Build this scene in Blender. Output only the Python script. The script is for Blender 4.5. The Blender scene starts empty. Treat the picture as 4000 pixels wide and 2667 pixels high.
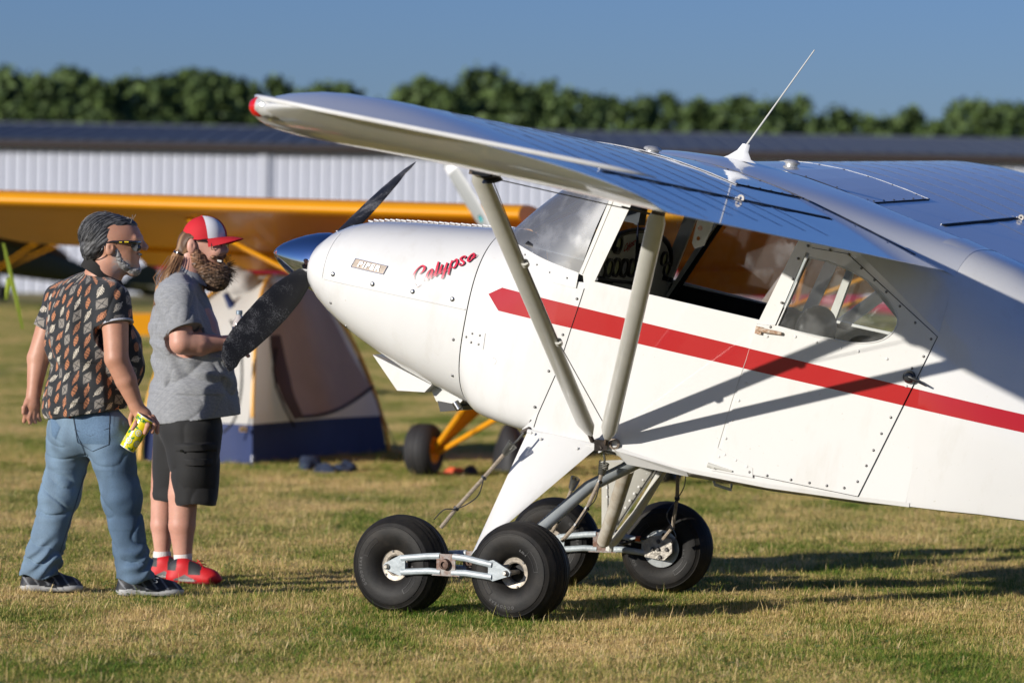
import bpy, bmesh, math, random
import numpy as np
from mathutils import Vector, Matrix
from mathutils.geometry import tessellate_polygon
import openvdb as vdb
rng = np.random.default_rng(7); random.seed(7)
S = bpy.context.scene
COL = S.collection
R = math.radians

# ------------------------------------------------------------------ camera
F, CH, YH, ROLL = 15779.3, 1.596, 1068.5, R(0.911)      # focal length in 4000 px, camera height, horizon row, roll
TILT = math.atan((1333.5 - YH) / F)
cam = bpy.data.cameras.new('camera'); camo = bpy.data.objects.new('camera', cam); COL.objects.link(camo)
cam.sensor_width = 36.0; cam.lens = 36.0 * F / 4000.0; cam.clip_start = 0.5; cam.clip_end = 3000
camo.matrix_world = (Matrix.Translation((0, 0, CH)) @ Matrix.Rotation(R(90) - TILT, 4, 'X') @ Matrix.Rotation(ROLL, 4, 'Z'))
cam.dof.use_dof = True; cam.dof.focus_distance = 18.95; cam.dof.aperture_fstop = 2.8
S.camera = camo

# ------------------------------------------------------------------ light
SUN = Vector((-0.779, -0.566, 0.269)).normalized()       # towards the sun
w = bpy.data.worlds.new('World'); S.world = w; w.use_nodes = True
nt = w.node_tree; nt.nodes.clear()
sky = nt.nodes.new('ShaderNodeTexSky'); sky.sky_type = 'NISHITA'; sky.sun_disc = False
sky.sun_elevation = math.asin(SUN.z); sky.sun_rotation = math.atan2(SUN.x, SUN.y)
sky.altitude = 0; sky.air_density = 1.0; sky.dust_density = 0.3; sky.ozone_density = 4.0
hs = nt.nodes.new('ShaderNodeMix'); hs.data_type = 'RGBA'; hs.blend_type = 'MULTIPLY'
hs.inputs[0].default_value = 1.0; hs.inputs[7].default_value = (0.58, 0.70, 1.12, 1)
bgn = nt.nodes.new('ShaderNodeBackground'); bgn.inputs[1].default_value = 0.078
outn = nt.nodes.new('ShaderNodeOutputWorld')
nt.links.new(sky.outputs[0], hs.inputs[6]); nt.links.new(hs.outputs[2], bgn.inputs[0]); nt.links.new(bgn.outputs[0], outn.inputs[0])
sl = bpy.data.lights.new('sun', 'SUN'); sl.energy = 4.7; sl.angle = R(0.55); sl.color = (1.0, 0.945, 0.855)
so = bpy.data.objects.new('sun', sl); COL.objects.link(so)
so.rotation_euler = SUN.to_track_quat('Z', 'Y').to_euler()
S.view_settings.view_transform = 'Standard'; S.view_settings.look = 'None'; S.view_settings.gamma = 1.0
S.view_settings.exposure = 0.06; S.view_settings.use_curve_mapping = False
S.render.engine = 'CYCLES'; S.cycles.use_denoising = True
S.cycles.max_bounces = 8; S.cycles.transparent_max_bounces = 16; S.cycles.diffuse_bounces = 3; S.cycles.glossy_bounces = 4
S.cycles.sample_clamp_indirect = 6

# ------------------------------------------------------------------ photo pixel -> point in the place
def ray(px, py):
    dx, dy = px - 2000, py - 1333.5
    a = dx * math.cos(ROLL) + dy * math.sin(ROLL); b = -dx * math.sin(ROLL) + dy * math.cos(ROLL)
    v = -b / F
    return Vector((a / F, math.cos(TILT) + v * math.sin(TILT), -math.sin(TILT) + v * math.cos(TILT)))
CAMP = Vector((0, 0, CH))
def at(px, py, Y):
    r = ray(px, py); return CAMP + r * (Y / r.y)
def gnd(px, py, z=0.0):
    r = ray(px, py); return CAMP + r * ((z - CH) / r.z)

# ------------------------------------------------------------------ mesh helpers
class MB:
    def __init__(s): s.v = []; s.f = []; s.mi = []
    def add(s, vs, fs, mi=0):
        o = len(s.v); s.v += [tuple(p) for p in vs]; s.f += [tuple(i + o for i in f) for f in fs]; s.mi += [mi] * len(fs)
    def box(s, c, d, M=None, mi=0):
        vs = [Vector((x * d[0] / 2, y * d[1] / 2, z * d[2] / 2)) for x in (-1, 1) for y in (-1, 1) for z in (-1, 1)]
        if M: vs = [M @ p for p in vs]
        vs = [p + Vector(c) for p in vs]
        s.add(vs, [(0, 1, 3, 2), (4, 6, 7, 5), (0, 4, 5, 1), (2, 3, 7, 6), (0, 2, 6, 4), (1, 5, 7, 3)], mi)
    def loft(s, rings, caps=(True, True), closed=True, mi=0):
        n = len(rings[0]); o = len(s.v)
        for r in rings: s.v += [tuple(p) for p in r]
        for i in range(len(rings) - 1):
            for j in range(n if closed else n - 1):
                k = (j + 1) % n
                s.f.append((o + i * n + j, o + i * n + k, o + (i + 1) * n + k, o + (i + 1) * n + j)); s.mi.append(mi)
        if closed and caps[0]: s.f.append(tuple(o + j for j in range(n))[::-1]); s.mi.append(mi)
        if closed and caps[1]: s.f.append(tuple(o + (len(rings) - 1) * n + j for j in range(n))); s.mi.append(mi)
    def tube(s, pts, r, n=10, caps=(True, True), flat=1.0, side=None, mi=0):
        """swept tube; flat<1 squashes it across `side` (streamlined section)"""
        pts = [Vector(p) for p in pts]; rings = []
        rs = r if isinstance(r, (list, tuple)) else [r] * len(pts)
        up = None
        for i, p in enumerate(pts):
            t = (pts[min(i + 1, len(pts) - 1)] - pts[max(i - 1, 0)])
            t = t.normalized() if t.length > 1e-9 else Vector((0, 0, 1))
            if side is not None: u = Vector(side) - t * Vector(side).dot(t)
            elif up is None: u = t.orthogonal()
            else: u = up - t * up.dot(t)
            u.normalize(); up = u; w_ = t.cross(u)
            rings.append([p + (u * math.cos(2 * math.pi * k / n) + w_ * math.sin(2 * math.pi * k / n) * flat) * rs[i] for k in range(n)])
        s.loft(rings, caps, True, mi)
    def lathe(s, prof, M=None, n=32, mi=0, closed_prof=False):
        """prof: list of (r, h); axis local z"""
        rings = []
        for k in range(n):
            a = 2 * math.pi * k / n
            rings.append([(M @ Vector((r * math.cos(a), r * math.sin(a), h))) if M else Vector((r * math.cos(a), r * math.sin(a), h)) for r, h in prof])
        o = len(s.v); m = len(prof)
        for rr in rings: s.v += [tuple(p) for p in rr]
        for k in range(n):
            k2 = (k + 1) % n
            for j in range(m if closed_prof else m - 1):
                j2 = (j + 1) % m
                s.f.append((o + k * m + j, o + k2 * m + j, o + k2 * m + j2, o + k * m + j2)); s.mi.append(mi)
    def plate(s, outline, holes, fn, th, mi=0):
        """flat plate: 2D outline with holes, fn(a,b,t)->3D point at thickness t"""
        polys = [outline] + list(holes)
        tri = tessellate_polygon([[Vector((a, b, 0)) for a, b in p] for p in polys])
        allp = [q for p in polys for q in p]; n = len(allp); o = len(s.v)
        for t in (0, th): s.v += [tuple(fn(a, b, t)) for a, b in allp]
        for f in tri:
            s.f.append(tuple(o + i for i in f)); s.mi.append(mi)
            s.f.append(tuple(o + n + i for i in f[::-1])); s.mi.append(mi)
        b0 = 0
        for p in polys:
            for i in range(len(p)):
                j = (i + 1) % len(p)
                s.f.append((o + b0 + i, o + b0 + j, o + n + b0 + j, o + n + b0 + i)); s.mi.append(mi)
            b0 += len(p)
    def build(s, name, mats, parent=None, ang=35, M=None, recalc=True):
        me = bpy.data.meshes.new(name); me.from_pydata(s.v, [], s.f)
        if M is not None: me.transform(M)
        if not isinstance(mats, (list, tuple)): mats = [mats]
        for m in mats: me.materials.append(m)
        if len(mats) > 1: me.polygons.foreach_set('material_index', s.mi)
        if recalc:
            bm = bmesh.new(); bm.from_mesh(me); bmesh.ops.remove_doubles(bm, verts=bm.verts, dist=1e-6)
            bmesh.ops.recalc_face_normals(bm, faces=bm.faces); bm.to_mesh(me); bm.free()
        if ang is None: me.shade_flat()
        else: me.shade_smooth(); me.set_sharp_from_angle(angle=R(ang))
        return link(name, me, parent)
def link(name, me, parent=None):
    o = bpy.data.objects.new(name, me); COL.objects.link(o)
    if parent is not None: o.parent = parent
    return o
def empty(name, M, label, cat, group=None):
    o = bpy.data.objects.new(name, None); COL.objects.link(o); o.empty_display_size = 0.2
    o.matrix_world = M if isinstance(M, Matrix) else Matrix.Translation(M)
    tag(o, label, cat, group); return o
def tag(o, label=None, cat=None, group=None, kind=None):
    for k, v in (('label', label), ('category', cat), ('group', group), ('kind', kind)):
        if v: o[k] = v
    return o
def copies(src, parent, mats4, name=None):
    for M in mats4:
        c = src.copy(); COL.objects.link(c); c.parent = parent; c.matrix_local = M
def copy_tree(o, parent=None):
    c = o.copy(); COL.objects.link(c); c.parent = parent
    for ch in list(o.children): copy_tree(ch, c)
    return c
def axisM(p, z, x=None):
    """matrix with local z along z at p"""
    z = Vector(z).normalized(); x = Vector(x) if x is not None else z.orthogonal(); x = (x - z * x.dot(z)).normalized(); y = z.cross(x)
    return Matrix(((x.x, y.x, z.x, p[0]), (x.y, y.y, z.y, p[1]), (x.z, y.z, z.z, p[2]), (0, 0, 0, 1)))
def catmull(pts, m=6, closed=False):
    P = [np.array(p, float) for p in pts]; n = len(P); out = []
    for i in range(n if closed else n - 1):
        if closed: a, b, c, d = P[i - 1], P[i], P[(i + 1) % n], P[(i + 2) % n]
        else: a, b, c, d = P[max(i - 1, 0)], P[i], P[i + 1], P[min(i + 2, n - 1)]
        for k in range(m):
            t = k / m
            out.append(0.5 * ((2 * b) + (-a + c) * t + (2 * a - 5 * b + 4 * c - d) * t * t + (-a + 3 * b - 3 * c + d) * t ** 3))
    if not closed: out.append(P[-1])
    return out

# ------------------------------------------------------------------ materials
def mat(name, col, rough=0.5, metal=0.0, coat=0.0, spec=0.5, noise=0.0, nscale=8.0, bump=0.0, bscale=40.0, col2=None, sheen=0.0, attr=None, trans=0.0, stretch=None, sss=0.0, bdist=0.01):
    m = bpy.data.materials.new(name); m.use_nodes = True; t = m.node_tree; b = t.nodes['Principled BSDF']
    b.inputs['Roughness'].default_value = rough; b.inputs['Metallic'].default_value = metal
    b.inputs['Coat Weight'].default_value = coat; b.inputs['Coat Roughness'].default_value = 0.04
    b.inputs['Specular IOR Level'].default_value = spec
    if sheen: b.inputs['Sheen Weight'].default_value = sheen
    if sss:
        b.inputs['Subsurface Weight'].default_value = sss; b.inputs['Subsurface Radius'].default_value = (1, .3, .15); b.inputs['Subsurface Scale'].default_value = 0.006
    b.inputs['Base Color'].default_value = (*col, 1)
    tc = t.nodes.new('ShaderNodeTexCoord'); vec = tc.outputs['Object']
    if stretch:
        mp = t.nodes.new('ShaderNodeMapping'); mp.inputs['Scale'].default_value = stretch; t.links.new(vec, mp.inputs[0]); vec = mp.outputs[0]
    base = None
    if attr:
        at_ = t.nodes.new('ShaderNodeAttribute'); at_.attribute_name = attr; base = at_.outputs['Color']; t.links.new(base, b.inputs['Base Color'])
    if noise or col2:
        nz = t.nodes.new('ShaderNodeTexNoise'); nz.inputs['Scale'].default_value = nscale; nz.inputs['Detail'].default_value = 6; nz.inputs['Roughness'].default_value = 0.6
        t.links.new(vec, nz.inputs['Vector'])
        if col2:
            rp = t.nodes.new('ShaderNodeValToRGB'); rp.color_ramp.elements[0].position = 0.38; rp.color_ramp.elements[1].position = 0.62
            rp.color_ramp.elements[0].color = (*col, 1); rp.color_ramp.elements[1].color = (*col2, 1)
            t.links.new(nz.outputs[0], rp.inputs[0]); t.links.new(rp.outputs[0], b.inputs['Base Color'])
        else:
            mr = t.nodes.new('ShaderNodeMapRange'); mr.inputs[1].default_value = 0.3; mr.inputs[2].default_value = 0.7
            mr.inputs[3].default_value = 1 - noise; mr.inputs[4].default_value = 1 + noise * 0.6
            t.links.new(nz.outputs[0], mr.inputs[0])
            vm = t.nodes.new('ShaderNodeVectorMath'); vm.operation = 'SCALE'
            if base is not None: t.links.new(base, vm.inputs[0])
            else: vm.inputs[0].default_value = col
            t.links.new(mr.outputs[0], vm.inputs['Scale']); t.links.new(vm.outputs[0], b.inputs['Base Color'])
    if bump:
        nb = t.nodes.new('ShaderNodeTexNoise'); nb.inputs['Scale'].default_value = bscale; nb.inputs['Detail'].default_value = 4
        t.links.new(vec, nb.inputs['Vector'])
        bp = t.nodes.new('ShaderNodeBump'); bp.inputs['Strength'].default_value = bump; bp.inputs['Distance'].default_value = bdist
        t.links.new(nb.outputs[0], bp.inputs['Height']); t.links.new(bp.outputs[0], b.inputs['Normal'])
    return m
def glassmat(name, tint, dirt_glare=0.02, haze_glare=0.0, ior=1.5):
    m = bpy.data.materials.new(name); m.use_nodes = True; t = m.node_tree; t.nodes.clear()
    o = t.nodes.new('ShaderNodeOutputMaterial'); tr = t.nodes.new('ShaderNodeBsdfTransparent'); tr.inputs[0].default_value = (*tint, 1)
    gl = t.nodes.new('ShaderNodeBsdfGlossy'); gl.inputs['Roughness'].default_value = 0.06
    df = t.nodes.new('ShaderNodeBsdfDiffuse'); df.inputs[0].default_value = (.8, .8, .8, 1)
    fr = t.nodes.new('ShaderNodeFresnel'); fr.inputs[0].default_value = ior
    mx = t.nodes.new('ShaderNodeMixShader'); m2 = t.nodes.new('ShaderNodeMixShader')
    nz = t.nodes.new('ShaderNodeTexNoise'); nz.inputs['Scale'].default_value = 9; nz.inputs['Detail'].default_value = 9
    tc = t.nodes.new('ShaderNodeTexCoord'); t.links.new(tc.outputs['Object'], nz.inputs['Vector'])
    mr = t.nodes.new('ShaderNodeMapRange'); mr.inputs[1].default_value = .5; mr.inputs[2].default_value = .8; mr.inputs[3].default_value = haze_glare; mr.inputs[4].default_value = haze_glare + dirt_glare
    t.links.new(nz.outputs[0], mr.inputs[0])
    t.links.new(fr.outputs[0], mx.inputs[0]); t.links.new(tr.outputs[0], mx.inputs[1]); t.links.new(gl.outputs[0], mx.inputs[2])
    g2 = t.nodes.new('ShaderNodeBsdfGlossy'); g2.inputs['Roughness'].default_value = .42; m3 = t.nodes.new('ShaderNodeMixShader'); m3.inputs[0].default_value = .5; t.links.new(df.outputs[0], m3.inputs[1]); t.links.new(g2.outputs[0], m3.inputs[2])
    t.links.new(mr.outputs[0], m2.inputs[0]); t.links.new(mx.outputs[0], m2.inputs[1]); t.links.new(m3.outputs[0], m2.inputs[2]); t.links.new(m2.outputs[0], o.inputs[0])
    return m
def mathn(t, op, a, b=None, c=None):
    n = t.nodes.new('ShaderNodeMath'); n.operation = op
    for i, x in enumerate((a, b, c)):
        if x is None: continue
        if isinstance(x, (int, float)): n.inputs[i].default_value = x
        else: t.links.new(x, n.inputs[i])
    return n.outputs[0]

# ------------------------------------------------------------------ text and shape by distance field
def text_mesh(txt, size, th, offset=0.0, shear=0.0, space=1.0, align='CENTER'):
    cu = bpy.data.curves.new('t', 'FONT'); cu.body = txt; cu.size = size; cu.extrude = th / 2; cu.offset = offset; cu.shear = shear; cu.space_character = space
    cu.align_x = align; cu.align_y = 'CENTER'; cu.resolution_u = 3
    o = bpy.data.objects.new('t', cu); COL.objects.link(o); bpy.context.view_layer.update()
    me = bpy.data.meshes.new_from_object(o.evaluated_get(bpy.context.evaluated_depsgraph_get()))
    bpy.data.objects.remove(o); bpy.data.curves.remove(cu)
    return me
def warp(me, fn):
    n = len(me.vertices); a = np.empty(n * 3); me.vertices.foreach_get('co', a); a = a.reshape(-1, 3)
    b = np.array([fn(*p) for p in a]); me.vertices.foreach_set('co', b.ravel()); me.update()
def smin(a, b, k):
    h = np.clip(0.5 + 0.5 * (b - a) / k, 0, 1); return b * (1 - h) + a * h - k * h * (1 - h)
def sd_cone(P, a, b, ra, rb, sq=None):
    a = np.array(a, 'f'); b = np.array(b, 'f'); ba = b - a; pa = P - a
    h = np.clip((pa @ ba) / (ba @ ba), 0, 1)
    q = pa - h[..., None] * ba
    if sq is not None:                       # squash along a direction: (unit vector, factor)
        d = np.array(sq[0], 'f'); c = q @ d; q = q + (c * (sq[1] - 1))[..., None] * d
    return np.linalg.norm(q, axis=-1) - (ra + (rb - ra) * h)
def sd_ell(P, c, r, M=None):
    q = P - np.array(c, 'f')
    if M is not None: q = q @ np.array(M, 'f')
    r = np.array(r, 'f'); k0 = np.linalg.norm(q / r, axis=-1); k1 = np.linalg.norm(q / (r * r), axis=-1) + 1e-9
    return k0 * (k0 - 1) / k1
def sdf_mesh(name, fn, lo, hi, res, mats, parent, colfn=None, ang=80, smooth=0):
    lo = np.array(lo, float); hi = np.array(hi, float); n = np.ceil((hi - lo) / res).astype(int)
    X, Y, Z = np.meshgrid(*[np.arange(k, dtype='f') * res + l for k, l in zip(n, lo)], indexing='ij')
    P = np.stack([X, Y, Z], -1)
    d = fn(P).astype('f')
    g = vdb.FloatGrid(background=1.0); g.copyFromArray(np.ascontiguousarray(d), tolerance=0.0)
    v, t, q = g.convertToPolygons(isovalue=0.0, adaptivity=0.0)
    v = v * res + lo
    me = bpy.data.meshes.new(name)
    faces = [tuple(x) for x in q[:, ::-1].tolist()] + [tuple(x) for x in t[:, ::-1].tolist()]
    me.from_pydata(v.tolist(), [], faces)
    if colfn is not None:
        c = np.concatenate([colfn(v), np.ones((len(v), 1))], 1)
        ca = me.color_attributes.new('Col', 'FLOAT_COLOR', 'POINT'); ca.data.foreach_set('color', c.astype('f').ravel())
    for m in (mats if isinstance(mats, (list, tuple)) else [mats]): me.materials.append(m)
    me.shade_smooth()
    return link(name, me, parent)
def vnoise(P, f, seed=0):
    """cheap smooth pseudo noise from warped sines, about -1..1"""
    r = np.random.default_rng(seed); out = 0; A = 0
    for i in range(5):
        k = r.normal(size=3); k = k / np.linalg.norm(k) * f * r.uniform(.6, 1.6); ph = r.uniform(0, 6.28)
        k2 = r.normal(size=3) * f * .5
        out = out + np.sin(P @ k.astype('f') + ph + 1.3 * np.sin(P @ k2.astype('f') + ph * 2)); A += 1
    return out / A * 1.6
def ss(a, b, x): t = np.clip((x - a) / (b - a), 0, 1); return t * t * (3 - 2 * t)

def sdf_prims(name, prims, res, mats, parent, O, colfn=None, disp=None, cut=None, damp=0.0):
    """prims in metres about O. each: (kind, args, k)"""
    lo = np.full(3, 1e9); hi = -lo; B = []
    for kind, a_, k in prims:
        if kind == 'cone': p0, p1, r0, r1 = a_[:4]; r = max(r0, r1); l = np.minimum(p0, p1) - r; h = np.maximum(p0, p1) + r
        else: c, rr = np.array(a_[0]), max(a_[1]); l = c - rr; h = c + rr
        l = np.array(l, float); h = np.array(h, float); B.append((l, h)); lo = np.minimum(lo, l); hi = np.maximum(hi, h)
    lo -= .05; hi += .05; n = np.ceil((hi - lo) / res).astype(int) + 1; bg = .05
    d = np.full(n, bg, 'f'); ax = [np.arange(k, dtype='f') * res + l for k, l in zip(n, lo)]
    for (kind, a_, k), (l, h) in zip(prims, B):
        m_ = .045; i0 = np.maximum(((l - m_ - lo) / res).astype(int), 0); i1 = np.minimum(((h + m_ - lo) / res).astype(int) + 2, n)
        X, Y, Z = np.meshgrid(*[ax[q][i0[q]:i1[q]] for q in range(3)], indexing='ij'); P = np.stack([X, Y, Z], -1)
        e = sd_cone(P, *a_) if kind == 'cone' else sd_ell(P, *a_); sl = tuple(slice(i0[q], i1[q]) for q in range(3))
        if k < 0: d[sl] = np.maximum(d[sl], -e)
        else: d[sl] = np.minimum(bg, smin(d[sl], np.minimum(e, bg), k))
    if disp is not None or cut is not None:
        X, Y, Z = np.meshgrid(*ax, indexing='ij'); P = np.stack([X, Y, Z], -1)
        if disp is not None:
            mk = abs(d) < .04; d[mk] += disp(P[mk]).astype('f')
        if cut is not None: d = np.maximum(d, np.clip(cut(P), -.05, .05))
    g = vdb.FloatGrid(background=bg); g.copyFromArray(np.ascontiguousarray(d.astype('f')), tolerance=0.0)
    v, t, q = g.convertToPolygons(isovalue=0.0, adaptivity=0.0); v = v * res + lo
    me = bpy.data.meshes.new(name); me.from_pydata(v.tolist(), [], [tuple(x) for x in q[:, ::-1].tolist()] + [tuple(x) for x in t[:, ::-1].tolist()])
    if colfn is not None:
        c = np.concatenate([colfn(v), np.ones((len(v), 1))], 1); ca = me.color_attributes.new('Col', 'FLOAT_COLOR', 'POINT'); ca.data.foreach_set('color', c.astype('f').ravel())
    for m in (mats if isinstance(mats, (list, tuple)) else [mats]): me.materials.append(m)
    me.shade_smooth(); return link(name, me, parent)

def crease(P, f, seed, p=5):
    """sharp-edged valleys like cloth creases, 0..-1"""
    return -(1 - np.clip(abs(vnoise(P, f, seed)), 0, 1)) ** p
# ================================================================== ground, grass
def ground_material():
    m = bpy.data.materials.new('mown_field'); m.use_nodes = True; t = m.node_tree; b = t.nodes['Principled BSDF']; b.inputs['Roughness'].default_value = 0.95; b.inputs['Specular IOR Level'].default_value = 0.1
    tc = t.nodes.new('ShaderNodeTexCoord')
    def nz(s, d=5, sc=None):
        n = t.nodes.new('ShaderNodeTexNoise'); n.inputs['Scale'].default_value = s; n.inputs['Detail'].default_value = d; n.inputs['Roughness'].default_value = .62
        if sc:
            mp = t.nodes.new('ShaderNodeMapping'); mp.inputs['Scale'].default_value = sc; t.links.new(tc.outputs['Object'], mp.inputs[0]); t.links.new(mp.outputs[0], n.inputs['Vector'])
        else: t.links.new(tc.outputs['Object'], n.inputs['Vector'])
        return n.outputs[0]
    big = nz(0.55, 5, (1, .55, 1)); fine = nz(60, 4)
    s = mathn(t, 'ADD', mathn(t, 'MULTIPLY', big, .75), mathn(t, 'MULTIPLY', fine, .25))
    rp = t.nodes.new('ShaderNodeValToRGB'); e = rp.color_ramp.elements
    e[0].position = .40; e[0].color = (.10, .13, .03, 1); e[1].position = .60; e[1].color = (.46, .36, .18, 1)
    k = rp.color_ramp.elements.new(.5); k.color = (.26, .24, .085, 1)
    t.links.new(s, rp.inputs[0]); t.links.new(rp.outputs[0], b.inputs['Base Color'])
    bp = t.nodes.new('ShaderNodeBump'); bp.inputs['Strength'].default_value = .7; bp.inputs['Distance'].default_value = .03
    t.links.new(nz(45, 5), bp.inputs['Height']); t.links.new(bp.outputs[0], b.inputs['Normal'])
    return m
def hgt(x, y):
    """low bumps of the field; level under the aeroplane and the people"""
    return 0.85 * np.clip((y - 46) / 70, 0, 1) ** 1.3 + 0.006 * (np.sin(x * 3.1 + 1.3 * np.sin(y * 1.7)) + np.sin(y * 2.3 + 1.1 * np.sin(x * 2.9)) )
def build_ground():
    xs = np.concatenate([np.linspace(-600, -9, 16), np.linspace(-8, 8, 65), np.linspace(9, 600, 16)])
    ys = np.concatenate([np.linspace(-300, 10, 8), np.linspace(11, 45, 120), np.linspace(48, 900, 40)])
    X, Y = np.meshgrid(xs, ys, indexing='ij'); Z = hgt(X, Y) * (Y > 10.5) - 0.012
    v = np.stack([X, Y, Z], -1).reshape(-1, 3); ny = len(ys)
    f = [(i * ny + j, (i + 1) * ny + j, (i + 1) * ny + j + 1, i * ny + j + 1) for i in range(len(xs) - 1) for j in range(ny - 1)]
    me = bpy.data.meshes.new('ground'); me.from_pydata(v.tolist(), [], f); me.materials.append(ground_material()); me.shade_smooth()
    tag(link('ground', me), 'mown airfield grass field, patchy green and straw, under the aeroplanes', None, None, 'structure')
build_ground()

def grass_material():
    m = bpy.data.materials.new('grass_blade'); m.use_nodes = True; t = m.node_tree; b = t.nodes['Principled BSDF']
    b.inputs['Roughness'].default_value = .6; b.inputs['Specular IOR Level'].default_value = .25
    g = t.nodes.new('ShaderNodeNewGeometry')
    n = t.nodes.new('ShaderNodeTexNoise'); n.inputs['Scale'].default_value = .9; n.inputs['Detail'].default_value = 6; n.inputs['Roughness'].default_value = .68
    mp = t.nodes.new('ShaderNodeMapping'); mp.inputs['Scale'].default_value = (1, .5, 1); t.links.new(g.outputs['Position'], mp.inputs[0]); t.links.new(mp.outputs[0], n.inputs['Vector'])
    a = t.nodes.new('ShaderNodeAttribute'); a.attribute_name = 'rnd'
    dry = mathn(t, 'ADD', mathn(t, 'MULTIPLY', n.outputs[0], 3.3), mathn(t, 'ADD', mathn(t, 'MULTIPLY', a.outputs['Fac'], 1.25), -1.66))
    rp = t.nodes.new('ShaderNodeValToRGB'); e = rp.color_ramp.elements
    e[0].position = 0.0; e[0].color = (.10, .19, .02, 1); e[1].position = 1.0; e[1].color = (.82, .60, .29, 1)
    for p, c in ((.24, (.21, .29, .04, 1)), (.45, (.46, .41, .10, 1)), (.68, (.74, .56, .22, 1))):
        k = e.new(p); k.color = c
    t.links.new(dry, rp.inputs[0]); t.links.new(rp.outputs[0], b.inputs['Base Color'])
    tr = t.nodes.new('ShaderNodeBsdfTranslucent'); t.links.new(rp.outputs[0], tr.inputs[0])
    mx = t.nodes.new('ShaderNodeMixShader'); mx.inputs[0].default_value = .25
    o = t.nodes['Material Output']; t.links.new(b.outputs[0], mx.inputs[1]); t.links.new(tr.outputs[0], mx.inputs[2]); t.links.new(mx.outputs[0], o.inputs[0])
    return m
def build_grass():
    N = 36000; Lp = 1.25                               # one patch of blades, laid in a grid by the modifier
    x = rng.uniform(0, Lp, N) - Lp / 2; y = rng.uniform(0, Lp, N) - Lp / 2
    cl = np.clip(.5 + .5 * np.sin(x * 11 + 2 * np.sin(y * 9)) * np.sin(y * 13 + 2 * np.sin(x * 7)), 0, 1)
    L = rng.gamma(5, .0036, N) * (.45 + 1.25 * cl ** 2) + .008
    L = np.where(rng.random(N) < .012, L * 2.3, L)
    az = rng.uniform(0, 2 * np.pi, N); lean = np.clip(rng.normal(1.0, .42, N), 0, 1.5)
    flat_ = rng.random(N) < .33; lean = np.where(flat_, 1.35, lean)
    wd = rng.uniform(.0009, .0020, N)
    dx, dy = np.cos(az), np.sin(az); px, py = -dy, dx
    s1, c1 = np.sin(lean * .55), np.cos(lean * .55); s2, c2 = np.sin(lean), np.cos(lean)
    b = np.stack([x, y, np.full(N, -.008)], 1)
    m = b + np.stack([dx * s1, dy * s1, c1], 1) * (L * .5)[:, None]
    e = m + np.stack([dx * s2, dy * s2, c2], 1) * (L * .55)[:, None]
    pw = np.stack([px, py, np.zeros(N)], 1) * wd[:, None]
    V = np.stack([b - pw, b + pw, m + pw * .8, m - pw * .8, e], 1).reshape(-1, 3)
    i = np.arange(N) * 5
    me = bpy.data.meshes.new('grass'); me.vertices.add(N * 5); me.vertices.foreach_set('co', V.astype('f').ravel())
    loops = np.stack([i, i + 1, i + 2, i + 3, i + 3, i + 2, i + 4], 1).ravel()
    me.loops.add(len(loops)); me.loops.foreach_set('vertex_index', loops.astype('i'))
    st = np.stack([np.arange(N) * 7, np.arange(N) * 7 + 4], 1).ravel(); me.polygons.add(2 * N)
    me.polygons.foreach_set('loop_start', st.astype('i')); me.update(calc_edges=True)
    at_ = me.attributes.new('rnd', 'FLOAT', 'POINT'); rr = np.clip(rng.random(N) * .8 + flat_ * .3, 0, 1); at_.data.foreach_set('value', np.repeat(rr, 5).astype('f'))
    me.materials.append(grass_material())
    o = link('grass', me); tag(o, 'short mown grass blades, green mixed with dry straw, across the near field', 'grass', None, 'stuff')
    g = bpy.data.node_groups.new('grass_spread', 'GeometryNodeTree')
    g.interface.new_socket('Geometry', in_out='INPUT', socket_type='NodeSocketGeometry'); g.interface.new_socket('Geometry', in_out='OUTPUT', socket_type='NodeSocketGeometry')
    gi = g.nodes.new('NodeGroupInput'); go = g.nodes.new('NodeGroupOutput')
    join = g.nodes.new('GeometryNodeInstanceOnPoints'); 
    gr = g.nodes.new('GeometryNodeMeshGrid')
    x0, x1, y0, y1 = -14.3, 14.3, 13.2, 99.0; nx, ny = int((x1 - x0) / 1.1), int((y1 - y0) / 1.1)
    gr.inputs['Size X'].default_value = x1 - x0; gr.inputs['Size Y'].default_value = y1 - y0; gr.inputs['Vertices X'].default_value = nx; gr.inputs['Vertices Y'].default_value = ny
    tr = g.nodes.new('GeometryNodeTransform'); tr.inputs['Translation'].default_value = ((x0 + x1) / 2, (y0 + y1) / 2, 0)
    sps = g.nodes.new('GeometryNodeSetPosition')
    dl = g.nodes.new('GeometryNodeDeleteGeometry'); dl.domain = 'POINT'
    pos = g.nodes.new('GeometryNodeInputPosition'); sp = g.nodes.new('ShaderNodeSeparateXYZ'); g.links.new(pos.outputs[0], sp.inputs[0])
    ab = mathn(g, 'ABSOLUTE', sp.outputs[0]); lim = mathn(g, 'MULTIPLY_ADD', sp.outputs[1], .127, 1.5); out = mathn(g, 'GREATER_THAN', ab, lim)
    g.links.new(gr.outputs[0], tr.inputs[0]); g.links.new(tr.outputs[0], dl.inputs[0]); g.links.new(out, dl.inputs['Selection'])
    idx = g.nodes.new('GeometryNodeInputIndex')
    fl = mathn(g, 'FLOOR', mathn(g, 'MULTIPLY', mathn(g, 'FRACT', mathn(g, 'MULTIPLY', mathn(g, 'SINE', mathn(g, 'MULTIPLY', idx.outputs[0], 12.9898)), 43758.5453)), 4.0))
    ang = mathn(g, 'MULTIPLY', fl, math.pi / 2)
    cx = g.nodes.new('ShaderNodeCombineXYZ'); g.links.new(ang, cx.inputs[2])
    zz = mathn(g, 'MULTIPLY', mathn(g, 'POWER', mathn(g, 'MAXIMUM', mathn(g, 'MINIMUM', mathn(g, 'DIVIDE', mathn(g, 'SUBTRACT', sp.outputs[1], 46.0), 70.0), 1.0), 0.0), 1.3), .85)
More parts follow.
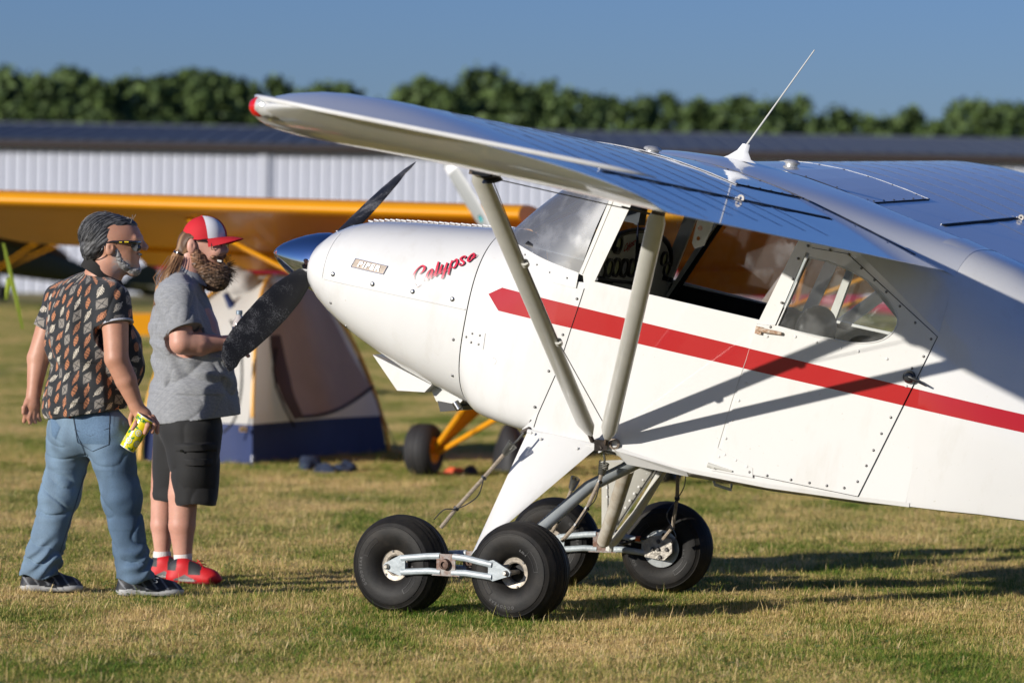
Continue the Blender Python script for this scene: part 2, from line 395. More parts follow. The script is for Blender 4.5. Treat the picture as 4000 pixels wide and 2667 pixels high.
    oz = g.nodes.new('ShaderNodeCombineXYZ'); g.links.new(zz, oz.inputs[2]); g.links.new(dl.outputs[0], sps.inputs['Geometry']); g.links.new(oz.outputs[0], sps.inputs['Offset'])
    g.links.new(sps.outputs[0], join.inputs['Points']); g.links.new(gi.outputs[0], join.inputs['Instance']); g.links.new(cx.outputs[0], join.inputs['Rotation'])
    g.links.new(join.outputs[0], go.inputs[0])
    md = o.modifiers.new('spread', 'NODES'); md.node_group = g
build_grass()

def build_weeds():
    r = np.random.default_rng(31); wm = [mat('clover_leaf', (.085, .17, .03), .6), mat('dry_straw', (.62, .48, .24), .8), mat('dead_clippings', (.30, .23, .12), .9)]
    M = MB()
    for k in range(1500):
        Y = 14.5 + 17 * r.random() ** 1.3; X = r.uniform(-1, 1) * (Y * .13 + .3); kind = r.choice([0, 0, 1, 1, 2]); z0 = float(hgt(X, Y)); n = int(r.integers(8, 22)); sp = r.uniform(.02, .07)
        for j in range(n):
            a = r.uniform(0, 6.28); q = sp * math.sqrt(r.random()); x, y = X + q * math.cos(a), Y + q * math.sin(a)
            if kind == 0:
                s = r.uniform(.004, .009); h = r.uniform(.008, .03); c = Vector((x, y, z0 + h)); u = Vector((math.cos(a), math.sin(a), r.uniform(-.3, .3))); v = Vector((-math.sin(a), math.cos(a), r.uniform(-.3, .3))); M.add([c - u * s, c - v * s * .8, c + u * s, c + v * s * .8], [(0, 1, 2, 3)], 0)
            else:
                L = r.uniform(.02, .075) * (1.2 if kind == 1 else .8); lift = r.uniform(.05, .9) if kind == 1 else r.uniform(0, .15); d = Vector((math.cos(a) * (1 - lift * .7), math.sin(a) * (1 - lift * .7), lift)); b0 = Vector((x, y, z0 + (.002 if kind == 1 else .012))); sd = Vector((-math.sin(a), math.cos(a), 0)) * r.uniform(.0010, .0019); M.add([b0 - sd, b0 + sd, b0 + d * L * .6 + sd * .7, b0 + d * L * .6 - sd * .7, b0 + d * L + Vector((0, 0, -.2 * L))], [(0, 1, 2, 3), (3, 2, 4)], kind)
    tag(M.build('weeds', wm, None, None, recalc=False), 'scattered clover, dry straw tufts and dead clippings lying in the near grass', 'weeds', None, 'stuff')
build_weeds()
# ================================================================== trees behind the hangar
leafm = [mat('leaf_dark', (.062, .105, .026), .7, noise=.4, nscale=1.5), mat('leaf_mid', (.100, .155, .036), .7, noise=.4, nscale=1.5)]
bark = mat('bark', (.12, .09, .06), .9, bump=.5, bscale=20)
def crown_mesh(seed, H, rad, taper):
    r = np.random.default_rng(seed); M = MB()
    nb = 190; cs = []
    for i in range(nb):
        z = r.uniform(.12, 1) ** .85; a = r.uniform(0, 6.28); q = rad * (1 - z) ** taper * 1.15 + .12
        rr = q * math.sqrt(r.uniform(.1, 1)); cs.append((rr * math.cos(a), rr * math.sin(a), H * (.1 + .9 * z), r.uniform(.22, .52) * (1.15 - .5 * z)))
    for (x, y, z, s) in cs:
        for k in range(12):
            d = r.normal(size=3); d /= np.linalg.norm(d); p = np.array([x, y, z]) + d * s * r.uniform(.25, 1.75) * np.array([1, 1, .9])
            n = d + r.normal(size=3) * .5; n /= np.linalg.norm(n); u = np.cross(n, r.normal(size=3)); u /= np.linalg.norm(u); w_ = np.cross(n, u); h = r.uniform(.10, .22)
            M.add([p - u * h, p + w_ * h * .7, p + u * h, p - w_ * h * .7], [(0, 1, 2, 3)], int(r.random() < .5))
    return M
def build_trees():
    protos = []
    for i, (H, rad, tp) in enumerate(((11, 2.3, .75), (10, 1.9, .9), (9.5, 2.6, .6), (10.5, 2.1, .8))):
        t = empty('broadleaf_tree', (0, 0, 0), 'x', 'tree')
        cr = crown_mesh(40 + i, H, rad, tp).build('crown', leafm, t, None, recalc=False)
        tm = MB(); tm.tube([(0, 0, 0), (.05, .02, H * .45), (0, .05, H * .8)], [.22, .14, .03], 8)
        for k in range(6):
            a = k * 1.1; z = H * (.25 + .09 * k); tm.tube([(0, 0, z), (math.cos(a) * 1.0, math.sin(a) * 1.0, z + .9)], [.06, .015], 5)
        tm.build('trunk', bark, t)
        protos.append([t, H, False])
    look = ['spire-topped', 'rounded', 'broad', 'narrow', 'bushy']
    # (pixel column of the tip, pixel row of the tip)
    tips = [(-110, 300), (18, 285), (100, 330), (173, 300), (268, 284), (330, 318), (381, 312), (455, 335), (524, 338), (590, 330), (637, 312), (708, 308), (770, 322), (803, 300), (870, 330), (917, 316),
            (985, 350), (1089, 338), (1180, 352), (1256, 345), (1330, 365), (1500, 400), (1590, 352), (1660, 340), (1740, 325), (1830, 318), (1900, 308), (1970, 322), (2050, 352), (2130, 356), (2210, 350), (2290, 385),
            (2370, 410), (2450, 402), (2530, 395), (2620, 398), (2720, 392), (2790, 420), (2880, 415), (2970, 398), (3050, 410), (3120, 412), (3200, 455), (3280, 440), (3340, 475), (3420, 462), (3500, 478), (3555, 455), (3640, 470),
            (3720, 440), (3790, 425), (3860, 412), (3930, 420), (4010, 440), (4100, 430)]
    for i, (px, py) in enumerate(tips):
        Y = 172 + (i % 3) * 7 + rng.uniform(-2, 2); p = at(px, py, Y); pr = protos[(i * 7 + i // 3) % 4]
        if pr[2]: o = copy_tree(pr[0])
        else: o = pr[0]; pr[2] = True
        k = (p.z - .1) / pr[1] * (1 + .02 * (i % 3)); o.location = (p.x, Y, 0); o.rotation_euler = (0, 0, i * 1.7); o.scale = (k * rng.uniform(1.15, 1.5), k * rng.uniform(1.1, 1.4), k)
        side = 'behind the left end of the hangar' if px < 1000 else ('behind the hangar roof above the white wing' if px < 2900 else 'behind the hangar right of the antenna')
        o['label'] = 'green broadleaf tree %s' % side; o['category'] = 'tree'; o['group'] = 'trees %s' % side
    # undergrowth: a far mass closing the gaps between the trunks
    M = MB(); r = np.random.default_rng(5)
    for k in range(16000):
        x = r.uniform(-34, 34); y = r.uniform(190, 200); z = r.uniform(0, 1) ** .7 * (8.3 + .5 * math.sin(x * .7) + .5 * math.sin(x * 1.9) + .4 * math.sin(x * 4.1 + 1) - x * .045)
        n = r.normal(size=3); u = np.cross(n, r.normal(size=3)); u /= np.linalg.norm(u); n /= np.linalg.norm(n); w_ = np.cross(n, u); h = r.uniform(.12, .3); p = np.array([x, y, z])
        M.add([p - u * h, p + w_ * h, p + u * h, p - w_ * h], [(0, 1, 2, 3)], int(r.random() < .4))
    tag(M.build('undergrowth', leafm, None, None, recalc=False), 'dense green undergrowth filling the wood behind the row of trees', 'undergrowth', None, 'stuff')
build_trees()

# ================================================================== hangar
def build_hangar():
    Y0 = 118.0
    root = empty('hangar', (0, Y0, 0), 'long low hangar with white ribbed metal walls and dark sloping metal roof', 'hangar')
    wallm = mat('white_steel', (.62, .64, .72), .45, noise=.05, nscale=.3); roofm = mat('dark_steel_roof', (.080, .095, .125), .6, noise=.15, nscale=.3); fas = mat('brown_fascia', (.045, .032, .028), .6); post = mat('pale_post', (.61, .63, .70), .5)
    ez = at(1000, 588, Y0).z; W = 30.0
    # wall panel, three ribs each
    P = MB(); pw = .92; prof = []
    for k in range(3):
        x = k * .3067
        prof += [(x, 0), (x + .21, 0), (x + .235, -.035), (x + .275, -.035), (x + .3067, 0)]
    ring = lambda z: [(a, b, z) for a, b in prof]
    P.loft([ring(0), ring(ez)], closed=False)
    first = P.build('wall_panel', wallm, root, 20, recalc=False); n = int(2 * W / pw); first.location = (-W, 0, 0)
    copies(first, root, [Matrix.Translation((-W + pw * k, 0, 0)) for k in range(1, n)])
    m = MB(); m.box((0, .35, ez / 2), (2 * W, .5, ez)); m.build('wall', wallm, root)
    for x in (-19.4, -7.35, 4.6, 16.6):
        m = MB(); m.box((x, -.06, ez / 2 - .02), (.28, .07, ez)); m.build('corner_trim', post, root)
    m = MB(); m.box((0, -.32, ez + .08), (2 * W + .4, .10, .17)); m.build('fascia', fas, root)
    m = MB(); m.box((0, -.14, ez - .03), (2 * W + .4, .28, .05)); m.build('soffit', fas, root)
    rz = at(1000, 503, Y0 + 12).z; eaz = ez + .20
    rp = MB(); pw = .6; L = 12.3
    sl = math.atan2(rz - eaz, L)
    rp.box((pw / 2, L / 2, 0), (pw - .015, L, .03)); rp.box((0, L / 2, .03), (.035, L, .05)); rp.box((.3, L / 2, .02), (.03, L, .012))
    f = rp.build('roof_panel', roofm, root, None); Mx = lambda x, s=1: Matrix.Translation((x, -.37, eaz)) @ Matrix.Rotation(sl, 4, 'X')
    n = int(2 * W / pw); f.matrix_local = Mx(-W); copies(f, root, [Mx(-W + pw * k) for k in range(1, n)])
    m = MB(); m.add([(-W, -.3, eaz - .1), (W, -.3, eaz - .1), (W, 12, rz - .1), (-W, 12, rz - .1), (W, 24, eaz - .1), (-W, 24, eaz - .1)], [(0, 1, 2, 3), (3, 2, 4, 5)]); m.build('roof', roofm, root, None)
    m = MB(); m.box((0, 11.95, rz + .05), (2 * W, .35, .08)); m.build('ridge_cap', roofm, root, None)
    m = MB(); m.box((0, 24, ez / 2), (2 * W, .2, ez)); m.box((-W, 12, ez / 2), (.2, 24, ez)); m.box((W, 12, ez / 2), (.2, 24, ez)); m.build('back_wall', wallm, root)
build_hangar()
# ================================================================== wing section shared by both high-wing aeroplanes
UPR = [(0, 2.7), (.6, 4.1), (1.25, 5.2), (2.5, 6.5), (5, 8.1), (7.5, 9.15), (10, 9.9), (15, 11.0), (20, 11.6), (30, 12.05), (40, 11.6), (50, 10.5), (60, 8.9), (70, 6.9), (80, 4.75), (90, 2.45), (96, 1.1), (100, .2)]
LWR = [(100, 0), (90, .1), (80, .2), (70, .35), (60, .45), (50, .5), (40, .45), (30, .3), (20, .05), (15, 0), (10, .05), (5, .35), (2.5, .8), (1.25, 1.2), (.6, 1.7)]
class Wing:
    def __init__(s, xle, c, zb, inc, dih, tw, yb, yt, xt, y2, zf, y0=.5):
        s.__dict__.update(locals())
    def plan(s, y):
        xl, xr = s.xle, s.xle - s.c
        if y > s.yb: q = min(1, (y - s.yb) / (s.yt - s.yb)); xl = s.xle - (s.xle - s.xt) * (1 - math.sqrt(1 - q * q))
        if y > s.y2: q = min(1, (y - s.y2) / (s.yt - s.y2)); xr = xr + (s.xt - xr) * (1 - math.sqrt(1 - q * q))
        return xl, xr
    def pt(s, y, a, b):
        """point at chord fraction a with height b (both of chord) at span y"""
        xl, xr = s.plan(y); cc = max(xl - xr, 1e-3); x = xl - a * cc; return s.ptx(y, x, b)
    def ptx(s, y, x, b):
        xl, xr = s.plan(y); cc = max(xl - xr, 1e-3)
        q = max(0, (y - s.yb) / (s.yt - s.yb)); th = max(0, 1 - q ** 1.75) * ((cc / s.c) ** .5 if y > s.yb else 1)
        h = s.zf + (b - s.zf) * th if y > s.yb else b
        i = R(s.inc - s.tw * y / 4.4)
        return Vector((x, y, s.zb + h * s.c + math.tan(R(s.dih)) * (y - s.y0) - (s.xle - x) * math.tan(i)))
    def top(s, y, x):
        xl, xr = s.plan(y); a = (xl - x) / max(xl - xr, 1e-3) * 100
        b = np.interp(a, [p[0] for p in UPR], [p[1] for p in UPR]) / 100
        return s.ptx(y, x, b)
    def bot(s, y, x):
        xl, xr = s.plan(y); a = (xl - x) / max(xl - xr, 1e-3) * 100
        L2 = LWR[::-1]; b = np.interp(a, [0] + [p[0] for p in L2], [2.7] + [p[1] for p in L2]) / 100
        return s.ptx(y, x, b)
    def ring(s, y, sag=0.0, a1=1.0):
        out = []
        for a, b in UPR:
            if a / 100 <= a1 + 1e-6: out.append(s.pt(y, a / 100, (b - sag * min(1, a / 15) * math.sin(min(1, a / 100) * math.pi)) / 100))
        for a, b in LWR:
            if a / 100 <= a1 + 1e-6: out.append(s.pt(y, a / 100, b / 100))
        return out

# ================================================================== the white aeroplane
PSI, PIT = R(22.921), R(10.641)
cp, sp_, cs, sn = math.cos(PIT), math.sin(PIT), math.cos(PSI), math.sin(PSI)
PM = Matrix(((-cs * cp, -sn, cs * sp_, 0.629), (sn * cp, -cs, -sn * sp_, 19.392), (sp_, 0, cp, 0.823), (0, 0, 0, 1)))
PMI = PM.inverted()
base_local = PMI @ Vector((0.52, 19.62, 0))                       # the ground between the main wheels
ROOTM = PM @ Matrix.Translation(base_local)
TL = Matrix.Translation(-base_local)                              # aeroplane frame -> frame of the root Empty
plane = empty('light_aeroplane', ROOTM, 'white high-wing tailwheel aeroplane with a red cheat line, fabric wings and twin tandem wheels', 'aeroplane')
def Px(px, py, y=None, x=None, z=None):
    """photo pixel -> point of the aeroplane frame on the plane y=, x= or z="""
    C0 = PMI @ CAMP; d = PMI.to_3x3() @ ray(px, py)
    k = (y - C0.y) / d.y if y is not None else ((x - C0.x) / d.x if x is not None else (z - C0.z) / d.z)
    return C0 + d * k
def pb(mb, name, m, parent=None, ang=35, **k): return mb.build(name, m, parent or plane, ang, M=TL, **k)

paint = mat('white_paint', (.735, .73, .71), .5, spec=.12, coat=1.0, noise=.02, nscale=2.5, bump=.03, bscale=3, bdist=.004)
def grime(m):
    t = m.node_tree; b = t.nodes['Principled BSDF']; old = b.inputs['Base Color'].links[0].from_socket; tc = t.nodes.new('ShaderNodeTexCoord'); mp = t.nodes.new('ShaderNodeMapping'); mp.inputs['Scale'].default_value = (3.0, 3.0, 1.0); t.links.new(tc.outputs['Object'], mp.inputs[0])
    n = t.nodes.new('ShaderNodeTexNoise'); n.inputs['Scale'].default_value = 2.2; n.inputs['Detail'].default_value = 9; n.inputs['Roughness'].default_value = .7; t.links.new(mp.outputs[0], n.inputs['Vector'])
    mr = t.nodes.new('ShaderNodeMapRange'); mr.inputs[1].default_value = .52; mr.inputs[2].default_value = .78; mr.inputs[3].default_value = 0; mr.inputs[4].default_value = .30; t.links.new(n.outputs[0], mr.inputs[0])
    n2 = t.nodes.new('ShaderNodeTexNoise'); n2.inputs['Scale'].default_value = 70; n2.inputs['Detail'].default_value = 3; t.links.new(tc.outputs['Object'], n2.inputs['Vector']); sp = mathn(t, 'GREATER_THAN', n2.outputs[0], .735)
    f_ = mathn(t, 'MAXIMUM', mr.outputs[0], mathn(t, 'MULTIPLY', sp, .45)); mx = t.nodes.new('ShaderNodeMix'); mx.data_type = 'RGBA'; t.links.new(f_, mx.inputs[0]); t.links.new(old, mx.inputs[6]); mx.inputs[7].default_value = (.50, .45, .36, 1); t.links.new(mx.outputs[2], b.inputs['Base Color'])
    n3 = t.nodes.new('ShaderNodeTexNoise'); n3.inputs['Scale'].default_value = 5; t.links.new(tc.outputs['Object'], n3.inputs['Vector']); m3 = t.nodes.new('ShaderNodeMapRange'); m3.inputs[3].default_value = .35; m3.inputs[4].default_value = .62; t.links.new(n3.outputs[0], m3.inputs[0]); t.links.new(m3.outputs[0], b.inputs['Roughness'])
grime(paint)
fabric = mat('white_fabric', (.74, .745, .745), .30, coat=.85, noise=.03, nscale=2, bump=.05, bscale=9, bdist=.003)
off = mat('off_white', (.62, .61, .56), .4, coat=.4, noise=.06, nscale=12)
grey = mat('grey_paint', (.42, .47, .49), .4, coat=.5, noise=.25, nscale=18, bump=.2, bscale=60)
steel = mat('steel', (.55, .55, .55), .3, 1.0, noise=.15, nscale=40)
darksteel = mat('dark_steel', (.12, .115, .11), .45, .8, noise=.3, nscale=30)
chrome = mat('chrome', (.80, .81, .83), .04, 1.0)
black = mat('black_paint', (.012, .012, .013), .35, coat=.3)
seamm = mat('black_gap', (.008, .008, .008), .9)
rubber = mat('tyre_rubber', (.013, .0125, .012), .5, spec=.22, noise=.5, nscale=9, bump=.12, bscale=90, bdist=.004)
redl = mat('red_lettering', (.72, .035, .075), .3, coat=.6)
rednav = mat('red_lens', (.6, .01, .01), .1, coat=1.0)
def stripe_material():
    m = paint.copy(); m.name = 'white_paint_with_red_cheat_line'; t = m.node_tree; b = t.nodes['Principled BSDF']
    tc = t.nodes.new('ShaderNodeTexCoord'); s = t.nodes.new('ShaderNodeSeparateXYZ'); t.links.new(tc.outputs['Object'], s.inputs[0])
    x = mathn(t, 'ADD', s.outputs[0], base_local.x); z = mathn(t, 'ADD', s.outputs[2], base_local.z); y = mathn(t, 'ADD', s.outputs[1], base_local.y)
    top = mathn(t, 'MULTIPLY_ADD', x, .018, .5845); bot = mathn(t, 'MULTIPLY_ADD', x, .0065, .4815)
    a = mathn(t, 'MULTIPLY', mathn(t, 'LESS_THAN', z, top), mathn(t, 'GREATER_THAN', z, bot))
    # arrow point at the front end
    l1 = mathn(t, 'LESS_THAN', x, mathn(t, 'MULTIPLY_ADD', mathn(t, 'SUBTRACT', z, .552), -1.5, .716))
    l2 = mathn(t, 'LESS_THAN', x, mathn(t, 'MULTIPLY_ADD', mathn(t, 'SUBTRACT', .552, z), -1.1, .716))
    a = mathn(t, 'MULTIPLY', a, mathn(t, 'MULTIPLY', l1, l2))
    mx = t.nodes.new('ShaderNodeMix'); mx.data_type = 'RGBA'; t.links.new(a, mx.inputs[0])
    old = b.inputs['Base Color'].links[0].from_socket; t.links.new(old, mx.inputs[6]); mx.inputs[7].default_value = (.42, .004, .005, 1)
    # thin stains running down from the door hinges
    t.links.new(mx.outputs[2], b.inputs['Base Color']); return m
stripe = stripe_material()

# ---- cowling: superellipse sections  x: (half width, z bottom, z top, exponent)
CW = [(.818, .475, -.03, .852, 2.7), (.90, .470, -.012, .842, 2.7), (1.05, .462, .022, .820, 2.65), (1.20, .452, .062, .800, 2.6), (1.35, .438, .112, .780, 2.5), (1.48, .418, .160, .760, 2.4),
      (1.58, .395, .205, .738, 2.3), (1.66, .365, .245, .708, 2.2), (1.72, .335, .285, .672, 2.15), (1.765, .300, .325, .630, 2.1), (1.785, .265, .36, .595, 2.05), (1.79, .225, .395, .56, 2.0)]
def cw_at(x):
    X = [c[0] for c in CW]; return [np.interp(x, X, [c[k] for c in CW]) for k in (1, 2, 3, 4)]
def se_ring(x, hw, zb, zt, n, m=48, squash=None):
    zc = (zb + zt) / 2; hh = (zt - zb) / 2; out = []
    for k in range(m):
        a = 2 * math.pi * k / m; c, s = math.cos(a), math.sin(a)
        out.append(Vector((x, hw * abs(c) ** (2 / n) * (1 if c > 0 else -1), zc + hh * abs(s) ** (2 / n) * (1 if s > 0 else -1))))
    return out
def cowl_y(x, z, out=.001):
    hw, zb, zt, n = cw_at(x); q = min(.999, abs((z - (zb + zt) / 2) / ((zt - zb) / 2))); return hw * (1 - q ** n) ** (1 / n) + out
CWX = sorted(set([c[0] for c in CW] + list(np.round(np.linspace(.818, 1.79, 40), 4))))
m = MB(); m.loft([se_ring(x_, *cw_at(x_), 128) for x_ in CWX], (False, False))
inner = se_ring(1.74, .20, .42, .55, 2.0, 128); m.loft([se_ring(*CW[-1], 128), inner], (False, True))
cowl = pb(m, 'engine_cowling', paint, None, 60)
m = MB(); m.loft([se_ring(.826, .465, -.02, .842, 2.7), se_ring(.81, .465, -.02, .842, 2.7)], (True, True)); pb(m, 'cowling_seam', seamm, cowl)
# upper cowl door: raised overlap line, fasteners, piano hinge
def on_cowl(x, z, o=.0012): return Vector((x, cowl_y(x, z, o), z))
m = MB(); pts = [on_cowl(x, .44 + (1.62 - x) * .018, .001) for x in np.linspace(1.63, .825, 24)] ; m.tube(pts, .0035, 6); pts = [on_cowl(1.645, z, .0005) for z in np.linspace(.44, .66, 10)]; m.tube(pts, .003, 6); pb(m, 'cowl_door_edge', paint, cowl)
m = MB(); m.lathe([(0, .006), (.006, .006), (.011, .003), (.0125, 0)], None, 12); fast = m.build('fastener', steel, cowl); fp = []
for q in ((1279, 1071), (1448, 1110), (1611, 1139), (1770, 1169)):
    p = Px(*q, y=.46); c = on_cowl(p.x, p.z, 0); fp.append(TL @ axisM(c, (0, 1, .02)))
fast.matrix_local = fp[0]; copies(fast, cowl, fp[1:])
hp = MB(); hp.tube([(0, 0, 0), (.026, 0, 0)], .0042, 8); hk = hp.build('hinge_knuckle', paint, cowl); hl = []
x = 1.60
while x > .83:
    z = cw_at(x)[2] + .004; hl.append(TL @ Matrix.Translation((x, 0, z + (.0012 if len(hl) % 2 else 0)))); x -= .029
hk.matrix_local = hl[0]; copies(hk, cowl, hl[1:])
riv = MB(); riv.lathe([(0, .005), (.004, .0045), (.0072, .002), (.008, 0)], None, 8); rivet0 = riv.build('rivet', mat('rivet_steel', (.22, .215, .21), .35, .8), cowl); rivme = rivet0.data
rivw = MB(); rivw.lathe([(0, .004), (.004, .0035), (.006, .0018), (.0068, 0)], None, 8); rvw = rivw.build('rivet', paint, cowl); rvwme = rvw.data
_rfirst = {'d': rivet0, 'w': rvw}
def rivet(parent, p, nrm, kind='d', s=1.0):
    o = _rfirst.pop(kind, None)
    if o is None: o = bpy.data.objects.new('rivet', rivme if kind == 'd' else rvwme); COL.objects.link(o)
    o.parent = parent; o.matrix_local = TL @ axisM(p, nrm) @ Matrix.Scale(s * .85, 4)
for q in ((1258, 1182), (1291, 1273), (1777, 1326), (1754, 1466)):
    p = Px(*q, y=.45); rivet(cowl, on_cowl(min(p.x, 1.6), p.z, 0), (0, 1, 0), 'd', 1.2)
for q in ((1365, 868), (1390, 863), (1334, 894)):
    p = Px(*q, y=.05); x = min(p.x, 1.7); rivet(cowl, Vector((x, .06 if q[0] != 1334 else .18, cw_at(x)[2] - (.003 if q[0] != 1334 else .02))), (0, .2, 1), 'w', 1.2)
# lettering: CALYPSO painted script, drawn as brush strokes laid on the cowling
ST = [[(430, 810, 8), (500, 760, 25), (560, 690, 60), (580, 620, 72), (530, 572, 48), (440, 605, 25), (340, 710, 35), (270, 830, 60), (240, 960, 75), (255, 1070, 80), (310, 1150, 60), (380, 1160, 24), (470, 1090, 12), (560, 970, 11), (600, 900, 11)],
      [(810, 665, 40), (745, 690, 25), (680, 770, 45), (640, 880, 70), (630, 955, 60), (665, 965, 28), (720, 880, 16), (790, 720, 30)], [(815, 690, 60), (780, 800, 62), (745, 890, 55), (755, 930, 28), (800, 890, 13), (870, 780, 12)],
      [(985, 455, 45), (945, 600, 62), (905, 760, 62), (880, 845, 50), (915, 860, 24), (990, 770, 13)],
      [(1085, 530, 42), (1045, 650, 56), (1010, 765, 56), (1040, 790, 28), (1110, 690, 14), (1200, 560, 14)], [(1232, 480, 48), (1185, 620, 56), (1135, 790, 60), (1105, 890, 52), (1065, 930, 28), (1075, 860, 13), (1160, 760, 12), (1290, 620, 13)],
      [(1375, 415, 34), (1330, 530, 50), (1290, 690, 56), (1258, 830, 50)], [(1365, 480, 15), (1440, 420, 26), (1500, 385, 42), (1515, 440, 62), (1485, 540, 56), (1430, 620, 44), (1375, 628, 24), (1345, 580, 13)],
      [(1700, 365, 12), (1755, 320, 36), (1735, 288, 28), (1665, 315, 32), (1612, 380, 58), (1660, 430, 62), (1712, 475, 54), (1690, 530, 30), (1625, 560, 26), (1575, 540, 40), (1605, 490, 18)],
      [(2010, 215, 48), (1930, 245, 26), (1855, 330, 45), (1822, 415, 56), (1850, 448, 35), (1925, 390, 26), (1990, 300, 50), (2020, 230, 52)], [(1920, 330, 36), (1985, 350, 20), (2040, 310, 14), (2095, 250, 7)]]
def script(dx, dy, o, off_, name, m_, n=5):
    M = MB()
    for st in ST:
        c = catmull([(a, b, w_) for a, b, w_ in st], n); L, Rr = [], []
        for i, (a, b, w_) in enumerate(c):
            t = c[min(i + 1, len(c) - 1)][:2] - c[max(i - 1, 0)][:2]; t = t / (np.linalg.norm(t) + 1e-6); nr = np.array((-t[1], t[0])) * w_ / 2
            for lst, sgn in ((L, 1), (Rr, -1)):
                q = np.array((a, b)) + nr * sgn; pxl = (1580 + (q[0] + dx) / 7.35, 960 + (q[1] + dy) / 7.35)
                p = Px(*pxl, y=.46)
                for _ in range(2): p = Px(*pxl, y=cowl_y(p.x, p.z, 0))
                lst.append(Vector((p.x, cowl_y(p.x, p.z, off_), p.z)))
        for i in range(len(L) - 1): M.add([L[i], L[i + 1], Rr[i + 1], Rr[i]], [(0, 1, 2, 3)])
    ob = pb(M, name, m_, cowl, None, recalc=False); return ob
script(34, 20, 0, .0016, 'lettering', black); script(0, 0, 0, .0030, 'lettering', redl)
# badge PIPER, embossed chrome letters on a plate
bc = [Px(*q, y=.43) for q in ((1383, 1013), (1510, 1042), (1498, 1073), (1369, 1045))]
bx0, bx1, bz0, bz1 = 1.475, 1.29, .529, .572
ang_b = math.atan2(bc[1].z - bc[0].z, bc[1].x - bc[0].x)
def badge_pt(u, v, o):
    x = bx0 + (bx1 - bx0) * u + (v - .5) * -.012; z = bz0 + (bz1 - bz0) * v; return Vector((x, cowl_y(x, z, o), z))
bronze = mat('tan_enamel', (.44, .35, .27), .5, noise=.3, nscale=60)
m = MB(); g = [[badge_pt(u, v, .003) for u in np.linspace(0, 1, 8)] for v in np.linspace(0, 1, 4)]; m.loft(g, closed=False); badge = pb(m, 'name_badge', bronze, cowl, recalc=False)
m = MB(); 
for v in (0, 1): m.tube([badge_pt(u, v, .004) for u in np.linspace(0, 1, 6)], .0018, 6)
for u in (0, 1): m.tube([badge_pt(u, v, .004) for v in (0, 1)], .0018, 6)
pb(m, 'badge_rim', chrome, badge)
me = text_mesh('PIPER', .038, .004, .0009, 0, 1.22); warp(me, lambda x, y, z: TL @ badge_pt(.5 + x / .158, .5 + y / .0455, .006 + z)); me.materials.append(mat('polished_letters', (.85, .85, .86), .35, .3)); link('badge_lettering', me, badge)
# chin scoop, exhaust, breather
def wedge(pts, y0, y1): 
    M = MB(); M.loft([[(a, y0, b) for a, b in pts], [(a, y1, b) for a, b in pts]]); return M
pb(wedge([(1.40, .11), (1.235, -.035), (1.09, -.012), (1.06, .03)], -.14, .16), 'air_scoop', paint, cowl)
m = wedge([(1.10, .02), (1.045, -.05), (.93, -.045), (.90, .0)], -.2, .1); pb(m, 'cowl_flap', paint, cowl)
m = wedge([(1.04, -.045), (1.015, -.095), (.90, -.06), (.90, -.04)], -.2, .1); pb(m, 'cowl_flap_opening', black, cowl)
m = MB(); m.tube([Px(1778, 1570, y=.15), Px(1795, 1598, y=.15)], .018, 12); pb(m, 'exhaust_pipe', steel, cowl)

# ---- spinner and propeller
ax = Vector((1.80, 0, .482)); tip = Vector((2.098, 0, .482))
m = MB(); prof = [(0, .302), (.012, .299), (.03, .285), (.055, .255), (.085, .205), (.115, .145), (.14, .08), (.152, .03), (.155, -.02), (.148, -.03), (0, -.03)]
m.lathe(prof, axisM(ax, (1, 0, 0)), 48); prop = pb(m, 'propeller_spinner', chrome, None, 40)
m = MB(); m.lathe([(0, .006), (.008, .006), (.009, 0)], axisM(Vector((1.90, .118, .515)), (.35, .93, .2)), 12); pb(m, 'spinner_screw', steel, prop)
pc = Vector((1.862, 0, .482)); tipA = Px(868, 1413, x=1.862)
propm = mat('worn_black_blade', (.013, .013, .014), .55, spec=.3, coat=0, noise=0, nscale=30)
def wear(mt):
    t = mt.node_tree; b = t.nodes['Principled BSDF']; tc = t.nodes.new('ShaderNodeTexCoord')
    n = t.nodes.new('ShaderNodeTexNoise'); n.inputs['Scale'].default_value = 150; n.inputs['Detail'].default_value = 8; n.inputs['Roughness'].default_value = .7; t.links.new(tc.outputs['Object'], n.inputs['Vector'])
    n2 = t.nodes.new('ShaderNodeTexNoise'); n2.inputs['Scale'].default_value = 9; n2.inputs['Detail'].default_value = 5; t.links.new(tc.outputs['Object'], n2.inputs['Vector'])
    sx = t.nodes.new('ShaderNodeSeparateXYZ'); t.links.new(tc.outputs['Object'], sx.inputs[0]); rad = mathn(t, 'MINIMUM', mathn(t, 'MULTIPLY', mathn(t, 'ABSOLUTE', mathn(t, 'SUBTRACT', sx.outputs[2], .482 - base_local.z)), .32), .13)
    s = mathn(t, 'ADD', mathn(t, 'ADD', n.outputs[0], mathn(t, 'MULTIPLY', n2.outputs[0], .8)), mathn(t, 'SUBTRACT', rad, .06)); mr = t.nodes.new('ShaderNodeMapRange'); mr.inputs[1].default_value = .985; mr.inputs[2].default_value = 1.16; t.links.new(s, mr.inputs[0])
    mx = t.nodes.new('ShaderNodeMix'); mx.data_type = 'RGBA'; t.links.new(mathn(t, 'MULTIPLY', mr.outputs[0], .5), mx.inputs[0]); mx.inputs[6].default_value = (.013, .013, .014, 1); mx.inputs[7].default_value = (.36, .35, .34, 1)
    t.links.new(mx.outputs[2], b.inputs['Base Color'])
wear(propm)
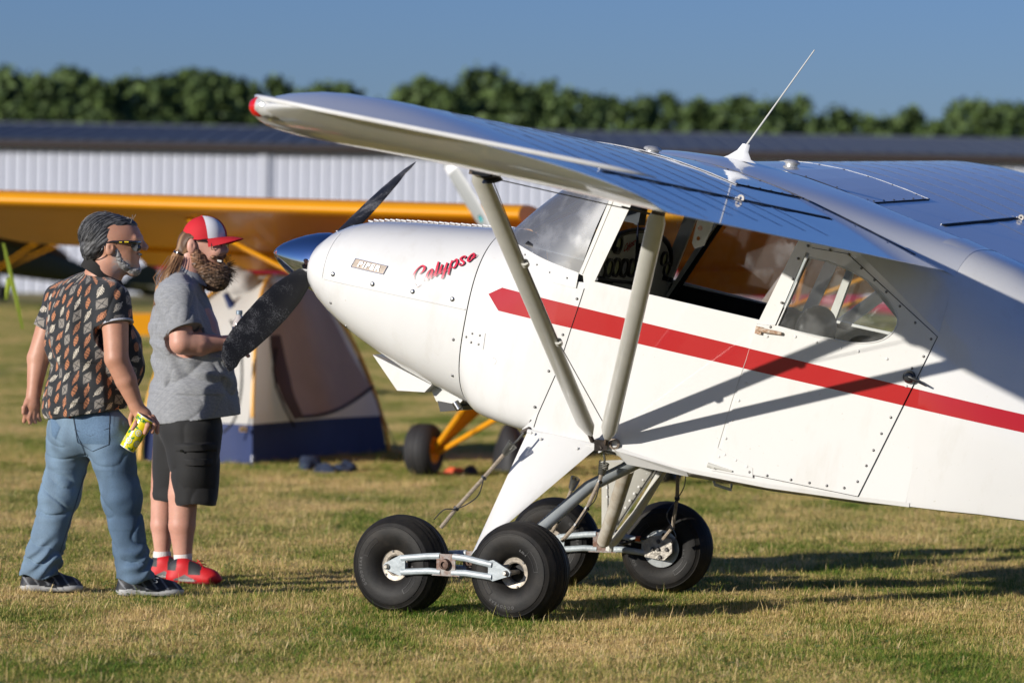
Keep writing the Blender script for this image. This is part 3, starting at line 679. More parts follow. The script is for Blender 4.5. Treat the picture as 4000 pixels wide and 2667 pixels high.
def blade(direction, sgn, r1):
    d = (direction - Vector((direction.x, 0, 0))).normalized(); d = Vector((0, direction.y, direction.z)).normalized()
    fwd = Vector((1, 0, 0)); side = d.cross(fwd) * -sgn; M = MB(); rings = []
    tab = [(.05, .035, 72, .036), (.13, .042, 70, .034), (.20, .060, 66, .026), (.32, .078, 62, .018), (.48, .085, 60, .013), (.64, .082, 59, .010), (.80, .072, 57, .008), (.90, .057, 54, .007), (.955, .050, 53, .006), (.985, .044, 53, .005), (1.0, .038, 53, .003)]
    for f_, hw, ang, th in tab:
        a = R(ang); ch = side * math.cos(a) + fwd * math.sin(a); nn = fwd * math.cos(a) - side * math.sin(a); c = pc + d * (r1 * f_); ring = []
        sk = -.018 * f_ if f_ > .9 else 0
        for k in range(16):
            t = 2 * math.pi * k / 16; ring.append(c + ch * (hw * math.cos(t) + sk) + nn * th * math.sin(t) + d * (-.02 * math.cos(t) if f_ > .97 else 0))
        rings.append(ring)
    M.loft(rings); return M
dirA = tipA - pc; rA = Vector((0, dirA.y, dirA.z)).length
print('prop radius', rA, dirA)
dirB = Px(1590, 655, x=1.862) - pc
for dd in (dirA, dirB): pb(blade(dd, 1, Vector((0, dd.y, dd.z)).length), 'propeller_blade', propm, prop, 60)

# ---- fuselage: forward section between cowling and cabin
def fus_ring(x, hw, zb, zl, zs, crown, rad=.10):
    """half width, belly z, side-bottom z, side-top z, crown z"""
    pts = [(0, zb), (hw * .6, zb), (hw - .03, zb + .005), (hw, zl + .02), (hw, zl + (zs - zl) * .33), (hw, zl + (zs - zl) * .66), (hw, zs)]
    for k in range(1, 7):
        a = k / 7 * math.pi / 2; pts.append((hw * math.cos(a) ** .75, zs + (crown - zs) * math.sin(a) ** .8))
    pts.append((0, crown)); pts = [(a, b) for a, b in pts]
    full = [Vector((x, a, b)) for a, b in pts] + [Vector((x, -a, b)) for a, b in pts[-2:0:-1]]
    return full
m = MB(); r0 = se_ring(.812, .476, -.035, .853, 2.7, 48)
def mixring(x, t):
    a = se_ring(x, .476 + .054 * t, -.035 - .03 * math.sin(t * math.pi) * 1, .853 + .0 * t, 2.7 + 3.5 * t, 48); return a
rings = []
for x, t in ((.812, 0), (.74, .25), (.66, .5), (.56, .75), (.45, .92), (.345, 1)):
    zt = .853 + (.04 * t if False else 0); zb = np.interp(x, [.345, .49, .73, .812], [-.062, -.06, -.05, -.035])
    rings.append(se_ring(x, .476 + .054 * t, zb, .856, 2.7 + 5.5 * t, 56))
BX = [0, .10, .20, .29, .36, .42, .48, .515, .533]; BXX = [.80, .797, .778, .735, .675, .60, .49, .385, .262]
def boot_par(x):
    t = float(np.interp(x, [.345, .45, .56, .66, .74, .812], [1, .92, .75, .5, .25, 0])); zb = float(np.interp(x, [.30, .345, .49, .73, .812], [-.060, -.062, -.06, -.05, -.035]))
    nu = float(np.interp(x, [.25, .35, .45, .55, .65, .812], [7.5, 6.6, 5.4, 4.4, 3.4, 2.7])); return .476 + .0532 * t, zb, .856, nu, 2.7 + 5.5 * t
def boot_ring(x, m=112):
    hw, zb, zt, nu, nl = boot_par(x); zc = (zb + zt) / 2; hh = (zt - zb) / 2; out = []
    for k in range(m):
        a = 2 * math.pi * k / m; c, s_ = math.cos(a), math.sin(a); n = nu if s_ > 0 else nl
        out.append(Vector((x, hw * abs(c) ** (2 / n) * (1 if c > 0 else -1), zc + hh * abs(s_) ** (2 / n) * (1 if s_ > 0 else -1))))
    return out
m = MB(); m.loft([boot_ring(x) for x in list(np.linspace(.812, .20, 78))], (False, False))
def keep(f):
    c = sum((Vector(m.v[i]) for i in f), Vector()) / len(f)
    if c.z > .70 and c.x < np.interp(abs(c.y), BX, BXX): return False
    if c.x < np.interp(c.z, [-.034, .048, .282, .473, .68, .745], [.365, .31, .255, .23, .205, .225]) : return False
    return True
m.f = [f for f in m.f if keep(f)]; m.mi = [0] * len(m.f)
boot = pb(m, 'nose_skin', stripe, None, 50)
def boot_top(x, y):
    hw, zb, zt, nu, nl = boot_par(x); q = min(.9995, abs(y) / hw); zc = (zb + zt) / 2; return zc + (zt - zb) / 2 * (1 - q ** nu) ** (1 / nu)
# side walls of the cabin with window openings
def zt_(x): return 1.205 - .057 * (.27 - x)
dwin = [(-.832, 1.040), (-.751, .704), (-.93, .693), (-1.08, .697), (-1.20, .718), (-1.28, .762), (-1.312, .83), (-1.285, .89), (-1.216, .948), (-1.13, .992), (-1.037, 1.022), (-.93, 1.040)]
dwin = [tuple(p) for p in dwin[:2]] + [tuple(p) for p in catmull(dwin[2:11], 3)] + [dwin[11]]
door = [(-1.015, 1.092), (-1.506, .81), (-1.285, .022), (-.590, .002), (-.648, .690), (-.745, .703), (-.842, 1.085)]
outer = [(.40, -.034), (-.056, -.02), (-.395, -.04), (-.85, -.022), (-1.32, .02), (-1.512, .042), (-1.512, .83), (-1.07, 1.11), (-1.04, zt_(-1.04)), (.10, zt_(.10)), (.245, .745), (.226, .68), (.252, .473), (.279, .282), (.337, .048)]
win1 = [(.177, .721), (-.655, .711), (-.757, 1.073), (-.775, 1.13), (.05, 1.178), (.086, 1.105)]
wallhole = [(-.815, 1.06), (-.735, .70), (-1.21, .70), (-1.33, .83), (-1.05, 1.05)]
m = MB(); m.plate(outer, [win1, wallhole], lambda a, b, t: (a, .530 - t, b), .012); side = pb(m, 'side_wall', stripe, None, 30)
pso = [(a, b) for a, b in outer]
swin = [(.218, .735), (-.50, .715), (-.60, 1.10), (.098, 1.125)]; swin2 = [(-.66, 1.08), (-.56, .71), (-1.22, .71), (-1.34, .83), (-1.05, 1.05)]
m = MB(); m.plate(pso, [swin, swin2], lambda a, b, t: (a, -.530 + t, b), .012); side2 = pb(m, 'side_wall', stripe, None, 30)
# black cabin lining on the inner faces
cabin = mat('black_cabin_lining', (.010, .010, .009), .8)
for sgn, hole in ((1, [win1, wallhole]), (-1, [swin, swin2])):
    inn = [(.40, -.02), (-1.5, .05), (-1.5, .80), (-1.05, 1.08), (.08, 1.16), (.22, .74)]
    m = MB(); m.plate([(.38, 0), (-1.50, .06), (-1.50, .695), (.20, .70)], [], lambda a, b, t, s=sgn: (a, s * (.512 - t), b), .008); pb(m, 'cabin_lining', cabin, side if sgn > 0 else side2)
m = MB(); m.plate([(.38, -.5), (-1.5, -.5), (-1.5, .5), (.38, .5)], [], lambda a, b, t: (a, b, .06 + t), .01); pb(m, 'cabin_floor', cabin)
m = MB(); m.plate([(-.5, .0), (.5, .0), (.5, .66), (-.5, .66)], [], lambda a, b, t: (-1.50 + t, a, b + .05), .01); pb(m, 'rear_bulkhead', mat('grey_cloth', (.30, .33, .36), .9))
# belly
m = MB()
rr = []
for x, zb, h in ((.40, -.034, .50), (.2, -.045, .515), (-.056, -.05, .515), (-.395, -.07, .51), (-.85, -.045, .51), (-1.32, -.002, .51), (-1.53, .036, .51)):
    zs = np.interp(x, [-1.512, -1.32, -.85, -.395, -.056, .40], [.042, .02, -.022, -.04, -.02, -.034])
    rr.append([Vector((x, .531, zs + .004)), Vector((x, .525, zs - .016)), Vector((x, .45, zb - .012)), Vector((x, 0, zb - .02)), Vector((x, -.45, zb - .012)), Vector((x, -.525, zs - .016)), Vector((x, -.531, zs + .004))])
m.loft(rr, closed=False); pb(m, 'belly_skin', paint, None, 25)
# triangular fairing on the lower longeron behind the strut fitting
m = MB(); A = [(-.03, .535, -.005), (-.10, .55, -.03), (-.14, .50, -.085)]; B = [(-.30, .532, -.03), (-.45, .534, -.05), (-.45, .50, -.075)]; m.loft([A, B]); pb(m, 'longeron_fairing', paint, None, 20)
# rear door: plate with the D window, doubled edge frame, hinges, handle
m = MB(); m.plate(door, [dwin], lambda a, b, t: (a, .532 + t, b), .006); rdoor = pb(m, 'rear_door', stripe, None, 20)
m = MB()
off_ = []
cx = sum(a for a, b in door) / len(door); cz = sum(b for a, b in door) / len(door)
dg = [(cx + (a - cx) * 1.0055, cz + (b - cz) * 1.005) for a, b in door]
m.plate(dg, [[(cx + (a - cx) * .97, cz + (b - cz) * .97) for a, b in door]], lambda a, b, t: (a, .5305 + t, b), .0022); pb(m, 'door_gap', seamm, rdoor)
gl = glassmat('clear_plexiglass', (.93, .95, .95), .05, .015)
m = MB(); m.plate(dwin, [], lambda a, b, t: (a, .530 + t, b), .002); pb(m, 'window_pane', gl, rdoor)
m = MB(); m.tube([(a, .5385, b) for a, b in dwin] + [(dwin[0][0], .5385, dwin[0][1])], .0035, 6); pb(m, 'window_frame', paint, rdoor)
m = MB(); m.tube([Px(2958, 1283, y=.55), Px(2985, 1291, y=.56), Px(3052, 1303, y=.55)], [.012, .010, .008], 8); m.box(Px(2965, 1290, y=.542), (.03, .02, .035)); pb(m, 'door_hinge', mat('rusty_white', (.6, .5, .40), .6, col2=(.30, .14, .06), nscale=60), rdoor)
m = MB(); m.tube([Px(2765, 1815, y=.545), Px(2860, 1840, y=.545)], [.012, .004], 8); m.tube([Px(2765, 1810, y=.55), Px(2790, 1828, y=.55)], .006, 6); pb(m, 'door_hinge', off, rdoor)
hM = axisM(Px(3552, 1472, y=.545), (0, 1, 0)); m = MB(); m.lathe([(0, .026), (.018, .024), (.027, .014), (.030, .004), (.031, 0)], hM, 20); m.tube([Px(3550, 1474, y=.565), Px(3580, 1487, y=.57), Px(3620, 1508, y=.565)], [.009, .008, .005], 8, flat=.6); pb(m, 'door_handle', mat('dark_handle', (.05, .052, .055), .25, .7), rdoor)
for q in ((3118, 1010), (3156, 960), (3242, 975), (3315, 993), (3097, 1090), (3053, 1182), (3010, 1277), (3365, 1048), (3416, 1094), (3462, 1140), (3515, 1196), (3575, 1260), (3637, 1324), (3608, 1392), (3562, 1438), (3475, 1549) if 0 else (3480, 1630), (3443, 1693), (3412, 1758), (3384, 1818), (3350, 1880), (3298, 1905), (3230, 1896), (3162, 1885), (3090, 1873), (2997, 1857), (2928, 1843)):
    rivet(rdoor, Px(*q, y=.5385), (0, 1, 0))
for q in ((2997, 1314), (3107, 1315), (3190, 1337), (3284, 1358), (3353, 1372), (3465, 1402), (3540, 1507), (2914, 1495), (2886, 1564), (2860, 1640), (2835, 1712), (2809, 1783), (2875, 1797), (2918, 1822), (2832, 1775)):
    rivet(rdoor, Px(*q, y=.5385), (0, 1, 0), 'w', 1.25)
m = MB(); gus = [Px(*q, y=.54) for q in ((2802, 1748), (2940, 1828), (2940, 1865), (2775, 1835))]; m.plate([(p.x, p.z) for p in gus], [], lambda a, b, t: (a, .5385 + t, b), .0015); pb(m, 'corner_gusset', paint, rdoor)
# front half: seam lines, doubler, patch plate, drain cap
def seam(name, pts, r=.0022, m_=None, par=None): M = MB(); M.tube(pts, r, 5); return pb(M, name, m_ or seamm, par)
seam('skin_seam', [Px(*q, y=.531) for q in ((2282, 1127), (2265, 1180), (2228, 1290), (2180, 1440), (2100, 1620), (2085, 1668))], .0018, None, side)
seam('fabric_lap', [Px(*q, y=.531) for q in ((2955, 1270), (2916, 1400), (2860, 1560), (2800, 1760))], .0014, off, side)
pp = [Px(*q, y=.51) for q in ((1810, 1287), (1892, 1302), (1884, 1364), (1800, 1347))]
def bootY(x, z):
    hw, zb, zt, nu, nl = boot_par(x); n = nu if z > (zb + zt) / 2 else nl
    q = min(.999, abs((z - (zb + zt) / 2) / ((zt - zb) / 2))); return hw * (1 - q ** n) ** (1 / n)
m = MB(); m.plate([(p.x, p.z) for p in pp], [], lambda a, b, t: (a, bootY(a, b) + .0005 + t, b), .002); patch = pb(m, 'patch_plate', paint, boot)
for q in ((1812, 1316), (1838, 1303), (1870, 1310), (1833, 1337), (1865, 1345)):
    p = Px(*q, y=.51); rivet(patch, Vector((p.x, bootY(p.x, p.z) + .002, p.z)), (0, 1, 0), 'd', .9)
p = Px(1924, 1411, y=.52); m = MB(); m.lathe([(0, .004), (.014, .004), (.016, 0)], axisM(Vector((p.x, bootY(p.x, p.z), p.z)), (0, 1, 0)), 20); pb(m, 'drain_cap', steel, boot)
for q in ((2088, 1589), (2143, 1449), (2253, 1167), (2198, 1307)): rivet(side, Px(*q, y=.531), (0, 1, 0))
# windscreen: blown sheet from the base curve up to the wing
WG = Wing(.248, 1.714, 1.181, 2.843, 1.787, 3.14, 4.097, 4.654, -.388, 4.307, .07)
base = [(a, b, (boot_top(a, b) if b < .5 else (.752 if b < .52 else .738)) + .004) for a, b in zip(BXX, BX)]
topc = [(.30, 0, 1.30), (.30, .10, 1.30), (.295, .20, 1.298), (.285, .29, 1.292), (.27, .37, 1.28), (.25, .43, 1.26), (.22, .48, 1.235), (.19, .515, 1.20), (.165, .533, 1.165)]
bc_ = catmull(base, 4); tc_ = catmull(topc, 4); full = lambda c: [Vector((p[0], -p[1], p[2])) for p in c[::-1]] + [Vector(p) for p in c[1:]]
B0, T0 = full(bc_), full(tc_); rows = []
for k in range(9):
    t = k / 8; bul = .035 * math.sin(t * math.pi)
    rows.append([b_.lerp(t_, t) + Vector((bul * (1 - abs(b_.y) / .6), bul * .35 * (1 if b_.y > 0 else -1) * (abs(b_.y) / .5), bul * .5)) for b_, t_ in zip(B0, T0)])
m = MB(); m.loft(rows, closed=False); wsg = glassmat('windscreen_plexiglass', (.80, .88, .95), .20, .20, 1.9); ws = pb(m, 'windscreen', wsg, None, 60, recalc=False)  # sun glare put into the sheet as a pale veil with blotches
# flange strip around its base with rivets
m = MB(); out_ = []
for p in B0:
    q = min(1, abs(p.y) / .53); x_ = p.x + .034 * (1 - q ** 3) ; y_ = min(abs(p.y) + .022 * q, bootY(x_, .70) - .0) if abs(p.y) > .05 else abs(p.y)
    z_ = min(boot_top(x_, y_), p.z - .002) - (.030 * q ** 4); out_.append(Vector((x_, (max(y_, .531) if q > .97 else y_) * (1 if p.y > 0 else -1), z_)))
m.loft([[p + Vector((.002, (.004 if p.y > 0 else -.004) * (abs(p.y) > .2), .004)) for p in B0], [q + Vector((.003, (.003 if q.y > 0 else -.003), .002)) for q in out_]], closed=False); fl = pb(m, 'windscreen_flange', paint, None, 60, recalc=False)
for k in range(2, len(B0) - 1, 3):
    if B0[k].y > .05: rivet(fl, (B0[k] * .45 + out_[k] * .55) + Vector((.002, .005, .004)), (.3 * (1 - B0[k].y * 1.8), 1, .5 * (1 - B0[k].y * 1.7)), 'd', .7)
# A post
m = MB(); m.plate([(.262, .742), (.177, .721), (.050, 1.178), (.165, 1.185)], [], lambda a, b, t: (a, .532 + t, b), .006); pb(m, 'front_post', paint, None)
m = MB(); m.tube([(.245, .537, .742), (.148, .537, 1.17)], .004, 6); pb(m, 'post_bead', off)
# V brace tubes and cabin tubes
m = MB(); m.tube([Px(2085, 899, y=0), Px(2330, 748, y=.1)], .0125, 10); m.tube([Px(2105, 900, y=0), Px(2430, 770, y=-.1)], .0125, 10); pb(m, 'windscreen_brace', off)
m = MB(); m.plate([(.172, 1.10), (.11, 1.10), (.20, .655), (.262, .66)], [], lambda a, b, t: (a, -.515 + t, b), .02); pb(m, 'cabin_post', off)
m = MB(); m.plate([(-.02, 1.10), (.012, 1.10), (.207, .62), (.185, .62)], [], lambda a, b, t: (a, -.50 + t, b), .02); pb(m, 'cabin_tube', off)
m = MB(); m.plate([(-.028, 1.10), (-.045, 1.10), (.165, .62), (.19, .62)], [], lambda a, b, t: (a, -.50 + t, b), .021); pb(m, 'window_channel', cabin)
m = MB(); m.plate([(-.52, 1.09), (-.46, 1.09), (-.36, .66), (-.42, .66)], [], lambda a, b, t: (a, -.50 + t, b), .02); pb(m, 'door_post', off)
m = MB(); m.plate([(-.46, 1.09), (-.44, 1.09), (-.33, .66), (-.36, .66)], [], lambda a, b, t: (a, -.50 + t, b), .021); pb(m, 'window_channel', cabin)
m = MB(); m.plate([(-.715, .99), (-.75, .99), (-.70, .69), (-.66, .69)], [], lambda a, b, t: (a, -.46 + t, b), .03); pb(m, 'rear_tube', off)
pane2 = glassmat('scratched_plexiglass', (.80, .74, .70), .10, .02)
m = MB(); m.plate([(p[0], p[1]) for p in swin], [], lambda a, b, t: (a, -.524 + t, b), .002); pb(m, 'side_window', pane2, side2)
m = MB(); m.plate([(p[0], p[1]) for p in swin2], [], lambda a, b, t: (a, -.524 + t, b), .002); pb(m, 'side_window', gl, side2)
m = MB(); m.tube([(.20, -.515, .708), (-.52, -.515, .702)], .010, 6); pb(m, 'window_sill', cabin, side2)
# instrument panel
XP = .20
panm = mat('grey_panel', (.72, .71, .64), .6, noise=.1); blk = mat('gauge_black', (.010, .010, .010), .4); dial = mat('dial_face', (.60, .64, .34), .25, coat=1.0, noise=.4, nscale=40); dial2 = mat('dial_face_grey', (.60, .63, .65), .2, coat=1.0, noise=.4, nscale=30)
po = [(-.50, .35), (.50, .35), (.50, .70), (.47, .80)] + [(.47 * math.cos(a), .80 + .17 * math.sin(a) ** .8) for a in np.linspace(.15, math.pi - .15, 14)] + [(-.47, .80), (-.50, .70)]
m = MB(); m.plate(po, [], lambda a, b, t: (XP + t, a, b), .02); pan = pb(m, 'instrument_panel', panm)
m = MB(); m.tube([(XP, a, b) for a, b in po[2:-1]], .014, 8); pb(m, 'panel_rim', blk, pan)
gm = MB(); gm.lathe([(.036, 0), (.046, 0), (.047, .016), (.036, .016)], None, 24, closed_prof=True); gd = MB(); gd.lathe([(0, .006), (.037, .006)], None, 24)
g0 = gm.build('gauge', blk, pan); gd0 = gd.build('dial', dial, g0); gd1 = gd.build('dial', dial2, None)
bpy.data.objects.remove(gd1)
spots = [(2372, 1045), (2401, 1043), (2432, 1045), (2463, 1045), (2408, 955), (2343, 1060), (2590, 1010), (2600, 1050)]
for i, q in enumerate(spots):
    p = Px(*q, x=XP - .002); M4 = TL @ axisM(p, (-1, 0, 0)) @ Matrix.Scale(1.0 if i < 6 else .8, 4)
    if i == 0: g0.matrix_local = M4; continue
    c = g0.copy(); COL.objects.link(c); c.parent = pan; c.matrix_local = M4; d_ = gd0.copy(); COL.objects.link(d_); d_.parent = c
    if i in (2, 5): d_.data = d_.data.copy(); d_.data.materials[0] = dial2
pl = [Px(*q, x=XP - .004) for q in ((2427, 915), (2490, 915), (2480, 1000), (2424, 1000))]
m = MB(); ctr = sum(pl, Vector()) / 4; m.box(ctr, (.006, .17, .105)); plq = pb(m, 'name_plate', mat('plate_grey', (.75, .74, .66), .5), pan)
me = text_mesh('Calypso', .052, .002, .001, .35, .85); warp(me, lambda x, y, z: TL @ Vector((ctr.x - .005, ctr.y - (x * .96), ctr.z + y + x * .28))); me.materials.append(mat('dull_red', (.6, .05, .05), .5)); link('plate_lettering', me, plq)
for q in ((2505, 960), (2505, 985)): m = MB(); m.box(Px(*q, x=XP - .01), (.012, .055, .022)); pb(m, 'radio', blk, pan)
for q in ((2392, 970), (2345, 1090), (2370, 1095), (2330, 1085), (2590, 1085), (2605, 1090)): m = MB(); m.tube([Px(*q, x=XP), Px(*q, x=XP) + Vector((-.03, 0, 0))], .012, 10); pb(m, 'knob', blk, pan)
m = MB(); m.tube([Px(2330, 1090, x=XP - .03), Px(2470, 1105, x=XP - .03)], .008, 8); pb(m, 'panel_bar', blk, pan)
cc = Px(2475, 835, y=0); m = MB(); m.box(cc, (.075, .08, .085)); m.box(cc + Vector((-.04, 0, 0)), (.02, .088, .094)); pb(m, 'magnetic_compass', blk)
m = MB(); m.loft([[(XP, a, b) for a, b in po[3:-2]], [(.60, a * .93, .862 + (b - .97) * .3) for a, b in po[3:-2]]], closed=False); pb(m, 'glare_shield', blk, None, 50, recalc=False)
m = MB(); t0 = Px(2493, 870, x=XP - .05); m.tube([t0, Px(2490, 930, x=XP - .05), Px(2487, 1100, x=XP - .05)], [.003, .006, .016], 8); pb(m, 'key_tassel', mat('navy_cord', (.010, .012, .03), .8))
# seats
seatm = mat('black_vinyl', (.014, .014, .015), .55, coat=0, bump=.2, bscale=15)
def seat(c, w_=.42, name='seat_back'):
    fn = lambda P: smin(sd_ell(P, (c[0], c[1], c[2] + .02), (.075, w_ / 2, .11)), sd_ell(P, (c[0] + .0, c[1], c[2] - .22), (.085, w_ / 2 + .02, .25)), .05)
    o = sdf_mesh(name, fn, (c[0] - .15, c[1] - .3, c[2] - .55), (c[0] + .15, c[1] + .3, c[2] + .2), .014, seatm, plane); o.data.transform(TL); return o
seat((-.765, .02, .67)); seat((-.60, -.05, .63), .36)
m = MB(); m.box((-.62, .05, .20), (.5, .9, .16)); pb(m, 'rear_seat_cushion', seatm)
# deck between the wings, turtle deck and tail
ring_defs = [(-1.36, .524, .010, .03, .83, .50, 1.0, .45, 1.105, 1.243), (-1.512, .5295, .018, .042, .82, .498, .97, .43, 1.085, 1.212), (-1.70, .524, .035, .062, .80, .47, .94, .39, 1.035, 1.17), (-1.85, .512, .055, .08, .79, .45, .91, .36, .985, 1.115),
             (-2.2, .468, .085, .11, .74, .40, .86, .28, .93, .99), (-2.8, .37, .15, .17, .68, .32, .76, .22, .81, .85), (-3.6, .24, .24, .26, .58, .20, .63, .13, .67, .69), (-4.3, .10, .33, .34, .50, .09, .53, .06, .55, .56)]
rr = []
for x, hw, zb, zl, zs, h2, z2, h3, z3, cr in ring_defs:
    pts = [(0, zb - .01), (hw * .85, zb), (hw - .006, zl - .015), (hw, zl + .01), (hw + .003, zs), (h2, z2)] + [(h3 * u, z3 + (cr - z3) * (1 - u ** 3.2)) for u in (1, .875, .75, .625, .5, .375, .25, .125, 0)]
    rr.append([Vector((x, a, b)) for a, b in pts] + [Vector((x, -a, b)) for a, b in pts[-2:0:-1]])
m = MB(); m.loft(rr, (False, True)); pb(m, 'rear_fuselage', stripe, None, 30)
# cabin roof deck
rows = []
for x in np.linspace(.26, -1.50, 20):
    zc = np.interp(x, [-1.50, -1.13, -.77, -.2, .1, .26], [1.2145, 1.268, 1.328, 1.396, 1.378, 1.30]); wy = .50 if x > -1.20 else np.interp(x, [-1.50, -1.20], [.4316, .50])
    zw = WG.top(.5, x).z if x > -1.2 else np.interp(x, [-1.50, -1.25], [1.0866, WG.top(.5, -1.25).z])
    zw = min(zw, zc - .004)
    rows.append([Vector((x, wy * u, zw + .001 + (zc - zw) * (1 - abs(u) ** 3.2))) for u in np.linspace(-1, 1, 17)])
m = MB(); m.loft(rows, closed=False); pb(m, 'cabin_roof', fabric, None, 40, recalc=False)
m = MB(); m.loft([[r + Vector((0, 0, -.03)) for r in rw[1:-1]] for rw in rows[:13]], closed=False); pb(m, 'headliner', cabin, None, 40, recalc=False)
# corner between side wall, wing trailing edge and rear fuselage
m = MB(); m.add([(-1.04, .531, zt_(-1.04)), (-1.07, .531, 1.105), (-1.512, .531, .828), (-1.512, .50, .97), (-1.512, .42, 1.085), (-1.34, .45, 1.12)], [(0, 1, 2, 3, 5), (3, 4, 5)]); pb(m, 'quarter_skin', paint, None, 20)
m = MB(); m.add([(-1.04, -.531, zt_(-1.04)), (-1.07, -.531, 1.105), (-1.512, -.531, .828), (-1.512, -.50, .97), (-1.512, -.42, 1.085), (-1.34, -.45, 1.12)], [(0, 1, 2, 3, 5), (3, 4, 5)]); pb(m, 'quarter_skin', paint, None, 20)
for sg in (1, -1):
    m = MB(); pts = [WG.top(.5, x) for x in np.linspace(.15, -1.32, 14)]; pts = [Vector((p.x, p.y * sg, p.z + .002)) for p in pts]; m.tube(pts, .0035, 6); pb(m, 'root_seal', seamm if sg < 0 else darksteel)
# tail surfaces (out of the frame to the right)
m = MB(); m.loft([[(-3.5, .012, .68), (-4.35, .012, .55), (-4.35, -.012, .55), (-3.5, -.012, .68)], [(-3.75, .012, 1.05), (-4.3, .012, 1.1), (-4.3, -.012, 1.1), (-3.75, -.012, 1.05)], [(-4.05, .008, 1.38), (-4.3, .008, 1.42), (-4.3, -.008, 1.42), (-4.05, -.008, 1.38)]]); pb(m, 'tail_fin', paint)
m = MB(); m.plate([(-4.31, .40), (-4.31, 1.42), (-4.5, 1.40), (-4.72, 1.1), (-4.75, .6), (-4.6, .40)], [], lambda a, b, t: (a, -.012 + t, b), .024); pb(m, 'rudder', paint)
for sg in (1, -1):
    m = MB(); m.plate([(-3.7, .05), (-3.9, 1.1), (-4.2, 1.42), (-4.7, 1.35), (-4.72, .1)], [], lambda a, b, t, s=sg: (a, b * s, .56 + t), .025); pb(m, 'tailplane', paint)
wm = axisM(Px(0, 0, z=0) * 0 + (PMI @ Vector((0, 0, 0))) * 0 + Vector((-4.45, 0, 0)), (0, 1, 0))
zg = (PMI @ (PM @ Vector((-4.45, 0, 0)) * Vector((1, 1, 0)).length * 0 + Vector(((PM @ Vector((-4.45, 0, .0))).x, (PM @ Vector((-4.45, 0, 0))).y, .08))))
m = MB(); m.lathe([(.02, -.02), (.06, -.03), (.08, -.015), (.08, .015), (.06, .03), (.02, .02)], axisM(zg, (0, 1, 0)), 20); m.tube([zg, Vector((-4.1, 0, .36))], [.012, .02], 6); pb(m, 'tail_wheel', rubber)

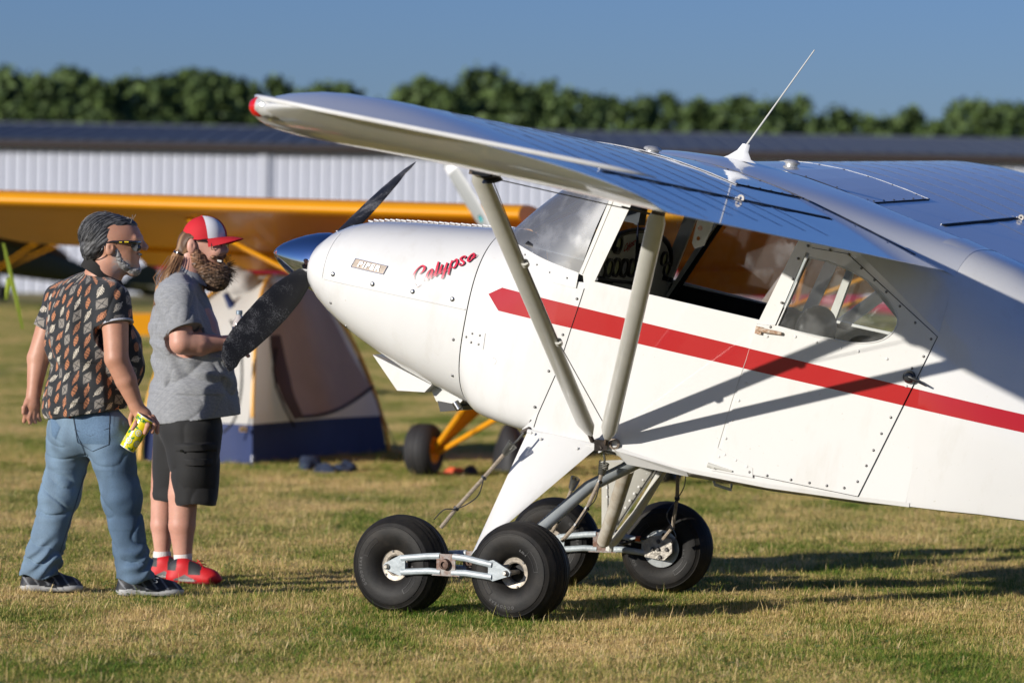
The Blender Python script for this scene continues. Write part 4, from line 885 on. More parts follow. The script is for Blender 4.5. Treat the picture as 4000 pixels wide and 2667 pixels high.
# ---- wings
tapem = mat('rib_tape_white', (.78, .78, .78), .45, coat=.4)
def wing(sg):
    Mx = Matrix.Scale(-1, 4, (0, 1, 0)) if sg < 0 else Matrix.Identity(4)
    f = lambda p: Mx @ p
    # stretch of fabric between ribs sags a touch
    ys = [.50]; ribs = list(np.arange(.80, 4.0, .31))
    for r_ in ribs: ys += [r_ - .155, r_]
    ys = sorted(set([round(y, 4) for y in ys if y < 4.09])) + list(4.09 + (4.653 - 4.09) * np.sin(np.linspace(.06, math.pi / 2, 16)))
    m = MB(); rings = []
    for y in ys:
        onrib = any(abs(y - r_) < .01 for r_ in ribs) or y > 3.9 or y < 1.40
        rings.append([f(p) for p in WG.ring(y, 0 if onrib else .16)])
    m.loft(rings); w_ = pb(m, 'wing', fabric, None, 38)
    yb_s = 4.307 + (4.653 - 4.307) * np.sin(np.linspace(0, math.pi / 2, 16)); bowp = [WG.ptx(y, WG.plan(y)[1], WG.zf) for y in yb_s] + [WG.ptx(y, WG.plan(y)[0], WG.zf) for y in (4.09 + (4.653 - 4.09) * np.sin(np.linspace(0.05, math.pi / 2, 14)))[::-1]]
    mm = MB(); nb_ = len(bowp); mm.tube([f(p) for p in bowp], [.0095 * min(1, .1 + i / 5, .1 + (nb_ - 1 - i) / 5) for i in range(nb_)], 8); pb(mm, 'wing_tip_bow', paint, w_)
    # rib tapes
    for r_ in ribs:
        if r_ < 1.5: continue
        mm = MB(); xs = np.linspace(.25, -1.30 if r_ < 3.3 else WG.plan(r_)[1] + .04, 22); L, C_, R_ = [], [], []
        for x in xs: L.append(f(WG.top(r_ - .016, x) + Vector((0, 0, .0005)))); C_.append(f(WG.top(r_, x) + Vector((0, 0, .0012)))); R_.append(f(WG.top(r_ + .016, x) + Vector((0, 0, .0005))))
        mm.loft([L, C_, R_], closed=False); pb(mm, 'rib_tape', tapem, w_, None, recalc=False)
    # metal tank cover with its edges and screws
    mm = MB(); rows = []
    for y in np.linspace(.53, 1.43, 7): rows.append([f(WG.top(y, x) + Vector((0, 0, .003))) for x in np.linspace(.262, -.742, 20)])
    mm.loft(rows, closed=False); tk = pb(mm, 'tank_cover', paint, w_, None, recalc=False)
    mm = MB(); mm.tube([f(WG.top(1.43, x) + Vector((0, 0, .003))) for x in np.linspace(.26, -.742, 16)], .0018, 5); pb(mm, 'cover_edge', paint, tk)
    mm = MB(); mm.tube([f(WG.top(y, -.745) + Vector((0, 0, .004))) for y in np.linspace(.55, 1.43, 8)], .003, 5); pb(mm, 'cover_gap', seamm, tk)
    for y in np.linspace(.6, 1.38, 6): p = f(WG.top(y, -.725) + Vector((0, 0, .003))); rivet(tk, p, (0, 0, 1), 'd', .9)
    for x in np.linspace(.12, -.68, 7): p = f(WG.top(1.405, x) + Vector((0, 0, .003))); rivet(tk, p, (0, 0, 1), 'd', .8)
    for x in np.linspace(.12, -1.2, 9): p = f(WG.top(.56, x) + Vector((0, 0, .003))); rivet(tk, p, (0, 0, 1), 'd', .8)
    mm = MB(); cp_ = f(WG.top(.97, -.15)); mm.lathe([(0, .031), (.02, .030), (.037, .024), (.042, .018), (.040, .012), (.031, .010), (.031, -.004)], axisM(cp_, (0.03, 0, 1)), 24); pb(mm, 'fuel_cap', mat('worn_chrome', (.62, .61, .58), .38, .5, noise=.3, nscale=60), w_)
    # aileron and flap gap: a dark slot, hinge bracket
    for (ya, yb_, nm) in ((.86, 2.13, 'flap_gap'), (2.16, 3.72, 'aileron_gap')):
        mm = MB(); L, Q = [], []
        for y in np.linspace(ya, yb_, 12):
            L.append(f(WG.top(y, -1.005) + Vector((0, 0, .0025)))); Q.append(f(WG.top(y, -1.026) + Vector((0, 0, .0025))))
        mm.loft([L, Q], closed=False); pb(mm, nm, seamm, w_, None, recalc=False)
        mm = MB(); mm.tube([f(WG.top(y, -1.002) + Vector((0, 0, .003))) for y in np.linspace(ya, yb_, 12)], .0028, 6); pb(mm, 'gap_lip', fabric, w_)
    mm = MB(); p = f(WG.top(2.145, -1.03)); mm.lathe([(.006, -.005), (.015, -.005), (.015, .005), (.006, .005)], axisM(p + Vector((0, 0, .012)), (0, 1, 0)), 14, closed_prof=True); mm.tube([p, p + Vector((.06, .0, .008))], .005, 6); pb(mm, 'hinge_bracket', mat('bracket_white', (.6, .55, .48), .5, noise=.4, nscale=60), w_)
    # underside: fabric tip light
    if sg > 0:
        tp = f(WG.pt(4.33, .03, .01)); 
        y_ = 4.40; c = Px(1030, 415, y=4.42)
        mm = MB(); mm.lathe([(0, .035), (.02, .03), (.036, .012), (.040, -.01), (.034, -.03), (0, -.04)], axisM(Px(1008, 417, y=4.42), (1, .25, 0)), 20); nl = pb(mm, 'navigation_light', rednav, w_)
        mm = MB(); mm.lathe([(0, .06), (.026, .05), (.040, .02), (.042, -.02), (.030, -.05), (0, -.06)], axisM(Px(1052, 418, y=4.43), (1, .2, 0)), 20); pb(mm, 'strobe_lens', mat('clear_lens', (.75, .75, .72), .08, .3, coat=1, noise=.4, nscale=70), nl)
        mm = MB(); mm.lathe([(0, -.11), (.02, -.08), (.036, -.03), (.044, .015), (.040, .04), (0, .04)], axisM(Px(1075, 425, y=4.42), (1, .2, 0)), 20); pb(mm, 'light_housing', mat('housing_grey', (.35, .34, .32), .3, .6), nl)
    # pitot-less lift struts
    sb = Vector((0, .545, .005)); 
    ft = WG.bot(2.52, .03); rt = WG.bot(2.33, -.75)
    for nm, a, b, rad in (('front_lift_strut', Vector((.035, .56, .0)), ft, .047), ('rear_lift_strut', Vector((-.04, .56, .0)), rt, .040)):
        d = (b - a); L_ = d.length; d.normalize(); sd = (Vector((1, 0, 0)) - d * d.x).normalized(); mm = MB()
        e0, e1 = (.10, .05)
        pts = [a + d * .035, a + d * .05, a + d * .14, b - d * .13, b - d * .05, b - d * .03]; rs = [.014, .020, rad, rad, .024, .014]
        mm.tube([f(p) for p in pts], rs, 20, flat=.52, side=f(sd)); st = pb(mm, nm, off, None, 40)
        mm = MB(); mm.tube([f(a + d * -.02), f(a + d * .05)], .011, 8); mm.tube([f(b - d * .05), f(b + d * .01)], .013, 8); mm.box(f(b - d * .03), (.05, .03, .05)); pb(mm, 'strut_fitting', mat('rusty_fitting', (.10, .07, .05), .7, noise=.4, nscale=60), st)
        if nm[0] == 'f' and sg > 0:
            # aileron cable with its guides and pulley
            pul = f(b + Vector((-.11, .05, -.035))); g1 = f(a.lerp(b, .677) + Vector((-.05, 0, -.005))); g2 = f(a.lerp(b, .39) + Vector((-.05, 0, -.005))); e_ = f(Vector((-.06, .54, .02)))
            mm = MB(); mm.tube([pul, g1, g2, e_], .0022, 5); mm.tube([pul, f(Vector((-.62, 2.05, WG.bot(2.05, -.62).z - .05)))], .0024, 5); mm.tube([f(Vector((-.50, 2.12, WG.bot(2.1, -.5).z - .045))), f(Vector((-.62, 2.05, WG.bot(2.05, -.62).z - .05)))], .005, 6); pb(mm, 'control_cable', darksteel, st)
            mm = MB(); mm.lathe([(.012, -.012), (.045, -.012), (.036, 0), (.045, .012), (.012, .012)], axisM(pul, (.25, .3, 1)), 24, closed_prof=True); mm.box(pul + Vector((.05, 0, .01)), (.08, .02, .02)); pb(mm, 'cable_pulley', black, st)
            mm = MB()
            for g_ in (g1, g2): mm.lathe([(.006, -.012), (.017, -.012), (.017, .012), (.006, .012)], axisM(g_, d), 12, closed_prof=True)
            pb(mm, 'cable_guide', off, st)
    # aileron horn below the wing
    mm = MB(); h = WG.bot(1.9, -.80); mm.plate([(h.x + .03, h.z), (h.x - .05, h.z), (h.x - .02, h.z - .13), (h.x + .02, h.z - .15), (h.x + .035, h.z - .13)], [[(h.x + .012 + .012 * math.cos(t), h.z - .06 + .012 * math.sin(t)) for t in np.linspace(0, 6.28, 9)[:-1]], [(h.x + .012 + .01 * math.cos(t), h.z - .105 + .01 * math.sin(t)) for t in np.linspace(0, 6.28, 9)[:-1]]], lambda a, b, t: f(Vector((a, 1.9 + t, b))), .005); pb(mm, 'control_horn', off, w_)
    return w_
wl = wing(1); wr = wing(-1)
# whip antenna
m = MB(); ab = Vector((-.215, 0, 1.396)); m.loft([[(ab.x + a * 1.55, b * 1.15, ab.z - .004) for a, b in ((-.06, 0), (-.03, .022), (.035, .016), (.05, 0), (.035, -.016), (-.03, -.022))], [(ab.x + a * 1.05, b * .85, ab.z + .010) for a, b in ((-.06, 0), (-.03, .022), (.035, .016), (.05, 0), (.035, -.016), (-.03, -.022))],
                   [(ab.x + a * .52 - .012, b * .62, ab.z + .042) for a, b in ((-.06, 0), (-.03, .022), (.035, .016), (.05, 0), (.035, -.016), (-.03, -.022))], [(ab.x + a * .34 - .024, b * .5, ab.z + .078) for a, b in ((-.06, 0), (-.03, .022), (.035, .016), (.05, 0), (.035, -.016), (-.03, -.022))]])
an = pb(m, 'whip_antenna', mat('white_plastic', (.8, .8, .79), .3, coat=.4), None, 60)
m = MB(); m.tube([ab + Vector((-.026, 0, .070)), Px(3182, 196, y=0)], [.0052, .0030], 8); pb(m, 'antenna_whip', off, an)
# ================================================================== landing gear of the white aeroplane
WM = ROOTM.inverted()                                              # world -> root frame
def wb(mb, name, m_, parent=None, ang=35, **k): return mb.build(name, m_, parent or plane, ang, M=WM, **k)
tread = rubber; dustrub = mat('dusty_tyre', (.011, .0105, .010), .55, spec=.22, col2=(.040, .034, .028), nscale=7, bump=.15, bscale=90, bdist=.004); dustrub.node_tree.nodes['Color Ramp'].color_ramp.elements[0].position = .45; dustrub.node_tree.nodes['Color Ramp'].color_ramp.elements[1].position = .85
def lettering_ring(txt, r, size, M4, h, parent, flip=1, a0=90, sp=1.15, m_=None):
    me = text_mesh(txt, size, .003, .0005, 0, sp)
    def fn(x, y, z):
        a = R(a0) - x / r; rr = r + y; return M4 @ Vector((rr * math.cos(a), rr * math.sin(a) * 1, h + z))
    warp(me, fn); me.materials.append(m_ or rubber2); return link('tyre_lettering', me, parent)
rubber2 = mat('tyre_lettering_rubber', (.045, .043, .042), .5)
creamrim = mat('cream_rim', (.50, .44, .36), .45, .2, noise=.45, nscale=45, bump=.2, bscale=60)
calm = mat('grimy_metal', (.42, .39, .34), .5, .6, noise=.5, nscale=40, bump=.3, bscale=70)
discm = mat('brake_disc', (.55, .58, .58), .3, .9, noise=.2, nscale=30)
TY = [(.072, -.058), (.082, -.076), (.10, -.087), (.125, -.097), (.150, -.1005), (.172, -.098), (.1735, -.0995), (.1765, -.0990), (.178, -.0955), (.192, -.089), (.194, -.090), (.197, -.0882), (.198, -.0855), (.209, -.074),
      (.2165, -.060), (.2145, -.056), (.2175, -.053), (.2225, -.038), (.2203, -.034), (.2238, -.030), (.2265, -.013), (.2240, -.010), (.2240, -.006), (.2272, -.003)]
TY = TY + [(r, -h) for r, h in TY[::-1]]
def build_wheel(c, n, out, spin, brake=False, first=None):
    """c centre, n axis (towards the side named outboard)"""
    n = Vector(n).normalized(); M4 = axisM(c, n, Vector((0, 0, 1)))
    m = MB(); m.lathe([(r * (1 + .035 * ss(.1, .2, r)), h * 1.09) for r, h in TY], M4, 64); ty = None
    whl = bpy.data.objects.new('wheel', None); COL.objects.link(whl); whl.parent = plane; whl.empty_display_size = .1
    m2 = MB(); m2.lathe([(.045, .050), (.052, .056), (.070, .0585), (.0765, .062), (.079, .058), (.074, .052), (.062, .045), (.060, -.045), (.074, -.052), (.079, -.058), (.0765, -.062), (.070, -.0585), (.052, -.056), (.045, -.050)], M4, 40, closed_prof=True)
    m2.lathe([(0, .02), (.05, .022), (.061, .01)], M4, 24, mi=1); m2.lathe([(0, -.02), (.05, -.022), (.061, -.01)], M4, 24, mi=1)
    rim = wb(m2, 'rim', [creamrim, black], whl, 30)
    vv = []
    for p in m.v:
        p = Vector(p)
        if p.z < .012: q = .012 - p.z; o2 = (p - c).dot(n); p = p + n * (math.copysign(1, o2) * q * .35) ; p.z = .012 - q * .15
        vv.append(tuple(p))
    m.v = vv; ty = wb(m, 'tyre', dustrub, whl, 40)
    for s_ in (1, -1):
        b_ = MB()
        for k in range(3):
            a = R(spin + 120 * k); p = M4 @ Vector((.0665 * math.cos(a), .0665 * math.sin(a), .059 * s_)); b_.lathe([(0, .004), (.005, .004), (.005, 0)], axisM(p, n * s_), 8)
        b_ = wb(b_, 'rim_bolts', darksteel, whl); b_['kind'] = 'stuff'
    side_ = out
    for s_ in (1, -1):
        Ms = WM @ (M4 if s_ > 0 else M4 @ Matrix.Rotation(math.pi, 4, 'X'))
        lettering_ring('GOODYEAR', .158, .019, Ms, .1085, whl, 1, 90 + spin, 1.5); lettering_ring('8.00-4', .118, .014, Ms, .1045, whl, 1, 250 + spin, 1.2)
        mm = MB()
        for k in range(12):
            a = R(k * 30 + spin); p = (M4 if s_ > 0 else M4 @ Matrix.Rotation(math.pi, 4, 'X'))
            mm.box(p @ Vector((.183 * math.cos(a), .183 * math.sin(a), .1025)), (.004, .004, .004)); 
        for k in (0, 1):
            a0 = R(20 + k * 180 + spin); p = (M4 if s_ > 0 else M4 @ Matrix.Rotation(math.pi, 4, 'X')); arc = [p @ Vector((.128 * math.cos(a0 + t), .128 * math.sin(a0 + t), .1072)) for t in np.linspace(0, .7, 9)]
            arc2 = [p @ Vector((.150 * math.cos(a0 + t), .150 * math.sin(a0 + t), .1092)) for t in np.linspace(.7, 0, 9)]; mm.tube(arc + arc2 + [arc[0]], .0016, 5)
        o_ = wb(mm, 'sidewall_moulding', rubber2, whl); o_['kind'] = 'stuff'
    return whl, M4
ND = R(29); nd = Vector((-math.cos(ND), math.sin(ND), 0)); nn_ = Vector((-math.sin(ND), -math.cos(ND), 0))
FD = R(19); fd = Vector((-math.cos(FD), math.sin(FD), 0)); fn_ = Vector((-math.sin(FD), -math.cos(FD), 0))
zw = .2245
hf = at(1533, 2212, 18.86); hr = at(1999, 2252, 18.56)
cNF = hf - nn_ * .085; cNR = hr - nn_ * .085; cNF.z = zw; cNR.z = zw - .004
cFR = at(2606, 2155, 20.42); cFR.z = zw; cFF = cFR + fd * .60 + Vector((0, 0, 0)); cFF.z = zw
for c, n, sp in ((cNF, nn_, 12), (cNR, nn_, 75), (cFR, fn_, 10), (cFF, fn_, 200)): build_wheel(c, n, 1, sp)
# walking beams that carry the tandem wheels
def beam(cF, cR, d, n, off_, flip=False, nm='walking_beam'):
    O = (cF + cR) / 2; L = (cF - cR).length / 2
    def q(u, z, o=0.0): return O + d * u + n * (off_ + o) + Vector((0, 0, z))
    M = MB()
    for s_ in (1, -1):
        M.tube([q(s_ * .035, .062), q(s_ * .10, .058), q(s_ * (L - .075), .034 + (.008 if s_ > 0 else 0))], .0155, 10)
        M.tube([q(s_ * .03, -.012), q(s_ * .10, -.010), q(s_ * (L - .075), -.022)], .0155, 10)
        M.plate([(s_ * (L + .022), .006), (s_ * (L + .018), -.012), (s_ * (L - .07), -.040), (s_ * (L - .095), -.030), (s_ * (L - .095), .052), (s_ * (L - .07), .058), (s_ * (L + .010), .018)], [], lambda a, b, t: q(a, b, t - .006), .012)
    bm_ = wb(M, nm, grey, None, 30)
    M = MB(); M.plate([(-.075, .075), (.075, .072), (.05, .045), (.05, .0), (.075, -.028), (-.075, -.028), (-.05, .0), (-.05, .045)], [], lambda a, b, t: q(a, b, t + .004), .006); wb(M, 'gusset_plate', mat('rusty_grey', (.30, .29, .28), .6, .3, col2=(.16, .08, .05), nscale=30), bm_, 20)
    M = MB(); M.lathe([(.0, .016), (.014, .016), (.014, .026), (.024, .024), (.027, 0)], axisM(q(0, .026, .008), n), 20); wb(M, 'pivot_bolt', mat('rust_brown', (.13, .08, .06), .6, .5, noise=.4, nscale=80), bm_, 30)
    for s_ in (1, -1):
        M = MB(); M.lathe([(0, .018), (.008, .018), (.012, .012), (.014, 0)], axisM(q(s_ * L, 0, .006), n), 16); M.tube([q(s_ * L, 0, -.11 if off_ > 0 else .0), q(s_ * L, 0, .004)] if off_ > 0 else [q(s_ * L, 0, 0), q(s_ * L, 0, -.10)], .012, 10); wb(M, 'axle', calm, bm_, 30)
    return bm_, q
bN, qN = beam(cNF, cNR, nd, nn_, .13); bNi, qNi = beam(cNF, cNR, nd, nn_, -.118)
bF, qF = beam(cFF, cFR, fd, fn_, .13); bFi, qFi = beam(cFF, cFR, fd, fn_, -.118)
# brake on the inner side of the far rear wheel (and its twin)
def brake(c, n, u, parent, q):
    M4 = axisM(c + n * .104, n, Vector((0, 0, 1))); m = MB(); m.lathe([(.058, 0), (.094, 0), (.094, .005), (.058, .005)], M4, 40, closed_prof=True); dk = wb(m, 'brake_disc', discm, parent, 30)
    p = c + n * .135; m = MB(); m.plate([(-.07, -.045), (.03, -.06), (.072, -.02), (.070, .045), (.03, .065), (-.045, .060), (-.085, .03)], [], lambda a, b, t: p - u * a + Vector((0, 0, b + .005)) + n * t, .022); cal = wb(m, 'brake_caliper', calm, parent, 20)
    for a, b in ((-.03, 0), (0, 0), (.045, 0), (0, .04), (.01, -.04)):
        m = MB(); m.lathe([(0, .012), (.007, .012), (.010, .004), (.012, 0)], axisM(p - u * a + Vector((0, 0, b)) + n * .022, n), 10); wb(m, 'caliper_bolt', darksteel, cal, 20)
    return p
# far side: the side turned to the camera is the inboard one
pb_ = brake(cFR, fn_, fd, bF, qF)
m = MB(); m.tube([qF(-.06, .03, .02), qF(-.12, .02, .035), qF(-.20, .05, .03), pb_ + Vector((0, 0, .05)), pb_ + fn_ * .03 + Vector((.03, 0, .08))], .007, 8); wb(m, 'brake_hose', black, bF)
m = MB(); m.lathe([(.012, -.012), (.014, -.012), (.014, .012), (.012, .012)], axisM(qF(-.195, .05, .03), fd), 12, closed_prof=True); wb(m, 'hose_clamp', mat('orange_clamp', (.6, .12, .03), .4), bF)
# legs and fairings. world points of the aeroplane frame
PW = lambda x, y, z: PM @ Vector((x, y, z))
pivN = qN(.0, .03, -.12); pivF = qF(0, .03, .05); pivFo = qF(0, .03, -.02)
def lerp_plate(quad, th, m_, nm, parent=None):
    """thin aerofoil-like shell over a quad given as world points"""
    M = MB(); a, b, c, d = [Vector(p) for p in quad]; nrm = (b - a).cross(d - a).normalized(); rings = []
    for t in np.linspace(0, 1, 9):
        L_, R_ = a.lerp(d, t), b.lerp(c, t); up = [L_.lerp(R_, s) + nrm * th * math.sin(math.pi * min(1, max(0, s))) ** .6 for s in np.linspace(0, 1, 13)]; dn = [L_.lerp(R_, s) - nrm * th * math.sin(math.pi * s) ** .6 for s in np.linspace(1, 0, 13)[1:-1]]
        rings.append(up + dn)
    M.loft(rings); return wb(M, nm, m_, parent, 50)
A0, B0_ = PM @ Px(2062, 1682, y=.545), PM @ Px(2338, 1742, y=.545)
D0 = at(1835, 2180, 18.78); C0_ = at(1905, 2110, 18.74)
leg = lerp_plate([A0, B0_, C0_, D0], .020, paint, 'gear_leg_fairing')
m = MB(); m.tube([PM @ Px(2062, 1684, y=.55), PM @ Px(2338, 1744, y=.552), PM @ Px(2346, 1765, y=.55)], .012, 10); wb(m, 'fairing_cuff', paint, leg)
gm_ = mat('greasy_metal', (.08, .065, .055), .5, .5, noise=.5, nscale=50); m = MB(); m.tube([PM @ Px(2040, 1690, y=.53), PM @ Px(2070, 1676, y=.54)], .014, 8); wb(m, 'leg_fitting', gm_, leg); m = MB(); m.tube([PM @ Px(2330, 1722, y=.55), PM @ Px(2352, 1752, y=.55)], .016, 8); m.box(PM @ Px(2346, 1738, y=.545), (.06, .04, .05)); wb(m, 'leg_fitting', gm_, leg)
def P4(p): return WM @ p
for q in ((2112, 1714), (2255, 1751), (2075, 1690)): 
    o = bpy.data.objects.new('rivet', rvwme); COL.objects.link(o); o.parent = leg; o.matrix_local = WM @ axisM(PM @ Px(*q, y=.585) , -Vector(ray(*q)).normalized()) @ Matrix.Scale(1.1, 4)
# inner struts: near one crosses in front of the far wheels, far one pale
m = MB(); m.tube([PW(-.14, .30, -.07), at(2300, 1900, 18.95), at(2060, 2110, 18.85)], .030, 16); wb(m, 'shock_strut', mat('grey_strut', (.34, .37, .38), .45, coat=.3, noise=.12, nscale=20), leg)
eF = at(2372, 2120, 20.22)
m = MB(); m.tube([at(2452, 1825, 19.75), at(2402, 1985, 20.0), at(2358, 2115, 20.2)], [.038, .036, .034], 18); m.lathe([(0, .03), (.02, .028), (.034, 0)], axisM(at(2358, 2113, 20.2), (at(2358, 2115, 20.2) - at(2402, 1985, 20.0))), 18); ss_ = wb(m, 'shock_strut', mat('stained_strut', (.55, .52, .45), .45, coat=.3, col2=(.42, .36, .28), nscale=14), None)
fl2 = lerp_plate([at(2350, 1800, 20.05), at(2590, 1800, 19.9), at(2395, 2085, 20.28), at(2350, 2085, 20.3)], .012, off, 'gear_leg_fairing')
for sq in (((2374, 1818), (2376, 2060)), ((2564, 1820), (2412, 2050))):
    mm = MB(); mm.tube([at(*sq[0], 19.93), at(*sq[1], 20.22)], .003, 5); wb(mm, 'panel_seam', seamm, fl2)
for q in [(2372, 1868), (2373, 1905), (2374, 1940)] + [(2529, 1846), (2513, 1873), (2496, 1901), (2478, 1928), (2461, 1955), (2444, 1983), (2415, 2026)]:
    o = bpy.data.objects.new('rivet', rvwme); COL.objects.link(o); o.parent = fl2; o.matrix_local = WM @ axisM(at(*q, 19.98 + (q[1] - 1850) / 900), -Vector(ray(*q)).normalized()) @ Matrix.Scale(1.2, 4)
m = MB(); m.tube([at(2600, 1820, 19.9), at(2490, 2000, 20.12), at(2395, 2120, 20.28)], .022, 12); m.tube([at(2392, 2085, 20.27), at(2380, 2150, 20.28)], .020, 10); wb(m, 'rear_leg_tube', off, fl2)
# bungee cables with rope sleeves, springs and ties
rope = mat('rope_sleeve', (.40, .33, .25), .9, noise=.35, nscale=25, bump=.6, bscale=120, stretch=(1, 1, 6)); spring = mat('spring_steel', (.22, .22, .20), .4, .8)
def bungee(top, sp1, mid, low, wirepts=None):
    M = MB(); M.tube([sp1, *mid, low], .0095, 8); b_ = wb(M, 'bungee_cable', rope, None)
    M = MB(); d = (Vector(mid[0]) - Vector(sp1)).normalized(); x = d.orthogonal().normalized(); y = d.cross(x); hel = []
    for k in range(90):
        t = k / 89; a = t * 2 * math.pi * 8; r_ = .024 - .010 * t; hel.append(Vector(sp1) + d * (t * .065 - .035) + (x * math.cos(a) + y * math.sin(a)) * r_)
    M.tube(hel, .0032, 5); M.tube([top, Vector(top).lerp(Vector(sp1), .5) + Vector((.008, 0, .004)), Vector(sp1) - d * .03], .0055, 6); wb(M, 'end_spring', spring, b_)
    if wirepts: M = MB(); M.tube([tuple(p) for p in catmull(wirepts, 6)], .0028, 5); wb(M, 'brake_line', black, b_)
    M = MB()
    for p in mid: M.lathe([(.010, -.006), (.014, -.006), (.014, .006), (.010, .006)], axisM(p, (Vector(low) - Vector(sp1))), 10, closed_prof=True)
    wb(M, 'cable_tie', black, b_)
a_ = lambda x, y, Y: at(x, y, Y)
bungee(a_(2045, 1690, 18.92), a_(1985, 1755, 18.9), [a_(1890, 1865, 18.9), a_(1782, 1985, 18.9)], a_(1722, 2060, 18.92), [a_(1890, 1865, 18.88), a_(1870, 1930, 18.87), a_(1830, 1965, 18.87), a_(1782, 1986, 18.88), a_(1735, 1990, 18.88), a_(1695, 2028, 18.9)])
bungee(a_(2357, 1765, 18.9), a_(2354, 1832, 18.9), [a_(2342, 1880, 18.88), a_(2292, 1985, 18.85), a_(2250, 2050, 18.85)], a_(2195, 2112, 18.9), [a_(2344, 1880, 18.86), a_(2325, 1950, 18.85), a_(2292, 1988, 18.84), a_(2240, 2065, 18.84)])
bungee(a_(2245, 1880, 20.3), a_(2240, 1890, 20.3), [a_(2205, 1985, 20.35), a_(2180, 2035, 20.4)], a_(2158, 2075, 20.45))
bungee(a_(2650, 1810, 20.0), a_(2649, 1830, 20.0), [a_(2645, 1945, 20.05), a_(2627, 2060, 20.1)], a_(2590, 2105, 20.15), [a_(2680, 1845, 20.0), a_(2672, 1900, 20.0), a_(2645, 1948, 20.03), a_(2605, 2010, 20.05), a_(2627, 2062, 20.08), a_(2640, 2100, 20.1), a_(2620, 2120, 20.1)])
# step under the belly, drain mast, round inspection ring by the strut fitting
m = MB(); m.tube([at(2790, 1878, 18.95), at(2793, 1892, 18.93), at(2855, 1912, 18.93), at(2860, 1880, 18.95)], .008, 8); wb(m, 'boarding_step', grey, None)
m = MB(); m.lathe([(.016, 0), (.026, .0), (.027, .010), (.018, .014)], axisM(PW(-.075, .535, .0), PM.to_3x3() @ Vector((0, 1, 0))), 20, closed_prof=True); wb(m, 'inspection_ring', mat('stained_ring', (.35, .28, .22), .5, .5, noise=.4, nscale=60), None)
